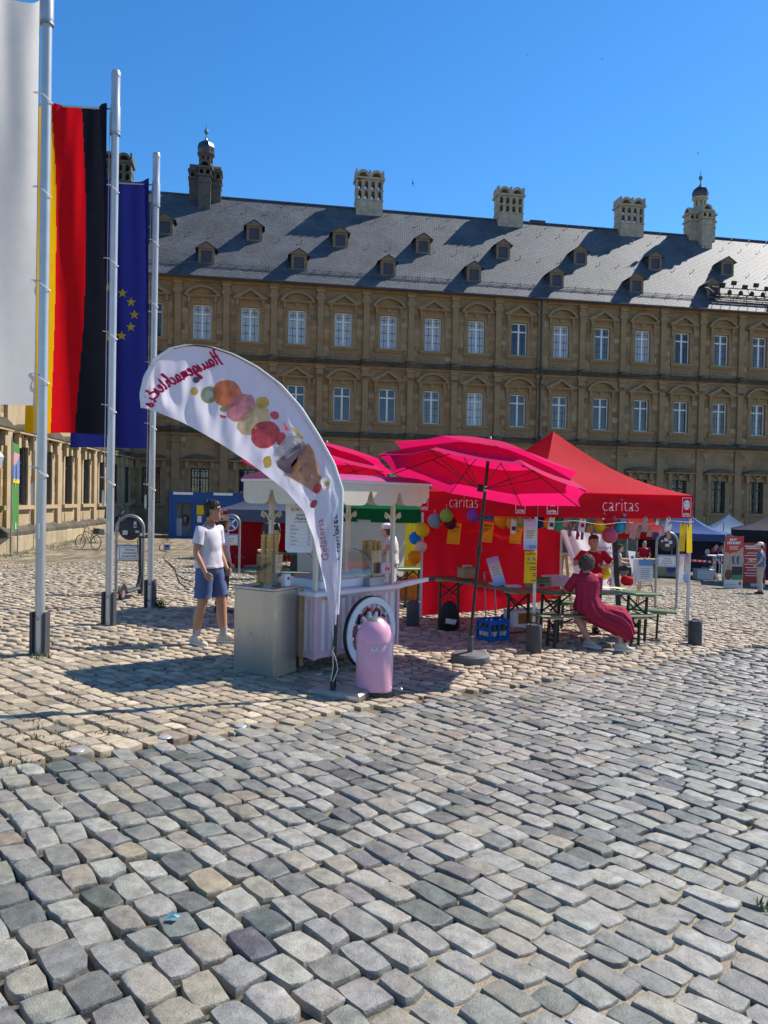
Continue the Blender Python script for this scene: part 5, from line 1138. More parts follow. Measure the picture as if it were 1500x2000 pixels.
fr = (TR-TF).normalized(); nr = V((-fr.y, fr.x, 0)); fl = (TF-TL).normalized(); nl = V((-fl.y, fl.x, 0))
tabA = biertisch('green folding table along the left side of the red tent', TL+fl*.25+nl*.25, TF+fl*-.30+nl*.25, 'table', 'beer tables of the red tent')
tabB = biertisch('green folding table between the two women under the red tent', V((2.3, 11.66, 0)), V((4.45, 12.78, 0)), 'table', 'beer tables of the red tent')
bn1 = biertisch('green bench in front of the table, with the woman in the long dress on it', V((2.2, 11.02, 0)), V((4.2, 12.04, 0)), 'bench', 'beer benches of the red tent')
bn2 = biertisch('green bench behind the table of the red tent, reaching out to the right', V((2.86, 13.5, 0)), V((4.91, 12.8, 0)), 'bench', 'beer benches of the red tent')
# ---------------------------------------------------------------- what hangs, stands and lies about the red tent
def bmat(n, c): return M('balloon_'+n, c, .25, var=.03, spec=.5, transl=.18)
BC = {'grey': (.27, .28, .33), 'green': (.30, .42, .06), 'maroon': (.13, .01, .03), 'yellow': (.75, .56, .02), 'blue': (.01, .20, .62), 'cream': (.70, .50, .40), 'orange': (.80, .27, .01), 'purple': (.28, .06, .38), 'amber': (.72, .33, .05), 'teal': (.05, .40, .28), 'red': (.55, .015, .03), 'pink': (.62, .10, .17), 'light_blue': (.05, .42, .62), 'navy': (.02, .06, .25)}
def balloon(c, px, py, Y, r, label):
    p = at(px, py, Y); k = r/1500*Y; t = thing('balloon', label, 'balloon', p, 0, 'balloons hung about the red tent'); q = MB()
    q.lathe([(.02*k, -1.22*k), (.14*k, -1.2*k), (.05*k, -1.1*k), (.2*k, -1.06*k), (.55*k, -.86*k), (.85*k, -.5*k), (1.0*k, .0), (.96*k, .35*k), (.78*k, .68*k), (.45*k, .92*k), (.1*k, 1.02*k)], 20); o = q.build('skin', bmat(c, BC[c]), t, smooth=180)
    o.rotation_euler = (R.uniform(-.6, .6), R.uniform(-.6, .6)+pi*(R.random() < .5), 0)
    q = MB(); q.tube([(0, 0, k*.9), (0, .02, k*1.6)], .003, 4); q.build('string', m_rope, t)
lx_ = 13.35
for a in [('grey', 849, 1017, 13.0, 14, 'grey balloon under the left flap of the red tent'), ('green', 872, 1007, 12.85, 13.5, 'lime green balloon under the left flap of the red tent'), ('maroon', 880, 1021, 12.95, 13, 'dark maroon balloon under the left flap of the red tent'),
 ('yellow', 825, 1035, 13.4, 14, 'yellow balloon topmost on the left pole of the red tent'), ('blue', 811, 1051, 13.5, 12.5, 'small blue balloon on the left pole of the red tent'), ('cream', 822, 1068, 13.4, 12, 'cream coloured balloon on the left pole of the red tent'), ('orange', 809, 1089, 13.4, 13.5, 'orange balloon lowest on the left pole of the red tent'),
 ('purple', 927, 1006, 12.4, 15, 'purple balloon left of the parasol pole'), ('blue', 945, 1003, 12.5, 13, 'blue balloon just behind the parasol pole'), ('blue', 963, 1004, 12.25, 13, 'bright blue balloon right of the parasol pole'), ('orange', 980, 1014, 12.0, 16, 'light orange balloon right of the blue one by the parasol pole'), ('amber', 1003, 1019, 11.9, 16, 'amber balloon with a paper tag under the left flap'), ('green', 1020, 1014, 11.75, 15, 'green balloon with a red print at the front corner of the tent'),
 ('navy', 1052, 1019, 11.9, 14, 'dark blue balloon behind the front pole of the red tent'), ('orange', 1073, 1021, 11.55, 12, 'orange balloon right of the front pole of the red tent'), ('teal', 1092, 1022, 11.7, 14, 'teal balloon right of the front pole of the red tent'),
 ('yellow', 1173, 1027, 12.0, 13, 'yellow balloon left of the red one under the right flap'), ('red', 1189, 1014, 11.95, 15, 'red balloon under the right flap of the red tent'), ('pink', 1191, 1046, 11.95, 15, 'rose pink balloon hanging below the red one'), ('light_blue', 1210, 1029, 12.1, 13, 'light blue balloon right of the red one under the right flap'), ('yellow', 1180, 1119, 13.2, 13, 'yellow balloon low behind the woman in the long dress')]: balloon(*a)

def sheet_of(name, label, cat, px, py, Y, w, h, mat, yaw=0, roll=0, pitch=0, group=None, bend=.02, clip=True):
    """a hanging sheet of paper of w by h metres"""
    t = thing(name, label, cat, at(px, py, Y), 0, group); t.rotation_euler = (pitch, roll, yaw)
    MB().sheet(lambda u, v: (w*(u-.5), -bend*sin(pi*u)+.6*bend*sin(v*4+1), h*(v-.5)), 6, 8).build('sheet', mat, t, smooth=180)
    if clip: q = MB(); q.box(-.008, .008, -.012-bend, .004, h/2-.03, h/2+.025); q.build('clip', m_wood, t, smooth=0)
    return t
def lines(t, specs, mat, y=-.024):
    for x0, x1, z in specs: q = MB(); q.box(x0, x1, y-.0006, y, z-.005, z+.005); q.build('print_line', mat, t, smooth=0)
m_rain = gradmat('rainbow_poster_print', [(0, (.22, .36, .62)), (.3, (.45, .55, .70)), (.5, (.72, .62, .38)), (.72, (.62, .42, .45)), (1, (.40, .22, .50))], 2, -.24, .24)
wallY = lambda px: 13.60+(15.2-13.60)*(px-822)/(1096-822)-.16
for px, py, lab, rl in ((887, 1042, 'yellow notice on the red tent wall left of the parasol pole', .08), (951, 1039, 'yellow notice with a turned corner behind the parasol pole', .10), (1008, 1042, 'yellow notice on the red tent wall under the amber balloon', .10)):
    t = sheet_of('notice', lab, 'notice', px, py, wallY(px)-.12, .265, .375, m_yel, .45, rl, 0, 'yellow notices on the red tent wall', .01, False)
    text('lettering', 'Mach mit', .045, m_ink, t, (0, -.02, .12), bold=.001); lines(t, [(-.09, .09, .06), (-.09, .06, .035), (-.09, .08, -.15)], m_greyink, -.018)
    if 'turned' in lab: q = MB(); q.add([(-.14, -.02, -.19), (.10, -.05, .10), (-.12, -.09, -.02)], [(0, 1, 2)]); q.build('turned_corner', m_yel, t, smooth=0)
yF = 11.05
t = sheet_of('poster', 'pastel rainbow poster on the front pole of the red tent', 'poster', 1035, 1044, yF, .185, .44, m_rain, .1, -.02, 0, 'posters on the tent poles', .004, True); text('lettering', 'CARITAS', .035, m_whitetxt, t, (0, -.012, .17)); lines(t, [(-.06, .07, .05), (-.06, .05, .02), (-.06, .07, -.01), (-.06, .04, -.04)], m_greyink, -.011); text('lettering', 'SUN', .06, M('blue_ink', (.06, .12, .4), .6), t, (.04, -.012, -.18))
t = sheet_of('poster', 'yellow poster below the rainbow poster on the front pole', 'poster', 1036, 1108, yF, .18, .46, m_yel, .1, .01, 0, 'posters on the tent poles', .004, True); text('lettering', 'CARITAS', .034, m_ink, t, (0, -.012, .19), spacing=1.2); lines(t, [(-.06, .08, .06), (0, .08, .0), (-.02, .08, -.03), (.03, .08, -.09), (.03, .08, -.12), (.02, .08, -.19)], m_ink, -.011)
q = MB()
for x in (-.05, .03): q.box(x, x+.035, -.0115, -.0105, .10, .14)
q.build('print_symbol', m_greyink, t, smooth=0)
yR = 12.55
sheet_of('poster', 'plain yellow poster high on the right pole of the red tent', 'poster', 1333, 1050, yR, .12, .45, m_yel, .35, .02, 0, 'posters on the tent poles', .005); sheet_of('poster', 'yellow poster folded round the far side of the right pole', 'poster', 1346, 1052, yR+.1, .09, .46, m_yel, -.6, -.03, 0, 'posters on the tent poles', .005)
sheet_of('poster', 'white poster left of the narrow rainbow poster on the right pole', 'poster', 1331, 1110, yR, .10, .46, m_paper, .35, .02, 0, 'posters on the tent poles', .005); sheet_of('poster', 'narrow rainbow poster low on the right pole of the red tent', 'poster', 1341, 1110, yR-.05, .07, .47, m_rain, -.1, .0, 0, 'posters on the tent poles', .003)
tp = TL+fl*1.92+nl*.22; ta = gz(tp.x, tp.y)+.77
t = thing('poster_board', 'rainbow printed board leaning on the green table by the parasol pole', 'board', (tp.x, tp.y, ta+.01), 0); t.rotation_euler = (-.25, -.2, .5)
MB().box(-.11, .11, 0, .012, 0, .46).build('panel', gradmat('rainbow_board_print', [(0, (.22, .36, .62)), (.3, (.45, .55, .70)), (.5, (.72, .62, .38)), (.72, (.62, .42, .45)), (1, (.40, .22, .50))], 2, 0, .46), t, smooth=0)
q = MB(); q.bar((0, .012, .35), (0, .16, .02), .03, .006); q.build('strut', m_card, t, smooth=0); lines(t, [(-.07, .06, .3), (-.07, .07, .26), (-.07, .05, .22), (-.07, .06, .18)], m_greyink, -.0005)
# string with cards along the right flap
string_pts = [V(TF.lerp(TR, f)+V((fr.y, -fr.x, 0))*.03+V((0, 0, 1.46-.05*sin(f*pi)-.02*sin(f*21)))) for f in [i/24 for i in range(25)]]
sg = tag(MB().tube(string_pts, .004, 5).build('string_line', m_rope), 'thin white string with paper cards along the right flap of the red tent', 'string')
CM = {'kraft': M('kraft_card', (.40, .25, .19), .8, transl=.2), 'rose': M('rose_card', (.55, .30, .28), .8, transl=.3), 'white': m_paper, 'brown': M('brown_card', (.22, .10, .09), .8, transl=.1), 'photo': M('grey_photo_print', (.30, .27, .27), .6, var=.5, vs=30), 'blue': M('blue_card', (.12, .26, .45), .7), 'orange': M('orange_card', (.52, .20, .04), .7, transl=.3)}
cards = [(1077, 1021, .11, .20, 'white', .12, 'white card with a dark picture beside the teal balloon', 11.4), (1003, 1028, .10, .22, 'white', .03, 'white tag with a dark picture over the amber balloon', 11.6), (1018, 1011, .12, .14, 'rose', -.1, 'rose card over the green balloon at the front corner', 11.6), (1105, 1021, .11, .13, 'rose', .25, 'rose card nearest the teal balloon', 11.6), (1113, 1037, .06, .17, 'brown', 0, 'narrow brown card left of the folded white one', 11.6), (1120, 1032, .035, .09, 'rose', .1, 'smallest rose strip between two brown cards', 11.62), (1137, 1026, .13, .20, 'white', .15, 'white card with a round pink print left of the yellow balloon', 11.7), (1128, 1045, .06, .14, 'brown', .05, 'brown strip under the white card with the pink print', 11.72), (1137, 1046, .06, .13, 'brown', .0, 'brown strip beside the other under the printed white card', 11.74), (1153, 1033, .12, .10, 'orange', .02, 'orange card left of the yellow balloon', 11.75),
 (1181, 1007, .14, .09, 'white', -.5, 'white card turned up over the red balloon', 11.8), (1218, 1011, .13, .10, 'blue', -.3, 'blue picture card right of the red balloon', 12.0), (1226, 1030, .09, .20, 'kraft', .0, 'kraft card right of the light blue balloon', 12.0), (1238, 1036, .13, .27, 'rose', .25, 'largest pale rose card, right of the kraft card', 12.05), (1247, 1039, .10, .2, 'kraft', .28, 'kraft card tilted behind the largest rose card', 12.15), (1259, 1025, .09, .22, 'photo', .12, 'narrow picture card in the middle of the right flap', 12.1), (1269, 1039, .12, .15, 'kraft', .05, 'square kraft card right of the picture card', 12.2), (1284, 1020, .06, .09, 'white', .05, 'small white tag close under the flap', 12.2), (1292, 1037, .12, .16, 'rose', -.25, 'rose card tilted the other way near the right end', 12.3), (1305, 1022, .09, .17, 'white', .0, 'white tag with print near the right end', 12.35), (1305, 1030, .14, .13, 'white', .2, 'white card with grey lines near the right end', 12.33), (1306, 1044, .09, .14, 'kraft', -.2, 'last kraft card of the string, lowest', 12.36)]
for px, py, w_, h_, mm, rl, lab, Y in cards:
    t = sheet_of('card', lab, 'card', px, py, Y, w_, h_, CM[mm], .45, rl, 0, 'cards clipped to the string under the red flap', .006)
    if 'dark picture' in lab: q = MB(); q.box(-.035, .035, -.012, -.011, -.06, .0); q.build('print', m_ink, t, smooth=0)
    if 'pink print' in lab: q = MB(); q.lathe([(.035, 0), (.035, .001)], 14); o = q.build('print', m_script, t, (0, -.011, .0)); o.rotation_euler = (pi/2, 0, 0)
# on the tables
def ontab(f, d, A_=None): p = TL+fl*f+nl*d; return V((p.x, p.y, gz(TL.x+fl.x*1.2, TL.y+fl.y*1.2)+.775-.0))
def crate_box(label, p, rz, w_, d_, h_, mat, cat='box'):
    t = thing('card_box', label, cat, p, rz); q = MB(); k = .006
    q.box(-w_, w_, -d_, -d_+k, 0, h_); q.box(-w_, w_, d_-k, d_, 0, h_); q.box(-w_, -w_+k, -d_+k, d_-k, 0, h_); q.box(w_-k, w_, -d_+k, d_-k, 0, h_); q.box(-w_+k, w_-k, -d_+k, d_-k, 0, k); q.build('carton', mat, t, smooth=0)
    f = MB(); f.add([(-w_, -d_, h_), (w_, -d_, h_), (w_, -d_-.05, h_+.03), (-w_, -d_-.05, h_+.03)], [(0, 1, 2, 3)]); f.add([(-w_, -d_, h_), (-w_, d_, h_), (-w_-.05, d_, h_+.02), (-w_-.05, -d_, h_+.02)], [(0, 1, 2, 3)]); f.build('flap', mat, t, smooth=0)
    return t
sl = lambda p: V((p.x, p.y, p.z))
b = crate_box('open brown cardboard box with paper slips on the left green table', at(912, 1127, 12.95), .5, .13, .10, .16, m_card); b.location.z = tabA.location.z+.775+.035
q = MB(); q.box(-.07, .07, -.05, .05, .05, .21); q.build('paper_stack', M('rose_paper', (.55, .32, .33), .8), b, smooth=0)
tz = tabB.location.z+.775
def onB(f, d): p = TF+fr*f+nr*d; return V((p.x, p.y, tabB.location.z+.772+(gz(p.x, p.y)-tabB.location.z)*.9))
b = crate_box('flat cardboard tray with a red label on the table beside the front pole', onB(.8, .88), .5, .15, .11, .09, m_card); q = MB(); q.box(-.05, .06, -.1125, -.1105, .025, .07); q.build('label_print', m_script, b, smooth=0)
crate_box('green cardboard box on the table behind the cardboard tray', onB(1.02, 1.12), .5, .16, .1, .13, M('green_card', (.10, .22, .06), .7))
tub = thing('plastic_tub', 'clear plastic tub full of craft things on the green table', 'tub', onB(1.38, 1.1), .5); q = MB(); q.loft([[(-.16, -.11, .01), (.16, -.11, .01), (.16, .11, .01), (-.16, .11, .01)], [(-.19, -.13, .18), (.19, -.13, .18), (.19, .13, .18), (-.19, .13, .18)]], cap=False); q.build('tub_wall', M('frosted_plastic', (.6, .65, .72), .3, transl=.6), tub, smooth=0)
for i in range(9): q = MB(); q.sphere((R.uniform(-.12, .12), R.uniform(-.07, .07), .06+R.uniform(0, .06)), (.045, .04, .035), 8, 5); q.build('craft_piece', [CM['rose'], CM['brown'], m_wht, CM['orange']][i % 4], tub)
for i, (f, d, lab) in enumerate(((.92, 1.2, 'clear glass jar with a dark label on the green table'), (.86, 1.08, 'glass jar of brushes beside the green box'))):
    j = thing('jar', lab, 'jar', onB(f, d), 0); MB().lathe([(.04, 0), (.045, .01), (.045, .12), (.036, .135), (.036, .15)], 14).build('glass', m_glass, j); q = MB(); q.lathe([(.0455, .03), (.0455, .09)], 14); q.build('label_band', m_ink, j)
    for k in range(4): q = MB(); q.tube([(0, 0, .02), (.03*cos(k*1.7), .03*sin(k*1.7), .22)], .004, 5); q.build('brush', m_paper, j)
pl = thing('plate', 'grey bowl lying upside down on the table right of the seated woman', 'bowl', onB(1.92, .95), 0); MB().lathe([(.13, 0), (.12, .015), (.09, .04), (.04, .055), (.01, .056)], 20).build('bowl', m_zinc, pl)
for i, (f, d, rz, mm, lab) in enumerate(((2.2, .9, .3, m_paper, 'sheet of white paper left on the table right of the bowl'), (2.4, 1.0, -.2, M('pale_yellow_paper', (.7, .66, .35), .8), 'pale yellow leaflets on the right end of the table'), (2.6, .9, .1, M('pale_green_paper', (.55, .62, .35), .8), 'pale green leaflet at the very right end of the table'))):
    o = tag(MB().box(-.10, .10, -.14, .14, 0, .006).build('leaflets', mm, smooth=0), lab, 'leaflet'); o.location = onB(f, d); o.rotation_euler = (0, 0, .5+rz)
for i, (f, d, lab) in enumerate(((1.75, .3, 'white paper plates stacked on the left green table'), (2.1, .32, 'flyers in a heap near the front end of the left green table'))):
    o = tag(MB().bbox(-.11, .11, -.08, .08, 0, .03, .006).build('flyer_pile', m_paper, smooth=0), lab, 'paper'); p = TL+fl*f+nl*d; o.location = (p.x, p.y, tabA.location.z+.772+(gz(p.x, p.y)-tabA.location.z)*.9); o.rotation_euler = (0, 0, .3)
# under the tables: crate, bags, cartons
m_crate = M('blue_crate_plastic', (.012, .12, .42), .45, var=.1, transl=.1)
cp_ = G(962, 1253); ct = thing('bottle_crate', 'blue plastic bottle crate under the left green table', 'crate', cp_+V((.03, .2, 0)), .55); W, D, H = .20, .15, .31
q = MB(); k = .012
for s in (-1, 1):
    for a, b_, z0, z1 in ((-W, W, 0, .05), (-W, W, H-.07, H)): q.box(a, b_, *sorted((s*D, s*(D-k))), z0, z1)
    q.box(-W, -W+.05, *sorted((s*D, s*(D-k))), .0501, H-.0701); q.box(W-.05, W, *sorted((s*D, s*(D-k))), .0501, H-.0701); q.box(-.015, .015, *sorted((s*D, s*(D-k))), .0501, H-.0701)
    for a, b_, z0, z1 in ((-D+k, D-k, 0, .05), (-D+k, D-k, H-.05, H), (-D+k, D-k, .15, H-.11)): q.box(*sorted((s*W, s*(W-k))), a, b_, z0, z1)
q.box(-W+k, W-k, -D+k, D-k, 0, .012); q.build('crate_frame', m_crate, ct, smooth=0)
m_bottle = M('bottle_glass', (.10, .16, .12), .12, spec=.6, transl=.3)
BOT = MB().lathe([(.034, 0), (.036, .01), (.036, .15), (.030, .18), (.014, .22), (.013, .255), (.015, .26), (.015, .27)], 12).mesh('bottle', m_bottle, 40); LBL = MB().lathe([(.0365, .05), (.0365, .12)], 12).mesh('label_band', m_paper, 40); CAPM = MB().lathe([(.016, .255), (.017, .27), (.015, .278), (.005, .279)], 10).mesh('bottle_cap', m_wht)
for i in range(4):
    for j in range(3):
        if (i, j) in ((3, 2), (2, 1)): continue
        o = put('bottle', BOT, ct, (-.14+.093*i, -.09+.09*j, .013)); put('label_band', LBL, o); put('bottle_cap', CAPM, o)
def backpack(label, p, rz, k=1, lean=.15):
    t = thing('backpack', label, 'backpack', p, rz); t.rotation_euler = (lean, 0, rz); q = MB(); rings = []
    for z, a, b_ in ((0, .14, .09), (.05, .165, .11), (.2, .165, .115), (.34, .14, .10), (.44, .085, .07), (.47, .03, .03)): rings.append([(k*a*math.copysign(abs(cos(x))**.6, cos(x)), k*b_*math.copysign(abs(sin(x))**.6, sin(x)), k*z) for x in [2*pi*i/18 for i in range(18)]])
    q.loft(rings); q.build('bag', M('black_bag_cloth', (.014, .014, .016), .75, bump=.3, bs=25), t, smooth=60)
    q = MB(); q.sphere((0, -.10*k, .16*k), (.12*k, .05*k, .10*k), 12, 8); q.build('front_pocket', M('black_bag_cloth', (.014,)*3), t)
    q = MB(); q.tube([(-.05*k, 0, .46*k), (-.03*k, -.01, .53*k), (.03*k, -.01, .53*k), (.05*k, 0, .46*k)], .009, 6); q.tube([(.12*k, .09*k, .4*k), (.2*k, .1*k, .2*k), (.2*k, .05*k, .0)], .012, 6); q.build('strap', m_black, t); return t
bk = backpack('black backpack with a white patch standing under the left table', G(876, 1232)+V((0, .12, 0)), .2); q = MB(); q.prism([(-.10, 0), (.06, -.03), (.09, .05), (-.09, .08)], (0, -.165, .16), (1, 0, 0), (0, 0, 1), (0, .004, 0)); q.build('patch', m_paper, bk, smooth=0)
bg = thing('bag', 'slack black bag lying beside the blue bottle crate', 'bag', G(995, 1222)+V((0, .1, 0)), .2); q = MB(); q.sphere((0, 0, .09), (.17, .12, .13), 14, 9); q.sphere((-.11, -.02, .06), (.1, .1, .08), 12, 7); q.build('bag_body', M('black_bag_cloth', (.014,)*3), bg)
b = crate_box('white carton with an orange sign on the ground behind the near bench', ground(*(TF+fr*1.25+nr*1.75).to_2d()), .4, .3, .16, .3, m_wht); q = MB(); q.box(-.2, .2, -.166, -.1605, .08, .26); q.build('sign_print', CM['orange'], b, smooth=0)
tr = thing('hand_trolley', 'small black trolley wheel frame standing behind the tables', 'trolley', ground(*(TF+fr*.75+nr*2.0).to_2d()), .4)
for s in (-1, 1): q = MB(); q.tube([(s*.14, -.02, .07), (s*.14, .02, .07)], .07, 16); q.build('wheel', m_black, tr)
q = MB(); q.tube([(-.14, 0, .07), (.14, 0, .07)], .012, 6); q.tube([(-.1, 0, .08), (-.1, .1, .9), (.1, .1, .9), (.1, 0, .08)], .012, 6); q.build('frame', m_zinc, tr)
# white banner, easels
wb = thing('banner_stand', 'slanted white fabric banner with purple lettering on a black upright behind the tent', 'banner', ground(*at(1165, 1100, 15.0).to_2d()), 0)
wo = wb.location; Yb = 14.9
c4 = [at(1094, 1034, Yb)-wo, at(1196, 1046, Yb)-wo, at(1207, 1161, Yb)-wo, at(1134, 1158, Yb)-wo]
MB().sheet(lambda u, v: tuple(c4[3].lerp(c4[2], u).lerp(c4[0].lerp(c4[1], u), v)+V((0, -.05*sin(u*9+v*3)-.02*sin(u*23+v*5), 0))), 30, 20).build('banner_cloth', M('white_banner_cloth', (.76, .74, .80), .7, var=.03, transl=.4), wb, smooth=180)
q = MB(); a = at(1209, 1160, Yb)-wo; b_ = at(1199, 1040, Yb)-wo; q.bar((a.x, a.y, a.z-.3), b_, .09, .05); q.build('upright', m_black, wb, smooth=0)
q = MB(); q.bar((a.x-.5, a.y, 0.02), (a.x+.15, a.y, 0.02), .06, .04); q.bar((a.x, a.y-.25, .02), (a.x, a.y+.3, .02), .06, .041); q.build('foot', m_black, wb, smooth=0)
mp_ = M('purple_ink', (.12, .06, .25), .6)
for px, py, wds, s_ in ((1185, 1070, 'nzerte', .12), (1184, 1080, 'in Bamberg', .11), (1188, 1092, 'st', .11), (1190, 1136, 'd', .2)): p = at(px, py, Yb-.12)-wo; text('lettering', wds, s_, mp_ if s_ < .2 else m_script, wb, p)
p = at(1156, 1041, Yb-.12)-wo; q = MB(); q.prism([(-.05, .14), (.05, .14), (.01, -.12), (-.02, -.1)], p, (1, 0, 0), (0, 0, 1), (0, .004, 0)); q.build('print_stroke', M('blue_ink', (.06, .12, .4)), wb, smooth=0); q = MB(); q.lathe([(.07, 0), (.07, .003)], 14, sx=1.3, sy=.5); o = q.build('print_leaf', PM['print_kiwi'], wb, p+V((.16, 0, .02))); o.rotation_euler = (pi/2, 0, .3)
es = thing('wooden_easel', 'wooden easel frame standing behind the red tent wall', 'easel', ground(*at(1101, 1100, 15.6).to_2d()), 0)
q = MB()
for a, b_ in (((-.17, 0, 0), (-.03, .06, 1.25)), ((.19, 0, 0), (.05, .06, 1.25)), ((0, .45, 0), (0, .08, 1.2))): q.bar(a, b_, .055, .035)
q.bar((-.2, .02, 1.22), (.2, .02, 1.22), .06, .05); q.bar((-.25, -.02, .55), (.25, -.02, .55), .05, .06); q.build('frame', m_wood, es, smooth=0)
ed = thing('display_easel', 'light wooden easel holding a printed notice sheet right of the banner', 'easel', ground(*G(1257, 1186).to_2d()), 0)
q = MB()
for a, b_ in (((-.20, -.05, 0), (-.05, .08, 1.15)), ((.26, -.1, 0), (.06, .08, 1.15)), ((0, .4, 0), (0, .1, 1.1))): q.bar(a, b_, .028, .02)
q.bar((-.2, -.02, .52), (.22, -.02, .52), .03, .03); q.build('frame', m_wood, ed, smooth=0)
q = MB(); q.obox((0, -.0, .88), (.20, 0, 0), (0, .008, .001), (0, .04, .27)); q.build('board', m_paper, ed, smooth=0); q = MB(); q.obox((0.03, -.01, 1.07), (.17, 0, 0), (0, .001, 0), (0, .012, .075)); q.build('print', CM['blue'], ed, smooth=0)
q = MB(); q.obox((-.22, .03, .84), (.04, 0, 0), (0, .004, 0), (0, .03, .3)); q.build('back_sheet', m_paper, ed, smooth=0)
for i in range(6): q = MB(); q.box(-.11, .15-.03*(i % 3), -.052+.006*i*0, -.05, .92-.045*i, .93-.045*i); o = q.build('print_line', m_greyink, ed, smooth=0)
q = MB(); q.sphere((0, 0, 1.17), .03, 8, 6); q.build('knob', m_wood, ed)
# ---------------------------------------------------------------- people
SK = M('skin', (.56, .31, .21), .55, var=.06, vs=10); SKT = M('tanned_skin', (.45, .235, .145), .55, var=.06, vs=10); m_eye = M('eye_white', (.7, .68, .66), .3, var=0); m_iris = M('eye_dark', (.02, .015, .012), .3, var=0); m_lip = M('lip', (.36, .12, .10), .5, var=0)
def skin_eval(verts, edges, radii, root=0, sub=1):
    me = bpy.data.meshes.new('t'); me.from_pydata([tuple(v) for v in verts], edges, []); o = bpy.data.objects.new('t', me); COL.objects.link(o)
    sk = o.modifiers.new('s', 'SKIN'); sk.use_smooth_shade = True
    lay = me.skin_vertices[0].data
    for i, r in enumerate(radii): lay[i].radius = r if isinstance(r, tuple) else (r, r); lay[i].use_root = (i == root)
    ss = o.modifiers.new('d', 'SUBSURF'); ss.levels = sub; ss.render_levels = sub
    dg = bpy.context.evaluated_depsgraph_get(); ev = o.evaluated_get(dg); m2 = ev.to_mesh(); vs = [v.co.copy() for v in m2.vertices]; fs = [tuple(p.vertices) for p in m2.polygons]; ev.to_mesh_clear()
    bpy.data.objects.remove(o); bpy.data.meshes.remove(me); return vs, fs
STAND = dict(pelvis=(0, 0, .96), spine=(0, .01, 1.14), chest=(0, 0, 1.33), neckb=(0, -.01, 1.46), head=(0, .03, 1.63), shL=(-.175, -.01, 1.41), shR=(.175, -.01, 1.41), elL=(-.215, -.03, 1.13), elR=(.215, -.03, 1.13), wrL=(-.215, .04, .89), wrR=(.215, .04, .89), hipL=(-.09, 0, .91), hipR=(.09, 0, .91), knL=(-.10, .02, .49), knR=(.10, .02, .49), anL=(-.10, -.02, .085), anR=(.10, -.02, .085), toL=(-.115, .12, .035), toR=(.115, .12, .035))
def ellring(c, a, b, n=20): c, a, b = V(c), V(a), V(b); return [c+a*cos(2*pi*i/n)+b*sin(2*pi*i/n) for i in range(n)]
def head_mesh(q, c, yaw, pitch, k, mats=(0, 1, 2, 3), detail=True):
    """skull, jaw, nose, ears, eyes, mouth; faces +y before yaw"""
    Rm = Matrix.Rotation(yaw, 3, 'Z') @ Matrix.Rotation(pitch, 3, 'X'); c = V(c)
    T = lambda x, y, z: c+Rm @ V((x*k, y*k, z*k))
    rings = []
    for z, rx, yb, yf in ((-.125, .030, -.005, .055), (-.118, .043, -.015, .082), (-.09, .058, -.04, .094), (-.05, .068, -.07, .096), (0, .074, -.09, .098), (.04, .076, -.098, .094), (.08, .068, -.09, .08), (.11, .045, -.062, .05), (.122, .012, -.02, .012)):
        cy, ry = (yb+yf)/2, (yf-yb)/2; rings.append([T(rx*cos(a), cy+ry*sin(a), z) for a in [2*pi*i/16 for i in range(16)]])
    q.loft(rings, m=mats[0])
    if not detail: return T
    q.loft([[T(-.008, .094, .03), T(.008, .094, .03), T(.004, .099, .03), T(-.004, .099, .03)], [T(-.014, .094, -.012), T(.014, .094, -.012), T(.008, .117, -.01), T(-.008, .117, -.01)], [T(-.016, .092, -.025), T(.016, .092, -.025), T(.008, .110, -.026), T(-.008, .110, -.026)]], m=mats[0])
    for s in (-1, 1):
        q.loft([[T(s*.072, -.012, .03), T(s*.088, -.022, .035), T(s*.086, -.03, .01), T(s*.074, -.02, -.03)], [T(s*.072, .0, .025), T(s*.082, -.008, .028), T(s*.08, -.01, .0), T(s*.072, -.004, -.028)]], m=mats[0])
        e = T(s*.03, .090, .022); q.sphere(e, (.014*k, .011*k, .009*k), 8, 6, m=mats[1]); q.sphere(T(s*.03, .096, .022), .0085*k, 8, 5, m=mats[2])
        q.loft([[T(s*.014, .097, .040), T(s*.046, .088, .042), T(s*.048, .086, .052), T(s*.012, .096, .050)], [T(s*.014, .101, .041), T(s*.046, .092, .042), T(s*.048, .091, .051), T(s*.012, .100, .049)]], m=mats[2])
    q.loft([[T(-.022, .092, -.058), T(.022, .092, -.058), T(.018, .090, -.068), T(-.018, .090, -.068)], [T(-.02, .098, -.059), T(.02, .098, -.059), T(.016, .097, -.067), T(-.016, .097, -.067)]], m=mats[3])
    return T
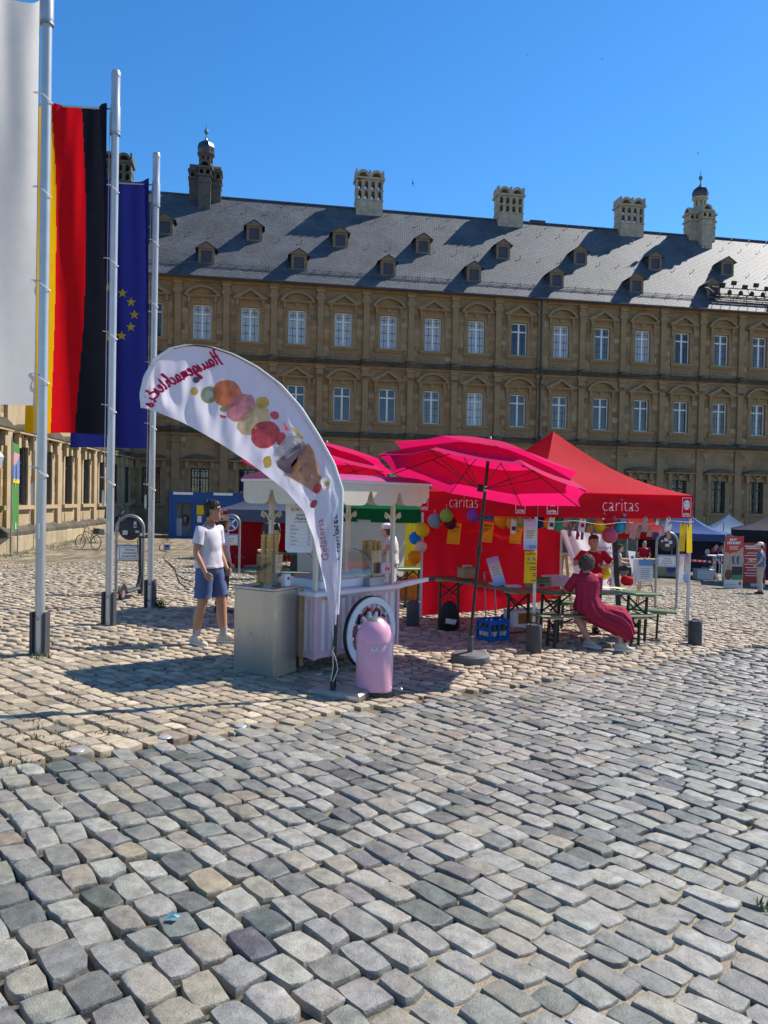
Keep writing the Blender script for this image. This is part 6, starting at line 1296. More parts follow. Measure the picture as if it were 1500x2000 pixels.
def figure(label, loc, rz, J={}, k=1.0, skin=None, top=None, bottom=None, hair=None, shoes=None, yaw=0, pitch=0, hairstyle='short', sleeves=.5, legs=.5, hat=None, name='person', socks=None, curl=.5, fem=False, gap=0, skirt=None, belly=1.0):
    skin = skin or SK; P = {a: V(b)*1.0 for a, b in {**STAND, **J}.items()}
    t = thing(name, label, 'person', loc, rz); t.scale = (k, k, k)
    names = ['pelvis', 'spine', 'chest', 'neckb', 'nk', 'shL', 'uaL', 'elL', 'faL', 'wrL', 'paL', 'shR', 'uaR', 'elR', 'faR', 'wrR', 'paR', 'hipL', 'thL', 'knL', 'caL', 'anL', 'toL', 'hipR', 'thR', 'knR', 'caR', 'anR', 'toR']
    P['nk'] = P['neckb'].lerp(P['head'], .45)
    for s in 'LR':
        P['ua'+s] = P['sh'+s].lerp(P['el'+s], .4); P['fa'+s] = P['el'+s].lerp(P['wr'+s], .3); d = (P['wr'+s]-P['fa'+s]).normalized(); P['pa'+s] = P.get('hand'+s, P['wr'+s]+d*.055)
        P['th'+s] = P['hip'+s].lerp(P['kn'+s], .45); back = (P['an'+s]-P['kn'+s]).normalized().cross(V((1, 0, 0))).normalized(); P['ca'+s] = P['kn'+s].lerp(P['an'+s], .33)+back*(-.018 if back.y > 0 else .018)
    rad = dict(pelvis=.125, spine=.115*belly, chest=.13, neckb=.06, nk=.052, shL=.058, uaL=.05, elL=.038, faL=.04, wrL=.026, paL=(.036, .018), hipL=.10, thL=.092, knL=.064, caL=.072, anL=.042, toL=.034)
    for a in list(rad):
        if a.endswith('L'): rad[a[:-1]+'R'] = rad[a]
    idx = {n: i for i, n in enumerate(names)}
    ed = [('pelvis', 'spine'), ('spine', 'chest'), ('chest', 'neckb'), ('neckb', 'nk')]
    for s in 'LR': ed += [('chest', 'sh'+s), ('sh'+s, 'ua'+s), ('ua'+s, 'el'+s), ('el'+s, 'fa'+s), ('fa'+s, 'wr'+s), ('wr'+s, 'pa'+s), ('pelvis', 'hip'+s), ('hip'+s, 'th'+s), ('th'+s, 'kn'+s), ('kn'+s, 'ca'+s), ('ca'+s, 'an'+s), ('an'+s, 'to'+s)]
    vs, fs = skin_eval([P[n] for n in names], [(idx[a], idx[b]) for a, b in ed], [rad[n] for n in names])
    q = MB(); q.add(vs, fs, 0)
    T = head_mesh(q, P['head'], yaw, pitch, 1.0)
    q.tube([P['nk']-V((0, 0, .02)), P['head']+V((0, -.02, -.06))], [.052, .05], 12)
    for s in 'LR':                      # fingers and thumb
        d = (P['pa'+s]-P['wr'+s]).normalized(); sx_ = -1 if s == 'L' else 1; side = V((0, 1, 0)); side = (side-d*side.dot(d)).normalized(); nrm = d.cross(side); nrm = nrm if nrm.x*sx_ < 0 else -nrm
        for f in range(4):
            b0 = P['pa'+s]+side*(.026-.0175*f)-d*.005; L = (.068, .078, .072, .056)[f]; p1 = b0+d*(L*.45)+nrm*(.006+.01*curl); p2 = p1+(d*cos(curl*1.2)+nrm*sin(curl*1.2))*L*.33; p3 = p2+(d*cos(curl*2)+nrm*sin(curl*2))*L*.25
            q.tube([b0-d*.02, b0, p1, p2, p3], [.009, .0092, .0085, .0078, .005], 6)
        b0 = P['wr'+s]+d*.02+side*.02; q.tube([b0, b0+side*.022+d*.02+nrm*.006, b0+side*.03+d*.05+nrm*.014, b0+side*.028+d*.07+nrm*.02], [.011, .0105, .009, .006], 6)
    q.build('body', [skin, m_eye, m_iris, m_lip], t, smooth=180)
    rr = random.Random(len(label)); W = lambda p, a: V(p)+V((rr.gauss(0, a), rr.gauss(0, a), rr.gauss(0, a)))
    if top:
        q = MB(); zlo = P['pelvis'].lerp(P['spine'], -.12 if not fem else .1); ax = (P['chest']-P['pelvis']).normalized()
        side = (P['shR']-P['shL']).normalized(); fwd = side.cross(ax)*-1; fwd = fwd if fwd.y > 0 or True else -fwd
        prof = ((0, .198, .158), (.02, .205, .163), (.2, .188, .150), (.42, .172*belly, .138*belly), (.62, .180, .138), (.8, .185, .132), (.93, .178, .114), (1.03, .150, .092), (1.10, .100, .075), (1.13, .075, .068)); rings = []; sd0 = len(label)
        for (f0, a0, b0), (f1, a1, b1) in zip(prof, prof[1:]):
            n_ = max(1, int((f1-f0)/.045))
            for k_ in range(n_):
                m_ = k_/n_; f, a, b_ = f0+(f1-f0)*m_, a0+(a1-a0)*m_, b0+(b1-b0)*m_; c = zlo.lerp(P['neckb'], f/1.13); amp = .16*min(1, 1.15-f) if f < 1.1 else 0
                rings.append([p+(p-c)*(amp*((vnoise(i*.42+f*3+sd0, f*7-i*.12, 1)-.5)+.5*(vnoise(i*.9, f*17+i*.3, 1)-.5))) for i, p in enumerate(ellring(c, side*a, fwd*b_, 36))])
        rings.append(ellring(P['neckb'], side*.075, fwd*.068, 36))
        for r_ in rings: r_.append(r_[0])
        rings = [r_[:-1] for r_ in rings]
        q.loft(rings, cap=False)
        for s in 'LR':
            a, b_ = P['sh'+s], P['el'+s]; e = a.lerp(b_, sleeves); inn = a.lerp(P['chest'], .35); a = a-V((0, 0, .002))
            q.tube([inn, a+V((0, 0, .004)), a.lerp(b_, sleeves*.5), e], [.070, .068, .066, .071 if sleeves < .8 else .05], 14, cap=False)
        q.build('shirt', top, t, smooth=180)
    if bottom:
        q = MB(); c = P['pelvis']; side = (P['hipR']-P['hipL']).normalized(); upv = (P['spine']-P['pelvis']).normalized(); fwd = upv.cross(side)
        q.loft([ellring(c+upv*.07, side*.165, fwd*.125, 24), ellring(c+upv*.02, side*.178, fwd*.14, 24), ellring(c-upv*.08, side*.178, fwd*.14, 24), ellring(c-upv*.14, side*.12, fwd*.10, 24)], cap=True)
        for s in 'LR':
            h, kn, an = P['hip'+s], P['kn'+s], P['an'+s]
            if legs <= 1: e = h.lerp(kn, legs); q.tube([h+V((0, 0, .02)), h.lerp(kn, legs*.3), h.lerp(kn, legs*.5), h.lerp(kn, legs*.7), h.lerp(kn, legs*.85), e], [.112, .113, .105, .112, .104, .111], 18, cap=False)
            else: e = kn.lerp(an, legs-1); q.tube([h+V((0, 0, .02)), h.lerp(kn, .4), kn, kn.lerp(an, (legs-1)*.5), e], [.112, .10, .078, .074, .072], 18, cap=False)
        q.build('trousers' if legs > 1 else 'shorts', bottom, t, smooth=180)
    if skirt: skirt(t, P)
    if shoes:
        for s in 'LR':
            a, to = P['an'+s], P['to'+s]; d = (to-a); d.z = 0; d.normalize(); sd_ = V((-d.y, d.x, 0)); z0 = min(a.z-.085, to.z-.035); q = MB(); base = V((a.x, a.y, z0))
            rings = []
            for x, w_, h in ((-.08, .026, .07), (-.068, .042, .10), (0, .047, .125), (.07, .047, .105), (.13, .046, .06), (.18, .038, .045), (.205, .016, .03)):
                c = base+d*x; rings.append([c+sd_*(w_*cos(u))+V((0, 0, (h*.5+h*.5*sin(u)) if True else 0)) for u in [2*pi*i/12+.26 for i in range(12)]])
            q.loft(rings); q.build('shoe', shoes, t, smooth=60)
            q = MB(); sole = [base+d*x+sd_*y for x, y in ((-.08, -.03), (-.08, .03), (0, .042), (.12, .05), (.19, .035), (.21, 0), (.19, -.035), (.12, -.05), (0, -.042))]; q.loft([[p+V((0, 0, -.004)) for p in sole], [p+V((0, 0, .022)) for p in sole]]); q.build('sole', m_wht if shoes != m_black else m_black, t, smooth=0)
            if socks: q = MB(); q.tube([a+V((0, 0, -.02)), a.lerp(P['kn'+s], .13), a.lerp(P['kn'+s], .26)], [.047, .043, .047], 12); q.build('sock', socks, t)
    if hair:
        q = MB(); Rm = Matrix.Rotation(yaw, 3, 'Z') @ Matrix.Rotation(pitch, 3, 'X'); rh = random.Random(9)
        if hairstyle == 'short':
            rings = []
            for z, k_, y0 in ((-.055, .98, -.10), (-.01, 1.06, -.108), (.04, 1.10, -.115), (.085, 1.02, -.11), (.118, .74, -.085), (.138, .25, -.03)):
                yf = (-.02, -.005, .06, .088, .07, .03)[(-.055, -.01, .04, .085, .118, .138).index(z)]; cy, ry = (y0+yf)/2, (yf-y0)/2; rings.append([T(.077*k_*cos(a)*(1+rh.gauss(0, .03)), cy+ry*sin(a)*(1+rh.gauss(0, .03)), z+rh.gauss(0, .005)) for a in [2*pi*i/20 for i in range(20)]])
            q.loft(rings)
            for i in range(110):
                a = rh.uniform(0, 2*pi); z = rh.uniform(.02, .13); rr_ = .075*(1-max(0, (z-.07)/.09)**2); x, y = rr_*cos(a), -.015+1.2*rr_*sin(a)
                if y > .07 and z < .07: continue
                L = rh.uniform(.012, .03); q.tube([T(x*.9, y*.9, z), T(x*1.12, y*1.12+.004, z+L*.5), T(x*1.15+rh.gauss(0, .008), y*1.15+.01, z+L*.5+rh.gauss(0, .008))], [.009, .006, .001], 4)
        elif hairstyle == 'curly':
            q.sphere(T(0, -.012, .01), (.098, .108, .115), 14, 9)
            for i in range(420):
                a = rh.uniform(0, 2*pi); ph = math.acos(rh.uniform(-.8, 1)); x, y, z = sin(ph)*cos(a), sin(ph)*sin(a), cos(ph)
                if y > .55 and z < .5: continue
                p0 = V(T(.104*x, -.02+.116*y, .012+.122*z)); e1 = V((x, y, z)).cross(V((.3, .2, .9))).normalized(); e2 = V((x, y, z)).cross(e1); r_c = rh.uniform(.010, .018); a0 = rh.uniform(0, 6)
                q.tube([p0+e1*(r_c*cos(a0+k*1.3))+e2*(r_c*sin(a0+k*1.3))+V((x, y, z))*(.004*k) for k in range(5)], [.008, .008, .007, .006, .003], 4)
        elif hairstyle == 'bun':
            rings = [[T(.080*k_*cos(a), -.012+.105*k_*sin(a)-.02*(z < .06), z) for a in [2*pi*i/20 for i in range(20)]] for z, k_ in ((.055, 1.0), (.085, .97), (.115, .72), (.132, .25))]
            q.loft(rings); rings = [[T(.079*k_*cos(a), -.05+.055*k_*sin(a), z) for a in [2*pi*i/16 for i in range(16)]] for z, k_ in ((-.07, .7), (-.03, .98), (.03, 1.05), (.09, .9))]; q.loft(rings)
        elif hairstyle == 'bob':
            rings = [[T(.086*k_*cos(a), -.022+.095*k_*sin(a)-(.03 if z < .04 else 0), z) for a in [2*pi*i/20 for i in range(20)]] for z, k_ in ((-.09, .8), (-.03, .98), (.05, 1.03), (.10, .85), (.135, .3))]; q.loft(rings)
        q.build('hair', hair, t, smooth=180)
    if hat: hat(t, T)
    return t, P
m_tee = M('white_tshirt_cloth', (.74, .70, .74), .85, var=.04, transl=.15, bump=.9, bs=5); m_denim = M('blue_denim', (.075, .115, .235), .9, var=.15, bump=.25, bs=60); m_sneak = M('cream_sneaker', (.55, .50, .36), .7); m_sock = M('grey_sock', (.42, .41, .42), .9)
m_dark = M('dark_brown_hair', (.032, .021, .015), .6, var=.3, vs=40); m_grizz = M('grizzled_hair', (.12, .09, .075), .7, var=.5, vs=40); m_brown = M('brown_hair', (.07, .035, .02), .55, var=.3, vs=30); m_grey = M('white_hair', (.6, .58, .52), .7)
m_redtee = M('red_tshirt_cloth', (.50, .012, .03), .85, var=.06, transl=.12, bump=.8, bs=6); m_dress = M('dusky_red_dress', (.36, .028, .065), .85, var=.08, transl=.12, bump=.8, bs=6)
mloc = G(404, 1258)
mb2, _ = figure('man in a white t-shirt and blue shorts standing left of the steel cabinet, looking right', mloc+V((0, .05, 0)), radians(-108), dict(
    shL=(-.18, .02, 1.40), shR=(.18, -.02, 1.40), elL=(-.25, .0, 1.13), wrL=(-.22, .12, .92), elR=(.24, -.04, 1.13), wrR=(.235, .09, .90), hipL=(-.095, .01, .91), hipR=(.095, 0, .91), knL=(-.15, .10, .50), anL=(-.17, .13, .085), toL=(-.22, .28, .035), knR=(.11, -.02, .49), anR=(.10, -.11, .085), toR=(.15, .04, .035), head=(0, .045, 1.625)),
    1.02, SKT, m_tee, m_denim, m_dark, m_sneak, yaw=.35, hairstyle='short', sleeves=.62, legs=.80, socks=m_sock, curl=.45)
q = MB()
for s in (-1, 1):
    ring = [(s*.032+.021*cos(a), .108, .02+.015*sin(a)) for a in [2*pi*i/14 for i in range(15)]]; q.tube([(s*.053, .106, .025), (s*.08, 0.0, .03)], .0016, 4); q.tube(ring, .0017, 4)
q.tube([(-.011, .110, .022), (.011, .110, .022)], .0016, 4); gl = q.build('glasses', m_ink, mb2, (0, .045, 1.625)); gl.rotation_euler = (0, 0, .35)
# woman in the long dress, back to the viewer, sitting sideways on the bench
sp0 = V((3.06, 11.46, 0)); wl = V((sp0.x, sp0.y, gz(sp0.x, sp0.y)))
px_ = 750+1500*wl.x/wl.y; print('woman px', px_)
def dress(t, P):
    q = MB(); rr = random.Random(2); sec = [((0, .0, .98), (.185, 0, 0), (0, .12, 0)), ((0, -.005, .86), (.185, 0, 0), (0, .13, 0)), ((0, -.01, .74), (.17, 0, 0), (0, .135, 0)), ((.02, -.02, .62), (.215, 0, .02), (0, .185, .0)), ((.10, -.07, .53), (.21, -.02, .08), (.03, .20, .02)), ((.24, -.13, .47), (.15, -.02, .13), (.04, .20, .02)), ((.40, -.19, .41), (.09, 0, .17), (.04, .19, .02)), ((.52, -.24, .31), (.05, 0, .17), (.03, .17, .02)), ((.555, -.26, .20), (.085, 0, .07), (.03, .15, .02))]
    rings = [[p+V((0, 0, .012*sin(i*2.1+n*1.3)))+(p-V(c))*((.03 if n < 3 else .11)*sin(i*1.57+.25*n)+(0 if n < 3 else .05*sin(i*2.7+n*.4))) for i, p in enumerate(ellring(c, a, b_, 44))] for n, (c, a, b_) in enumerate(sec)]
    q.loft(rings[::-1], cap=False); q.loft([ellring((.0, .04, 1.10), (.085, 0, 0), (0, .07, 0), 44), ellring((0, .02, 1.05), (.165, 0, 0), (0, .10, 0), 44), ellring((0, 0, .98), (.185, 0, 0), (0, .12, 0), 44)], cap=False)
    for s in 'LR': a, b_ = P['sh'+s], P['el'+s]; q.tube([a.lerp(P['chest'], .4), a, a.lerp(b_, .45), a.lerp(b_, .85)], [.075, .072, .07, .072], 14, cap=False)
    q.build('dress', m_dress, t, smooth=180)
figure('woman with curly hair in a long dusky red dress sitting on the near bench', wl, 0.08, dict(pelvis=(0, 0, .58), spine=(0, 0, .76), chest=(0, .02, .95), neckb=(0, .04, 1.09), head=(0, .08, 1.235), shL=(-.175, .02, 1.03), shR=(.175, .02, 1.03), elL=(-.27, .14, .80), wrL=(-.22, .36, .80), elR=(.22, .20, .82), wrR=(.1, .40, .82), hipL=(-.09, .02, .54), hipR=(.09, -.03, .54), knL=(-.14, .10, .47), anL=(.02, -.06, .085), toL=(.10, -.16, .035), knR=(.45, -.22, .48), anR=(.40, -.30, .085), toR=(.53, -.36, .035)), 1.0, SK, None, None, m_grizz, m_sneak, yaw=0, hairstyle='curly', skirt=dress)
wl2 = at(1155, 1100, 12.95); wl2 = V((wl2.x, wl2.y, gz(wl2.x, wl2.y)))
figure('smiling woman in a red t-shirt with raised hands standing behind the table', wl2, pi, dict(spine=(0, .03, 1.12), chest=(0, .07, 1.30), neckb=(0, .10, 1.42), head=(.01, .17, 1.57), shL=(-.175, .09, 1.37), shR=(.175, .08, 1.37), elL=(-.34, .10, 1.19), wrL=(-.13, .22, 1.17), elR=(.33, .14, 1.18), wrR=(.22, .25, 1.30), handR=(.20, .27, 1.36)), .985, SK, m_redtee, M('dark_trousers', (.05, .05, .07), .8), m_brown, m_black, yaw=.1, pitch=-.15, hairstyle='bun', sleeves=.7, legs=1.35, curl=1.1, fem=True)
m_straw = M('straw', (.62, .48, .24), .8, var=.15, vs=30)
def strawhat(t, T): q = MB(); q.lathe([(.165, .055), (.17, .05), (.10, .065), (.088, .075), (.085, .13), (.06, .155), (.01, .16)], 20, tuple(T(0, -.01, 0))); q.build('straw_hat', m_straw, t)
def cap(mat):
    def f(t, T): q = MB(); c = T(0, -.012, .035); q.lathe([(.095, .0), (.096, .03), (.085, .075), (.05, .105), (.01, .112)], 18, tuple(c), sy=1.15); v = [T(-.07, .07, .04), T(.07, .07, .04), T(.055, .17, .03), T(-.055, .17, .03)]; q.add([*v, *[p+V((0, 0, .008)) for p in v]], [(0, 1, 2, 3), (7, 6, 5, 4), (0, 4, 5, 1), (1, 5, 6, 2), (2, 6, 7, 3), (3, 7, 4, 0)]); q.build('cap', mat, t)
    return f
pl = at(434, 1080, 12.6); figure('person in a straw hat and white shirt half hidden behind the man', ground(pl.x, pl.y), radians(-60), dict(elR=(.2, -.02, 1.12), wrR=(.19, .1, .9)), .90, SK, m_tee, m_black, m_brown, m_black, yaw=.2, hairstyle='bob', hat=strawhat, sleeves=.6, legs=1.9)
pl = at(764, 1080, 14.2); figure('woman in a white dress and cap behind the ice cream cart, bending left', ground(pl.x, pl.y), radians(80), dict(head=(0, .10, 1.58), elR=(.2, .1, 1.15), wrR=(.16, .3, 1.05), elL=(-.2, .1, 1.15), wrL=(-.16, .3, 1.05)), .95, SK, M('white_dress', (.62, .60, .60), .8), M('white_dress', (.62,)*3), m_brown, m_black, pitch=-.2, hat=cap(m_wht), hairstyle='bob', sleeves=.35, legs=.9)
SIT = dict(pelvis=(0, 0, .55), spine=(0, .02, .74), chest=(0, .05, .93), neckb=(0, .08, 1.06), head=(0, .12, 1.21), shL=(-.175, .06, 1.01), shR=(.175, .06, 1.01), elL=(-.23, .10, .76), elR=(.23, .10, .76), wrL=(-.14, .34, .70), wrR=(.14, .34, .70), hipL=(-.09, .03, .52), hipR=(.09, .03, .52), knL=(-.11, .45, .52), knR=(.11, .45, .52), anL=(-.11, .44, .085), anR=(.11, .44, .085), toL=(-.12, .58, .035), toR=(.12, .58, .035))
pl = at(1378, 1110, 33); sgp = ground(pl.x, pl.y); figure('white-haired person in a dark vest sitting on a white block by the barrier tape', sgp, radians(-60), SIT, .98, SK, M('dark_vest', (.05, .04, .07), .8), M('pale_grey_cloth', (.42, .43, .45), .8), m_grey, m_black, hairstyle='bob', sleeves=.9, legs=1.7)
st = thing('seat_block', 'white seat block under the white-haired person', 'seat', sgp, 0); q = MB(); q.bbox(-.45, .25, -.25, .25, 0, .42, .02); q.build('block', m_wht, st); q = MB(); q.bbox(-.47, .27, -.27, .27, .421, .46, .01); q.build('cushion', m_wht, st)
pl = G(1484, 1160); figure('person in a blue shirt, pale trousers and white cap at the right edge', pl, radians(60), dict(elR=(.26, .05, 1.15), wrR=(.18, .26, 1.12), elL=(-.3, -.05, 1.18), wrL=(-.25, .12, 1.0)), .99, SK, M('blue_shirt', (.09, .16, .30), .8), M('beige_trousers', (.36, .33, .28), .8), m_brown, m_black, hat=cap(m_wht), sleeves=.7, legs=1.9)
pl = at(1204, 1090, 27); figure('person in a beige shirt sitting at the stall left of the red bag', ground(pl.x, pl.y), radians(-100), SIT, 1.0, SK, M('beige_shirt', (.36, .30, .26), .8), m_black, m_brown, m_black, hairstyle='short', sleeves=.6, legs=1.9)
pl = at(1257, 1090, 33.5); figure('person in a red top behind the stall table with the painted cloth', ground(pl.x, pl.y), radians(170), SIT, 1.12, SK, m_redtee, m_black, m_dark, m_black, hairstyle='bob', sleeves=.5, legs=1.9)
pl = at(236, 1030, 49); figure('dark-clothed person with a white scarf sitting in the shaded palace corner', ground(pl.x, pl.y), radians(-120), SIT, 1.02, SK, M('dark_vest', (.05, .04, .07)), m_black, m_dark, m_black, hairstyle='short', sleeves=.5, legs=1.9)
pl = at(529, 1060, 19.3); figure('dark figure standing in the shade of the grey and blue tent', ground(pl.x, pl.y), radians(160), {}, .98, SKT, m_black, M('dark_trousers', (.05, .05, .07)), m_dark, m_black, hairstyle='short', sleeves=.6, legs=1.9)
# ---------------------------------------------------------------- arched signs, scooter, container, far stalls
def arch_sign(label, p, W, H, disc, plate, rz=0):
    t = thing('arch_sign', label, 'sign', p, rz, 'signs in round-topped tube frames'); r = W/2; q = MB()
    pts = [(-r, 0, -.05), (-r, 0, H-r)]+[(-r*cos(pi*i/14), 0, H-r+r*sin(pi*i/14)) for i in range(1, 14)]+[(r, 0, H-r), (r, 0, -.05)]
    q.tube(pts, .028, 10); q.build('frame', m_zinc, t)
    q = MB(); q.tube([(-r, 0, H-2*r-.06), (r, 0, H-2*r-.06)], .014, 6); q.tube([(-r, 0, H-2*r-.34), (r, 0, H-2*r-.34)], .014, 6); q.build('crossbar', m_zinc, t)
    dz = H-r-.01; dr = r-.045
    q = MB(); q.lathe([(dr-.006, -.008), (dr, -.004), (dr, .004), (dr-.006, .008)], 30); d = q.build('disc', disc[0], t, (0, -.01, dz)); d.rotation_euler = (pi/2, 0, 0)
    for s in (-1, 1): q = MB(); q.bar((s*dr*.98, 0, dz), (s*r, 0, dz), .02); q.build('lug', m_zinc, t, smooth=0)
    y = -.0225
    for kind, mat, *a in disc[1:]:
        q = MB()
        if kind == 'ring': ro, ri = a; n = 32; q.loft([[(ro*cos(2*pi*i/n), y, dz+ro*sin(2*pi*i/n)) for i in range(n)], [(ro*cos(2*pi*i/n), y-.002, dz+ro*sin(2*pi*i/n)) for i in range(n)], [(ri*cos(2*pi*i/n), y-.002, dz+ri*sin(2*pi*i/n)) for i in range(n)]], cap=False); q.build('sign_face', mat, t, smooth=0)
        if kind == 'bar': q.bar((a[0], y-.003, dz+a[1]), (a[2], y-.003, dz+a[3]), a[4], .003, up=(0, 1, 0)); q.build('sign_face', mat, t, smooth=0)
        if kind == 'sticker': q.box(a[0], a[1], y-.004, y, dz+a[2], dz+a[3]); q.build('sticker', mat, t, smooth=0)
    if plate:
        pz = H-2*r-.20; q = MB(); q.bbox(-r+.04, r-.04, -.02, -.008, pz-.13, pz+.13, .004); q.build('plate', m_wht, t, smooth=0)
        q = MB(); w = r-.055
        for a in ((-w, w, pz+.105, pz+.111), (-w, w, pz-.111, pz-.105), (-w, -w+.006, pz-.105, pz+.105), (w-.006, w, pz-.105, pz+.105)): q.box(a[0], a[1], -.0225, -.0205, a[2], a[3])
        q.build('plate_border', m_ink, t, smooth=0)
        for i, s in enumerate(plate): text('lettering', s, .048 if len(plate) > 2 else .066, m_ink, t, (0, -.0215, pz+.06-.06*i if len(plate) > 2 else pz+.035-.075*i), sx=.82)
    return t
m_discd = M('dark_sign_back', (.03, .032, .034), .5); m_signblue = M('sign_blue', (.01, .06, .30), .4, var=.03)
a1 = (G(228, 1164)+G(276, 1160))/2; arch_sign('arched frame with a dark sign disc covered in stickers beside the electric scooter', a1, .49, 1.47, [m_discd, ('sticker', m_paper, -.13, -.04, -.10, -.02), ('sticker', m_paper, .07, .12, .03, .15), ('sticker', m_ink, .08, .11, .05, .09), ('sticker', m_paper, .10, .17, -.06, -.02)], ['Benutzung', 'nicht gewidmet,', 'auf eigene Gefahr'], .05)
a2 = at(451, 1060, 20.4); a2 = ground(a2.x, a2.y); arch_sign('arched frame with a blue no-stopping disc behind the man', a2, .46, 1.56, [m_wht, ('ring', m_signblue, .165, .0), ('bar', m_wht, -.12, -.12, .12, .12, .045), ('bar', m_wht, -.12, .12, .12, -.12, .044)], ['Feuerwehr-', 'zufahrt'], .0)
a3 = G(1300, 1186); arch_sign('arched frame with a dark peeling sign disc right of the display easel', a3, .50, 1.83, [m_discd, ('sticker', m_paper, -.08, .02, .04, .12), ('sticker', m_paper, .03, .11, -.02, .06), ('sticker', m_paper, -.05, .05, -.09, -.02), ('sticker', m_paper, -.15, -.10, .02, .07)], ['Benutzung', 'nicht gewidmet,', 'auf eigene Gefahr'], -.1)
# electric scooter, leaning on the arch
sc0 = G(238, 1172); sc1 = G(287, 1161); sd_ = (sc1-sc0); sd_.z = 0; sd_.normalize(); sd_ = (sd_*.8+V((.0, .6, 0))).normalized(); srz = atan2(sd_.y, sd_.x)
sct = thing('electric_scooter', 'black electric scooter parked against the arched sign by the far flagpole', 'scooter', sc0, srz); sct.rotation_euler = (.04, 0, srz)
def wheel(x, r, par): q = MB(); q.tube([(0, -.022, 0), (0, .022, 0)], r, 20); o = q.build('wheel', m_black, par, (x, 0, r)); q = MB(); q.tube([(0, -.026, 0), (0, .026, 0)], r*.6, 14); q.build('rim', m_zinc, o); return o
wheel(0, .11, sct); wheel(.86, .11, sct)
q = MB(); q.bbox(.10, .70, -.075, .075, .10, .155, .02); q.build('deck', m_darkgrey, sct, smooth=0)
q = MB(); q.tube([(-.13, 0, .13), (-.09, 0, .215), (0, 0, .25), (.09, 0, .215), (.14, 0, .15)], .03, 8, flat=1.8); q.build('rear_mudguard', m_black, sct)
q = MB(); q.box(-.145, -.115, -.03, .03, .12, .16); q.build('rear_light', M('red_lens', (.4, .01, .01), .2), sct, smooth=0)
q = MB(); q.tube([(.68, 0, .13), (.76, 0, .2), (.80, 0, .36)], [.035, .04, .034], 10); q.tube([(.80, 0, .36), (.86, 0, .11)], .03, 8); q.tube([(.80, 0, .34), (.70, 0, 1.06)], .026, 10); q.build('stem', m_black, sct)
q = MB(); q.tube([(.70, -.24, 1.07), (.69, 0, 1.075), (.70, .24, 1.07)], .015, 8); q.build('handlebar', m_black, sct); q = MB(); q.sphere((.70, 0, 1.09), (.05, .04, .03), 10, 6); q.build('display', m_darkgrey, sct)
for s in (-1, 1): q = MB(); q.tube([(.70, s*.14, 1.071), (.70, s*.25, 1.07)], .02, 8); q.build('grip', m_black, sct)
q = MB(); q.tube([(.71, .05, 1.04), (.80, .07, .8), (.86, .05, .45), (.86, .03, .25)], .006, 5); q.build('cable', m_black, sct)
# blue site container in the corner
CB = at(331, 1040, 46); CB = ground(CB.x, CB.y); CBR = at(472, 1040, 47.3); cl = (CBR-CB).to_2d().length; crz = atan2(CBR.y-CB.y, CBR.x-CB.x)
con = thing('site_container', 'blue steel site container with an open door in the shaded corner', 'container', CB, crz); m_cblue = M('container_blue', (.006, .055, .22), .5, var=.12); m_cin = M('container_inside', (.45, .46, .44), .7)
hC = 2.62; q = MB(); dl_, dr_ = .40, 1.25
q.box(0, dl_, 0, .06, 0, hC); q.box(dr_, cl, 0, .06, 0, hC); q.box(dl_, dr_, 0, .06, 2.1, hC); q.box(0, .06, .061, 2.4, 0, hC); q.box(cl-.06, cl, .061, 2.4, 0, hC); q.box(0.061, cl-.061, 2.34, 2.4, 0, hC); q.build('shell', m_cblue, con, smooth=0)
q = MB(); q.box(-.03, cl+.03, -.04, 2.44, hC+.001, hC+.16); q.box(-.03, cl+.03, -.04, -.001, -.05, .12); q.box(-.04, .10, -.05, -.0405, .12, hC); q.box(cl-.1, cl+.04, -.05, -.0405, .12, hC); q.build('frame', m_cblue, con, smooth=0)
q = MB(); q.box(.07, cl-.07, .07, 2.33, .02, .06); q.box(.07, dr_+.9, 1.2, 1.25, .061, hC-.05); q.build('inner_wall', m_cin, con, smooth=0)
q = MB(); q.box(dl_+.0, dl_+.36, .9, 1.19, .07, 1.15); q.build('cupboard', m_wht, con, smooth=0); q = MB(); q.lathe([(.05, 0), (.12, .05), (.2, .2), (.2, .5), (.1, .6), (.03, .62)], 12, (dr_-.3, 1.0, .75)); q.tube([(dr_-.5, 1.0, 1.3), (dr_-.45, 1.05, 2.0)], .03, 6); q.build('water_boiler', m_zinc, con)
dq = MB(); dq.obox((dr_+.48, -.14, 1.1), (.48, -.09, 0), (.005, .025, 0), (0, 0, 1.0)); do = dq.build('door', m_cblue, con, smooth=0)
q = MB(); q.box(dr_+.3, dr_+.72, -.21, -.2, 1.42, 1.98); q.build('notice', m_yel, do, smooth=0); q = MB(); q.box(dr_+.34, dr_+.6, -.21, -.2, .95, 1.35); q.build('notice', m_paper, do, smooth=0); q = MB(); q.box(dr_+.84, dr_+.9, -.26, -.2, .62, .8); q.build('handle', m_zinc, do, smooth=0)
for x in (.18, 2.55): q = MB(); q.box(x, x+1.15, -.055, -.042, hC-.02, hC+.13); q.build('sign_strip', m_wht, con, smooth=0)
q = MB(); q.box(4.62, cl-.15, -.02, -.001, 1.5, 2.2); q.build('shutter', m_darkgrey, con, smooth=0); q = MB(); q.box(4.2, 4.5, -.02, -.001, 1.5, 1.75); q.build('notice', m_paper, con, smooth=0)
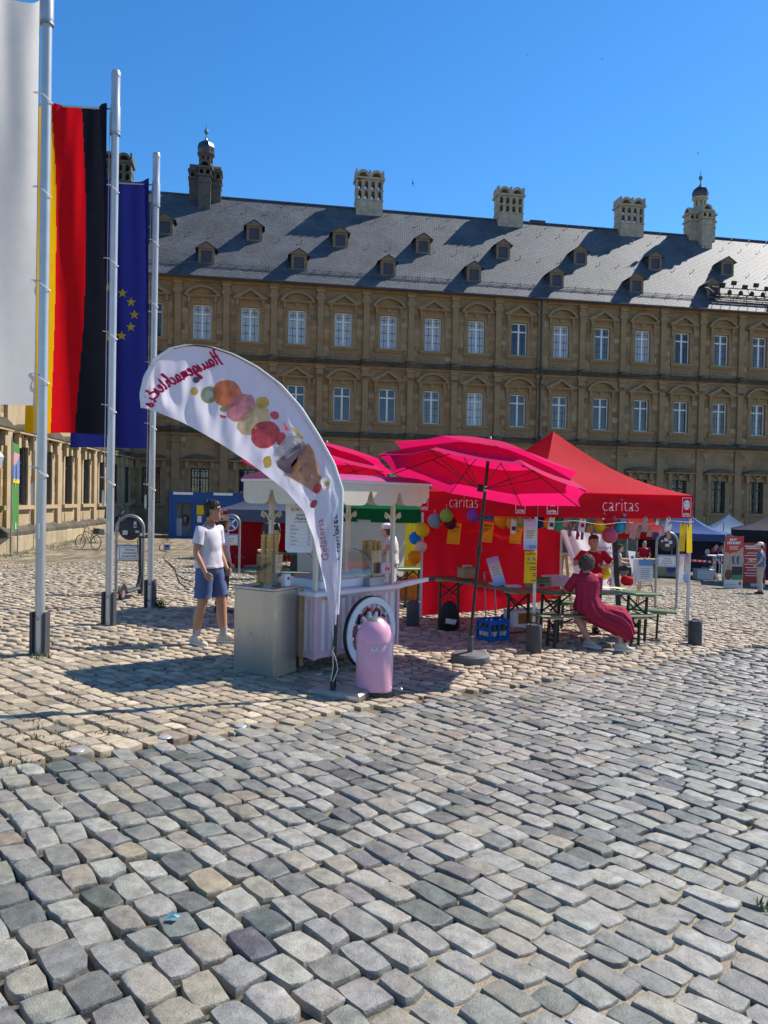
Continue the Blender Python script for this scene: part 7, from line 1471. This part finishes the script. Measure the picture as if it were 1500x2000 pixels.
# tents left of centre
m_tblue = M('navy_tent_cloth', (.018, .026, .10), .7, var=.08, transl=.25); m_tgrey = M('grey_blue_tent_cloth', (.10, .115, .17), .7, var=.1, transl=.3); m_tgw = M('grey_tent_wall', (.085, .08, .07), .8, var=.15, transl=.15); m_tred = M('bright_red_tent_cloth', (.62, .02, .025), .7, var=.06, transl=.45)
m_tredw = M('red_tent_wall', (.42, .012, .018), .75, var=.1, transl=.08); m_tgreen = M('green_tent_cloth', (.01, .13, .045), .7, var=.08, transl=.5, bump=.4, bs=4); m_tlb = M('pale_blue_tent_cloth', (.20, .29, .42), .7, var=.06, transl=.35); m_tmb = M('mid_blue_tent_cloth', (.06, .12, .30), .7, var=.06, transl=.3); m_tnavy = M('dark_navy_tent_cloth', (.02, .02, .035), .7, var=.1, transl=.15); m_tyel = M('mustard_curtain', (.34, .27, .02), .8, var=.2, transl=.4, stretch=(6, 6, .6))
def quadtent(label, cpx, Y, side, rot, hz, hv, hp, roofm, valm, legs=(0, 1, 2, 3), curve=.16):
    c = at(cpx, 1000, Y); zg = gz(c.x, c.y); cs = [V((c.x+side*.7071*cos(rot+a), c.y+side*.7071*sin(rot+a), 0)) for a in (pi, 3*pi/2, 0, pi/2)]
    return popup(label, cs, zg+hz, zg+hv, zg+hp, roofm, valm, 'tents pitched on the square', legs=legs, curve=curve)+(cs, zg)
g1, go1, gc1, gz1 = quadtent('grey and blue pop-up tent with a grey side wall behind the steel cabinet', 588, 23.2, 3.1, radians(18), 1.82, 1.48, 2.75, [m_tgrey, m_tblue, m_tblue, m_tgrey], [m_tgrey, m_tblue, m_tblue, m_tgrey])
tentwall(go1, g1, gc1[0].lerp(gc1[1], .72), gc1[1], lambda u: gz1+.05, gz1+1.5, m_tgw, belly=.06); tentwall(go1, g1, gc1[3], gc1[2], lambda u: gz1+.1, gz1+1.7, m_tredw); tentwall(go1, g1, gc1[0], gc1[3], lambda u: gz1+.1, gz1+1.7, m_tredw)
g2, go2, gc2, gz2 = quadtent('grey-blue tent with red valance farther back near the blue container', 535, 27.5, 3.2, radians(25), 1.75, 1.4, 2.7, [m_tgrey, m_tgrey, m_tred, m_tgrey], [m_tred, m_tblue, m_tred, m_tblue]); tentwall(go2, g2, gc2[1].lerp(gc2[0], .25), gc2[0], lambda u: gz2+.1, gz2+1.7, m_tblue); tentwall(go2, g2, gc2[3], gc2[2], lambda u: gz2+.1, gz2+1.7, m_tredw)
bgp = ground(*at(468, 1100, 22.5).to_2d()); o = thing('red_bucket', 'red bucket on the ground at the open side of the grey and blue tent', 'bucket', bgp); MB().lathe([(.12, 0), (.16, .28), (.165, .3), (.15, .29)], 16).build('bucket', m_tred, o)
q = MB(); q.tube([(-.16, 0, .28), (0, -.03, .42), (.16, 0, .28)], .008, 5); q.build('handle', m_zinc, o)
g3, go3, gc3, gz3 = quadtent('green pop-up tent behind the ice cream cart', 750, 18.4, 3.0, radians(22), 1.98, 1.68, 2.95, m_tgreen, m_tgreen)
tentwall(go3, g3, gc3[0], gc3[1].lerp(gc3[0], .12), lambda u: gz3+.35, gz3+1.72, M('off_white_tent_wall', (.60, .57, .50), .8, var=.04, transl=.35), belly=.04); tentwall(go3, g3, gc3[2], gc3[3], lambda u: gz3+.15, gz3+1.75, m_tyel, belly=.03); tentwall(go3, g3, gc3[2].lerp(gc3[1], .3), gc3[2], lambda u: gz3+.15, gz3+1.75, m_tyel, belly=.03)
def gtable(label, px0, py0, Y0, px1, Y1, kind, group): a = at(px0, py0, Y0); b = at(px1, py0, Y1); return biertisch(label, V((a.x, a.y, 0)), V((b.x, b.y, 0)), kind, group)
gtable('green table in front of the green tent, seen past the cart posts', 757, 1100, 14.9, 850, 15.8, 'table', 'beer tables of the far stalls'); gtable('green bench seen between the man and the cone holder', 480, 1100, 15.6, 610, 16.4, 'bench', 'beer benches of the far stalls'); gtable('green table behind the cone holder with leaflets on it', 508, 1100, 17.6, 620, 18.3, 'table', 'beer tables of the far stalls')
for i, (px, Y, c, lab) in enumerate(((806, 16.6, CM['orange'], 'orange box on the ground in the green tent'), (785, 17.0, bmat('yellow', BC['yellow']), 'bright yellow box under the green tent'))): b = crate_box(lab, ground(*at(px, 1090, Y).to_2d()), .3, .25, .2, .5+.35*i, c)
p_ = at(518, 1090, 17.8); o = tag(MB().bbox(-.16, .16, -.12, .12, 0, .05, .01).build('leaflets', M('pale_yellow_paper', (.7, .66, .35))), 'stack of pale leaflets on the table behind the cone holder', 'leaflet'); o.location = (p_.x, p_.y, gz(p_.x, p_.y)+.775); o.rotation_euler = (0, 0, .4)
# stalls at the right
quadtent('red pop-up tent far off between the hanging cards', 1250, 35.5, 3.2, radians(30), 1.95, 1.62, 2.9, m_tred, m_tred)
t4 = quadtent('blue pop-up tent at the right behind the yellow posters', 1335, 35, 3.6, radians(20), 2.0, 1.70, 3.0, m_tmb, m_tmb); t5 = quadtent('pale blue pop-up tent with a tall pointed top', 1424, 43.5, 3.6, radians(35), 2.2, 1.85, 3.25, m_tlb, m_tlb, curve=.2); quadtent('pale blue pop-up tent cut by the right edge of the picture', 1522, 45, 4.2, radians(30), 2.2, 1.85, 3.35, m_tlb, m_tlb, curve=.2)
t6 = quadtent('dark navy pop-up tent at the right edge behind the red banner', 1516, 31.0, 3.2, radians(22), 2.3, 2.05, 3.1, m_tnavy, m_tnavy)
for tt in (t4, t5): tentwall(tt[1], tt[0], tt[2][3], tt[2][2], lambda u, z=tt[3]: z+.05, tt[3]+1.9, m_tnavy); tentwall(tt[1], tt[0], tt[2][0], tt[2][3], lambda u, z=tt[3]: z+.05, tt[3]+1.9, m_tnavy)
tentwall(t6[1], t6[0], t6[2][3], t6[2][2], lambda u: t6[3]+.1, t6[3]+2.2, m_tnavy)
p_ = at(1266, 1100, 32.5); st_ = thing('stall_table', 'stall table covered with a beige painted cloth far right', 'table', ground(p_.x, p_.y), .12); q = MB(); q.box(-1.35, 1.35, -.35, .35, .70, .75); q.build('table_top', m_wood, st_, smooth=0); MB().sheet(lambda u, v: (-1.36+2.72*u, -.36-.02*sin(u*30), .05+.69*v), 40, 4).build('cloth', M('painted_beige_cloth', (.30, .24, .17), .85, var=.1), st_, smooth=180); text('lettering', 'KOMMEN', .26, m_ink, st_, (-.35, -.40, .45)); q = MB(); q.lathe([(.2, 0), (.2, .004)], 16); o = q.build('print', m_signblue, st_, (.85, -.39, .40)); o.rotation_euler = (pi/2, 0, 0)
rb = thing('red_bag', 'plump red bag lying on the setts below the white pennant', 'bag', ground(*at(1227, 1099, 26).to_2d()), 0); q = MB(); q.sphere((0, 0, .15), (.26, .18, .16), 14, 9); q.sphere((-.1, 0, .24), (.14, .12, .1), 10, 7); q.build('bag', m_tred, rb)
pn = thing('pennant_flag', 'narrow white pennant flag on a thin pole behind the red bag', 'pennant', ground(*at(1224, 1100, 27).to_2d()), 0); q = MB(); q.tube([(0, 0, 0), (0, 0, 1.55)], .012, 6); q.build('pole', m_alu, pn); MB().add([(.03, 0, 1.15), (.32, .03, 1.12), (.20, .0, .25)], [(0, 2, 1)]).build('cloth', m_sail, pn, smooth=0); q = MB(); q.lathe([(.06, 0), (.06, .002)], 14); o = q.build('print', bmat('light_blue', BC['light_blue']), pn, (.19, -.015, .92)); o.rotation_euler = (pi/2, 0, 0)
for px, Y, lab in ((1396, 31.5, 'white bar table in front of the picture panel'), (1408, 33.5, 'second white bar table, farther back by the roll-up banner')):
    bt = thing('bar_table', lab, 'table', ground(*at(px, 1100, Y).to_2d()), 0, 'white bar tables'); MB().lathe([(.30, 1.07), (.31, 1.08), (.31, 1.10), (.29, 1.105)], 20).build('table_top', m_wht, bt)
    for k in range(3): a = 2*pi*k/3+.4; q = MB(); q.tube([(.26*cos(a), .26*sin(a), 0), (.06*cos(a), .06*sin(a), .35), (.06*cos(a), .06*sin(a), 1.07)], .02, 6); q.build('leg', m_wht, bt)
def board(name, label, cat, px0, py0, px1, py1, Y, mat, thick=.03, yaw=0, foot=True):
    a = at(px0, py1, Y); b = at(px1, py1, Y); c = at(px0, py0, Y); t = thing(name, label, cat, V(((a.x+b.x)/2, Y, a.z)), yaw); w = (b.x-a.x)/2/cos(yaw); h = c.z-a.z
    MB().box(-w, w, 0, thick, 0, h).build('panel', mat, t, smooth=0); return t, w, h
m_rur = M('roll_up_red', (.50, .05, .035), .5, var=.05)
ru, W_, H_ = board('roll_up_banner', 'roll-up banner with a red top and a printed group of people', 'banner', 1413, 1047, 1451, 1149, 28, M('roll_up_beige', (.40, .33, .26), .5, var=.08), .02, .1)
def pr(t, x0, x1, z0, z1, mat, y=-.004, nm='print'): q = MB(); q.box(x0, x1, y, y+.003, z0, z1); return q.build(nm, mat, t, smooth=0)
def prp(t, poly, mat, y=-.004): q = MB(); q.prism(poly, (0, y, 0), (1, 0, 0), (0, 0, 1), (0, .003, 0)); return q.build('print', mat, t, smooth=0)
prp(ru, [(-W_, H_*.70), (-W_*.4, H_*.66), (W_*.3, H_*.70), (W_, H_*.80), (W_, H_), (-W_, H_)], m_rur); pr(ru, -W_, W_, 0, H_*.16, m_paper, -.005)
text('lettering', 'MUT', .13, m_whitetxt, ru, (-.05, -.008, H_*.93), bold=.004); text('lettering', 'DER BLEIBT', .12, m_whitetxt, ru, (-.02, -.008, H_*.87), bold=.004, sx=.85)
for z in (.80, .775, .75): pr(ru, -W_*.5, W_*.4, H_*z, H_*z+.014, m_whitetxt, -.008)
prp(ru, [(-W_*.2, H_*.26), (W_*.95, H_*.26), (W_*.95, H_*.42), (-W_*.2, H_*.42)], m_ink, -.006); pr(ru, -W_*.2, W_*.95, H_*.17, H_*.26, M('print_green', (.05, .20, .09)), -.006)
for i in range(5): x = -W_*.25+i*W_*.26; prp(ru, blob(x, H_*(.55+.02*(i % 2)), .10, .22, 0, 10, .1, i), M('print_grey%d' % (i % 2), ((.30, .30, .33), (.09, .09, .11))[i % 2]), -.007-.001*i); prp(ru, blob(x, H_*(.645+.02*(i % 2)), .055, .075, 0, 10, .05, i+9), SK, -.012-.001*i)
prp(ru, blob(-W_*.55, H_*.27, .14, .2, 0, 10, .08, 3), M('print_brown', (.10, .05, .04)), -.008); prp(ru, blob(-W_*.6, H_*.40, .06, .09, 0, 10, .05, 4), SKT, -.009); text('lettering', 'aufeinander hören', .05, m_greyink, ru, (-.08, -.008, H_*.08)); prp(ru, blob(W_*.7, H_*.10, .06, .07, 0, 10, .05, 5), m_rur, -.008)
rb2, W2, H2 = board('fabric_banner', 'large red banner with rows of white lettering at the right edge', 'banner', 1452, 1060, 1493, 1139, 30, m_rur, .03, -.15); pr(rb2, -W2*.3, W2*.98, -.25, -.002, m_paper, -.002)
for i, z in enumerate((.90, .85, .74, .68, .60, .52, .46, .38, .32, .24, .18)): pr(rb2, -W2*.9+.05*(i % 3), W2*(.85-.2*(i % 2)), H2*z, H2*z+(.05 if i < 2 else .025), m_whitetxt, -.006, 'print_line')
text('lettering', 'für Bamberg', .13, mp_, rb2, (W2*.35, -.006, -.13))
for s in (-1, 1): q = MB(); q.bar((s*W2*.95, .06, gz(rb2.location.x, 30)-rb2.location.z), (s*W2*.95, .06, H2), .05); q.build('post', m_black, rb2, smooth=0)
sgn, W3, H3_ = board('stall_sign', 'white sign with a small red logo hung under the pale blue tent', 'sign', 1388, 1040, 1415, 1056, 36, m_wht); pr(sgn, -W3*.8, -W3*.6, H3_*.5, H3_*.8, m_rur); pr(sgn, -W3*.5, W3*.1, H3_*.6, H3_*.68, m_greyink); pr(sgn, W3*.4, W3*.8, H3_*.25, H3_*.5, m_rur)
q = MB(); q.bar((-W3*.9, .05, H3_), (-W3*.9, .05, H3_+.5), .03); q.bar((W3*.9, .05, H3_), (W3*.9, .05, H3_+.5), .03); q.build('hanger', m_zinc, sgn, smooth=0)
pp_, W4, H4 = board('picture_panel', 'dark panel with a colourful photograph behind the bar tables', 'panel', 1387, 1058, 1416, 1115, 35, m_tnavy, .05)
for i in range(7): prp(pp_, blob(-W4*.7+i*W4*.24, H4*(.70+.05*(i % 3)), .09, .14, 0, 9, .1, i), [m_rur, CM['rose'], m_paper, mp_][i % 4], -.004-.001*i)
pr(pp_, -W4*.7, W4*.0, H4*.28, H4*.5, M('print_teal', (.1, .3, .28)), -.005); pr(pp_, -W4*.3, W4*.2, H4*.3, H4*.42, m_paper, -.008)
t_ = thing('barrier_tape', 'red and white barrier tape stretched low along the far stalls', 'barrier tape', at(1345, 1094, 31.5), 0); q = MB()
pa, pb = V((0, 0, 0)), at(1413, 1099, 31)-t_.location; N = 14
for i in range(N): a, b = pa.lerp(pb, i/N), pa.lerp(pb, (i+1)/N); q.m_ = 0; q.add([a-V((0, 0, .04)), b-V((0, 0, .04)), b+V((0, 0, .04)), a+V((0, 0, .04))], [(0, 1, 2, 3)], i % 2)
q.build('tape', [m_wht, m_tred], t_, smooth=0)
for e in (pa, pb): q = MB(); zz = gz(31*.4, 31)-t_.location.z; q.tube([(e.x, e.y+.02, zz), (e.x, e.y+.02, .1)], .02, 6); q.build('post', m_zinc, t_)
# bicycle against the wing
bpos = G(186, 1074); brz = radians(152); bi = thing('bicycle', 'dark bicycle with a rear basket parked near the far end of the palace wing', 'bicycle', bpos, brz); bi.rotation_euler = (.12, 0, brz)
for x in (0, 1.05):
    q = MB(); q.tube([(.33*cos(a), 0, .33*sin(a)) for a in [2*pi*i/24 for i in range(25)]], .022, 6); wv = q.build('wheel', m_black, bi, (x, 0, .34)); q = MB()
    for i in range(10): q.tube([(0, 0, 0), (.32*cos(pi*i/5), 0, .32*sin(pi*i/5))], .003, 4)
    q.build('spokes', m_zinc, wv)
q = MB()
for a, b in (((0, 0, .34), (.42, 0, .30)), ((.42, 0, .30), (.32, 0, .82)), ((.42, 0, .30), (.85, 0, .82)), ((.35, 0, .74), (.83, 0, .86)), ((0, 0, .34), (.34, 0, .76)), ((.83, 0, .92), (1.05, 0, .34))): q.tube([a, b], .018, 6)
q.build('frame', m_black, bi); q = MB(); q.bbox(.18, .44, -.07, .07, .84, .90, .02); q.build('saddle', m_black, bi); q = MB(); q.tube([(.78, -.28, 1.02), (.84, 0, 1.0), (.78, .28, 1.02)], .014, 6); q.tube([(.83, 0, .88), (.84, 0, 1.0)], .016, 6); q.build('handlebar', m_black, bi); q = MB(); q.bbox(-.3, .1, -.17, .17, .72, 1.0, .02); q.build('basket', m_darkgrey, bi)
# tall green exhibition banner on two posts
ga, gb = G(21, 1088), G(34, 1081); gn = thing('post_banner', 'tall green printed banner on two thin posts before the palace wing', 'banner', ga, atan2(gb.y-ga.y, gb.x-ga.x)); gl_ = (gb-ga).to_2d().length
for x in (0, gl_): q = MB(); q.tube([(x, 0, 0), (x, 0, 3.35 if x == 0 else 3.2)], .03, 8); q.build('post', m_zinc, gn)
m_bgreen = M('banner_green', (.10, .30, .08), .6, var=.05, transl=.3)
MB().sheet(lambda u, v: (.04+(gl_-.08)*u, -.03-.01*sin(v*9), .72+2.5*v), 4, 20).build('cloth', m_bgreen, gn, smooth=180); x0, x1 = .05, gl_-.05; y_ = -.055; gn.scale = (1, 1, (at(27, 858, ga.y).z-ga.z)/3.3)
pr(gn, x0, x1, 2.2, 2.95, M('print_skyblue', (.10, .20, .45)), y_+.004); prp(gn, [(x0, 2.55), (x1*.7, 2.75), (x1, 2.95), (x0, 2.95)], M('print_rose', (.55, .25, .25)), y_); pr(gn, x0, x1, 2.08, 2.2, M('print_yellow', (.65, .50, .04)), y_+.004)
prp(gn, blob(gl_*.45, 2.40, .20, .26, .2, 12, .12, 5), M('print_wine', (.12, .02, .05)), y_-.003); prp(gn, blob(gl_*.42, 2.74, .10, .13, 0, 10, .08, 6), M('print_gold', (.5, .33, .1)), y_-.004); prp(gn, [(gl_*.25, 2.2), (gl_*.4, 2.2), (gl_*.35, 1.9)], M('print_gold', (.5, .33, .1)), y_-.003)
for i, ch in enumerate('AUSSTELLUNG'): text('lettering', ch, .15, CM['orange'], gn, (gl_*.68, y_-.002, 1.85-.095*i))
text('lettering', 'sk', .3, m_whitetxt, gn, (gl_*.45, y_-.002, .86), bold=.008)
# lamp at the left edge
lp_ = at(-14, 1085, 26.0); la = thing('street_lamp', 'old street lamp with a white glass head at the left picture edge', 'street lamp', ground(lp_.x, lp_.y), 0); z9 = at(0, 905, 26).z-la.location.z
MB().lathe([(.11, 0), (.11, .3), (.06, .4), (.045, z9-.35)], 12).build('post', m_darkgrey, la); q = MB(); q.tube([(0, 0, z9-.4), (.08, 0, z9-.1), (.18, 0, z9+.3)], .02, 6); q.build('arm', m_darkgrey, la); MB().lathe([(.10, -.25), (.24, .22), (.235, .25), (.12, .36), (.02, .42)], 6, (.10, 0, z9)).build('lamp_glass', m_wht, la, smooth=0)
# power box with cables on the ground
pb_ = thing('power_box', 'small grey power box with sockets standing on the setts left of the man', 'power box', G(326, 1077), .3); q = MB(); q.bbox(-.12, .12, -.09, .09, .06, .32, .015); q.build('housing', m_zinc, pb_, smooth=0); q = MB(); q.box(-.09, .09, -.094, -.0905, .18, .28); q.build('socket_plate', m_signblue, pb_, smooth=0)
q = MB(); q.tube([(-.13, 0, .06), (-.15, 0, .4), (.15, 0, .4), (.13, 0, .06)], .012, 6); q.build('stand', m_black, pb_)
def cable(label, pts, r=.012): q = MB(); P3 = [G(*p)+V((0, 0, .012)) for p in pts]; q.tube([along(P3, i/40) for i in range(41)], r, 6); return tag(q.build('cable', m_black), label, 'cable')
cable('black cable running from the power box down to the man', [(326, 1080), (318, 1090), (330, 1100), (342, 1112), (345, 1125), (352, 1140), (368, 1152)]); cable('black cable winding from the power box towards the blue container', [(326, 1078), (312, 1074), (313, 1064), (330, 1056), (322, 1048), (316, 1042)]); cable('second black cable looping beside the man', [(322, 1096), (340, 1112), (346, 1124), (360, 1132), (376, 1138)])
# swifts in the sky
def swift(px, py, Y, span, roll, lab):
    t = thing('swift', lab, 'bird', at(px, py, Y), 0, 'swifts in the sky'); t.rotation_euler = (0, roll, .3); q = MB(); k = span
    q.sphere((0, 0, 0), (.06*k, .20*k, .055*k), 8, 6)
    q.add([(-.03*k, -.18*k, 0), (.03*k, -.18*k, 0), (.07*k, -.36*k, .01*k), (0, -.28*k, 0), (-.07*k, -.36*k, .01*k)], [(0, 1, 2, 3), (0, 3, 4)]); b = q.build('body', m_black, t)
    for s in (-1, 1): q = MB(); w_ = [(s*.03*k, .08*k, .01*k), (s*.22*k, .10*k, .06*k), (s*.50*k, -.10*k, .03*k), (s*.24*k, -.0*k, .05*k), (s*.03*k, -.07*k, .01*k)]; q.add(w_+[(x, y, z+.012*k) for x, y, z in w_], [(0, 1, 2, 3, 4), (9, 8, 7, 6, 5)]+[(i, i+5, (i+1) % 5+5, (i+1) % 5) for i in range(5)]); q.build('wing', m_black, t, smooth=0)
swift(806, 358, 34, .42, 1.25, 'nearest swift, gliding right of the middle roof chimney'); swift(1363, 299, 60, .34, 1.2, 'swift above the right-hand roof turret'); swift(1030, 108, 70, .25, .5, 'tiny swift high up in the middle of the sky'); swift(1176, 115, 75, .36, .1, 'tiny swift high up in the right part of the sky'); 
pg = thing('pigeon', 'small dark bird perched on the corner of the middle roof chimney', 'bird', at(701, 350, 64.3), 0); q = MB(); q.sphere((0, 0, .06), (.18, .08, .08), 10, 7); q.sphere((-.17, 0, .12), (.06, .05, .05), 8, 6); q.tube([(.15, 0, .06), (.32, 0, .03)], [.05, .02], 6); q.build('body', m_black, pg)
# small things on the ground
lt = G(338, 1797); q = MB(); q.add([(-.025, -.01, .004), (.02, -.014, .012), (.028, .012, .006), (-.02, .014, .014), (0, .0, .02)], [(0, 1, 4), (1, 2, 4), (2, 3, 4), (3, 0, 4)]); o = tag(q.build('litter', M('blue_paper_scrap', (.10, .38, .55), .6), smooth=0), 'scrap of light blue paper between the grey setts', 'litter'); o.location = lt+V((0, 0, .006))
for px, py, lab in ((470, 1418, 'small pale round stud at the paving edge nearest the foot plate'), (322, 1440, 'small pale round stud at the paving edge, middle of three'), (152, 1466, 'small pale round stud at the paving edge, leftmost of three')): s_ = tag(MB().lathe([(.045, 0), (.05, .004), (.045, .010), (.03, .014), (.005, .016)], 18).build('road_stud', M('stud_metal', (.42, .41, .42), .45, metal=.3)), lab, 'road stud', 'studs along the edge of the road'); s_.location = G(px, py)+V((0, 0, -.004))
# grass along the foot of the wing
rng = random.Random(8); sp = []
for i in range(70): x = rng.uniform(2, WLEN-1); p = WORG+WX*x+V((.55+abs(rng.gauss(0, .5)), 0, 0)); sp.append((p, 26, .35, .16*rng.uniform(.5, 1.2)))
tag(tufts('grass', sp, M('dry_grass', (.15, .155, .05), .8, var=.4, vs=2), rng), 'dry grass along the foot of the palace wing', 'grass')
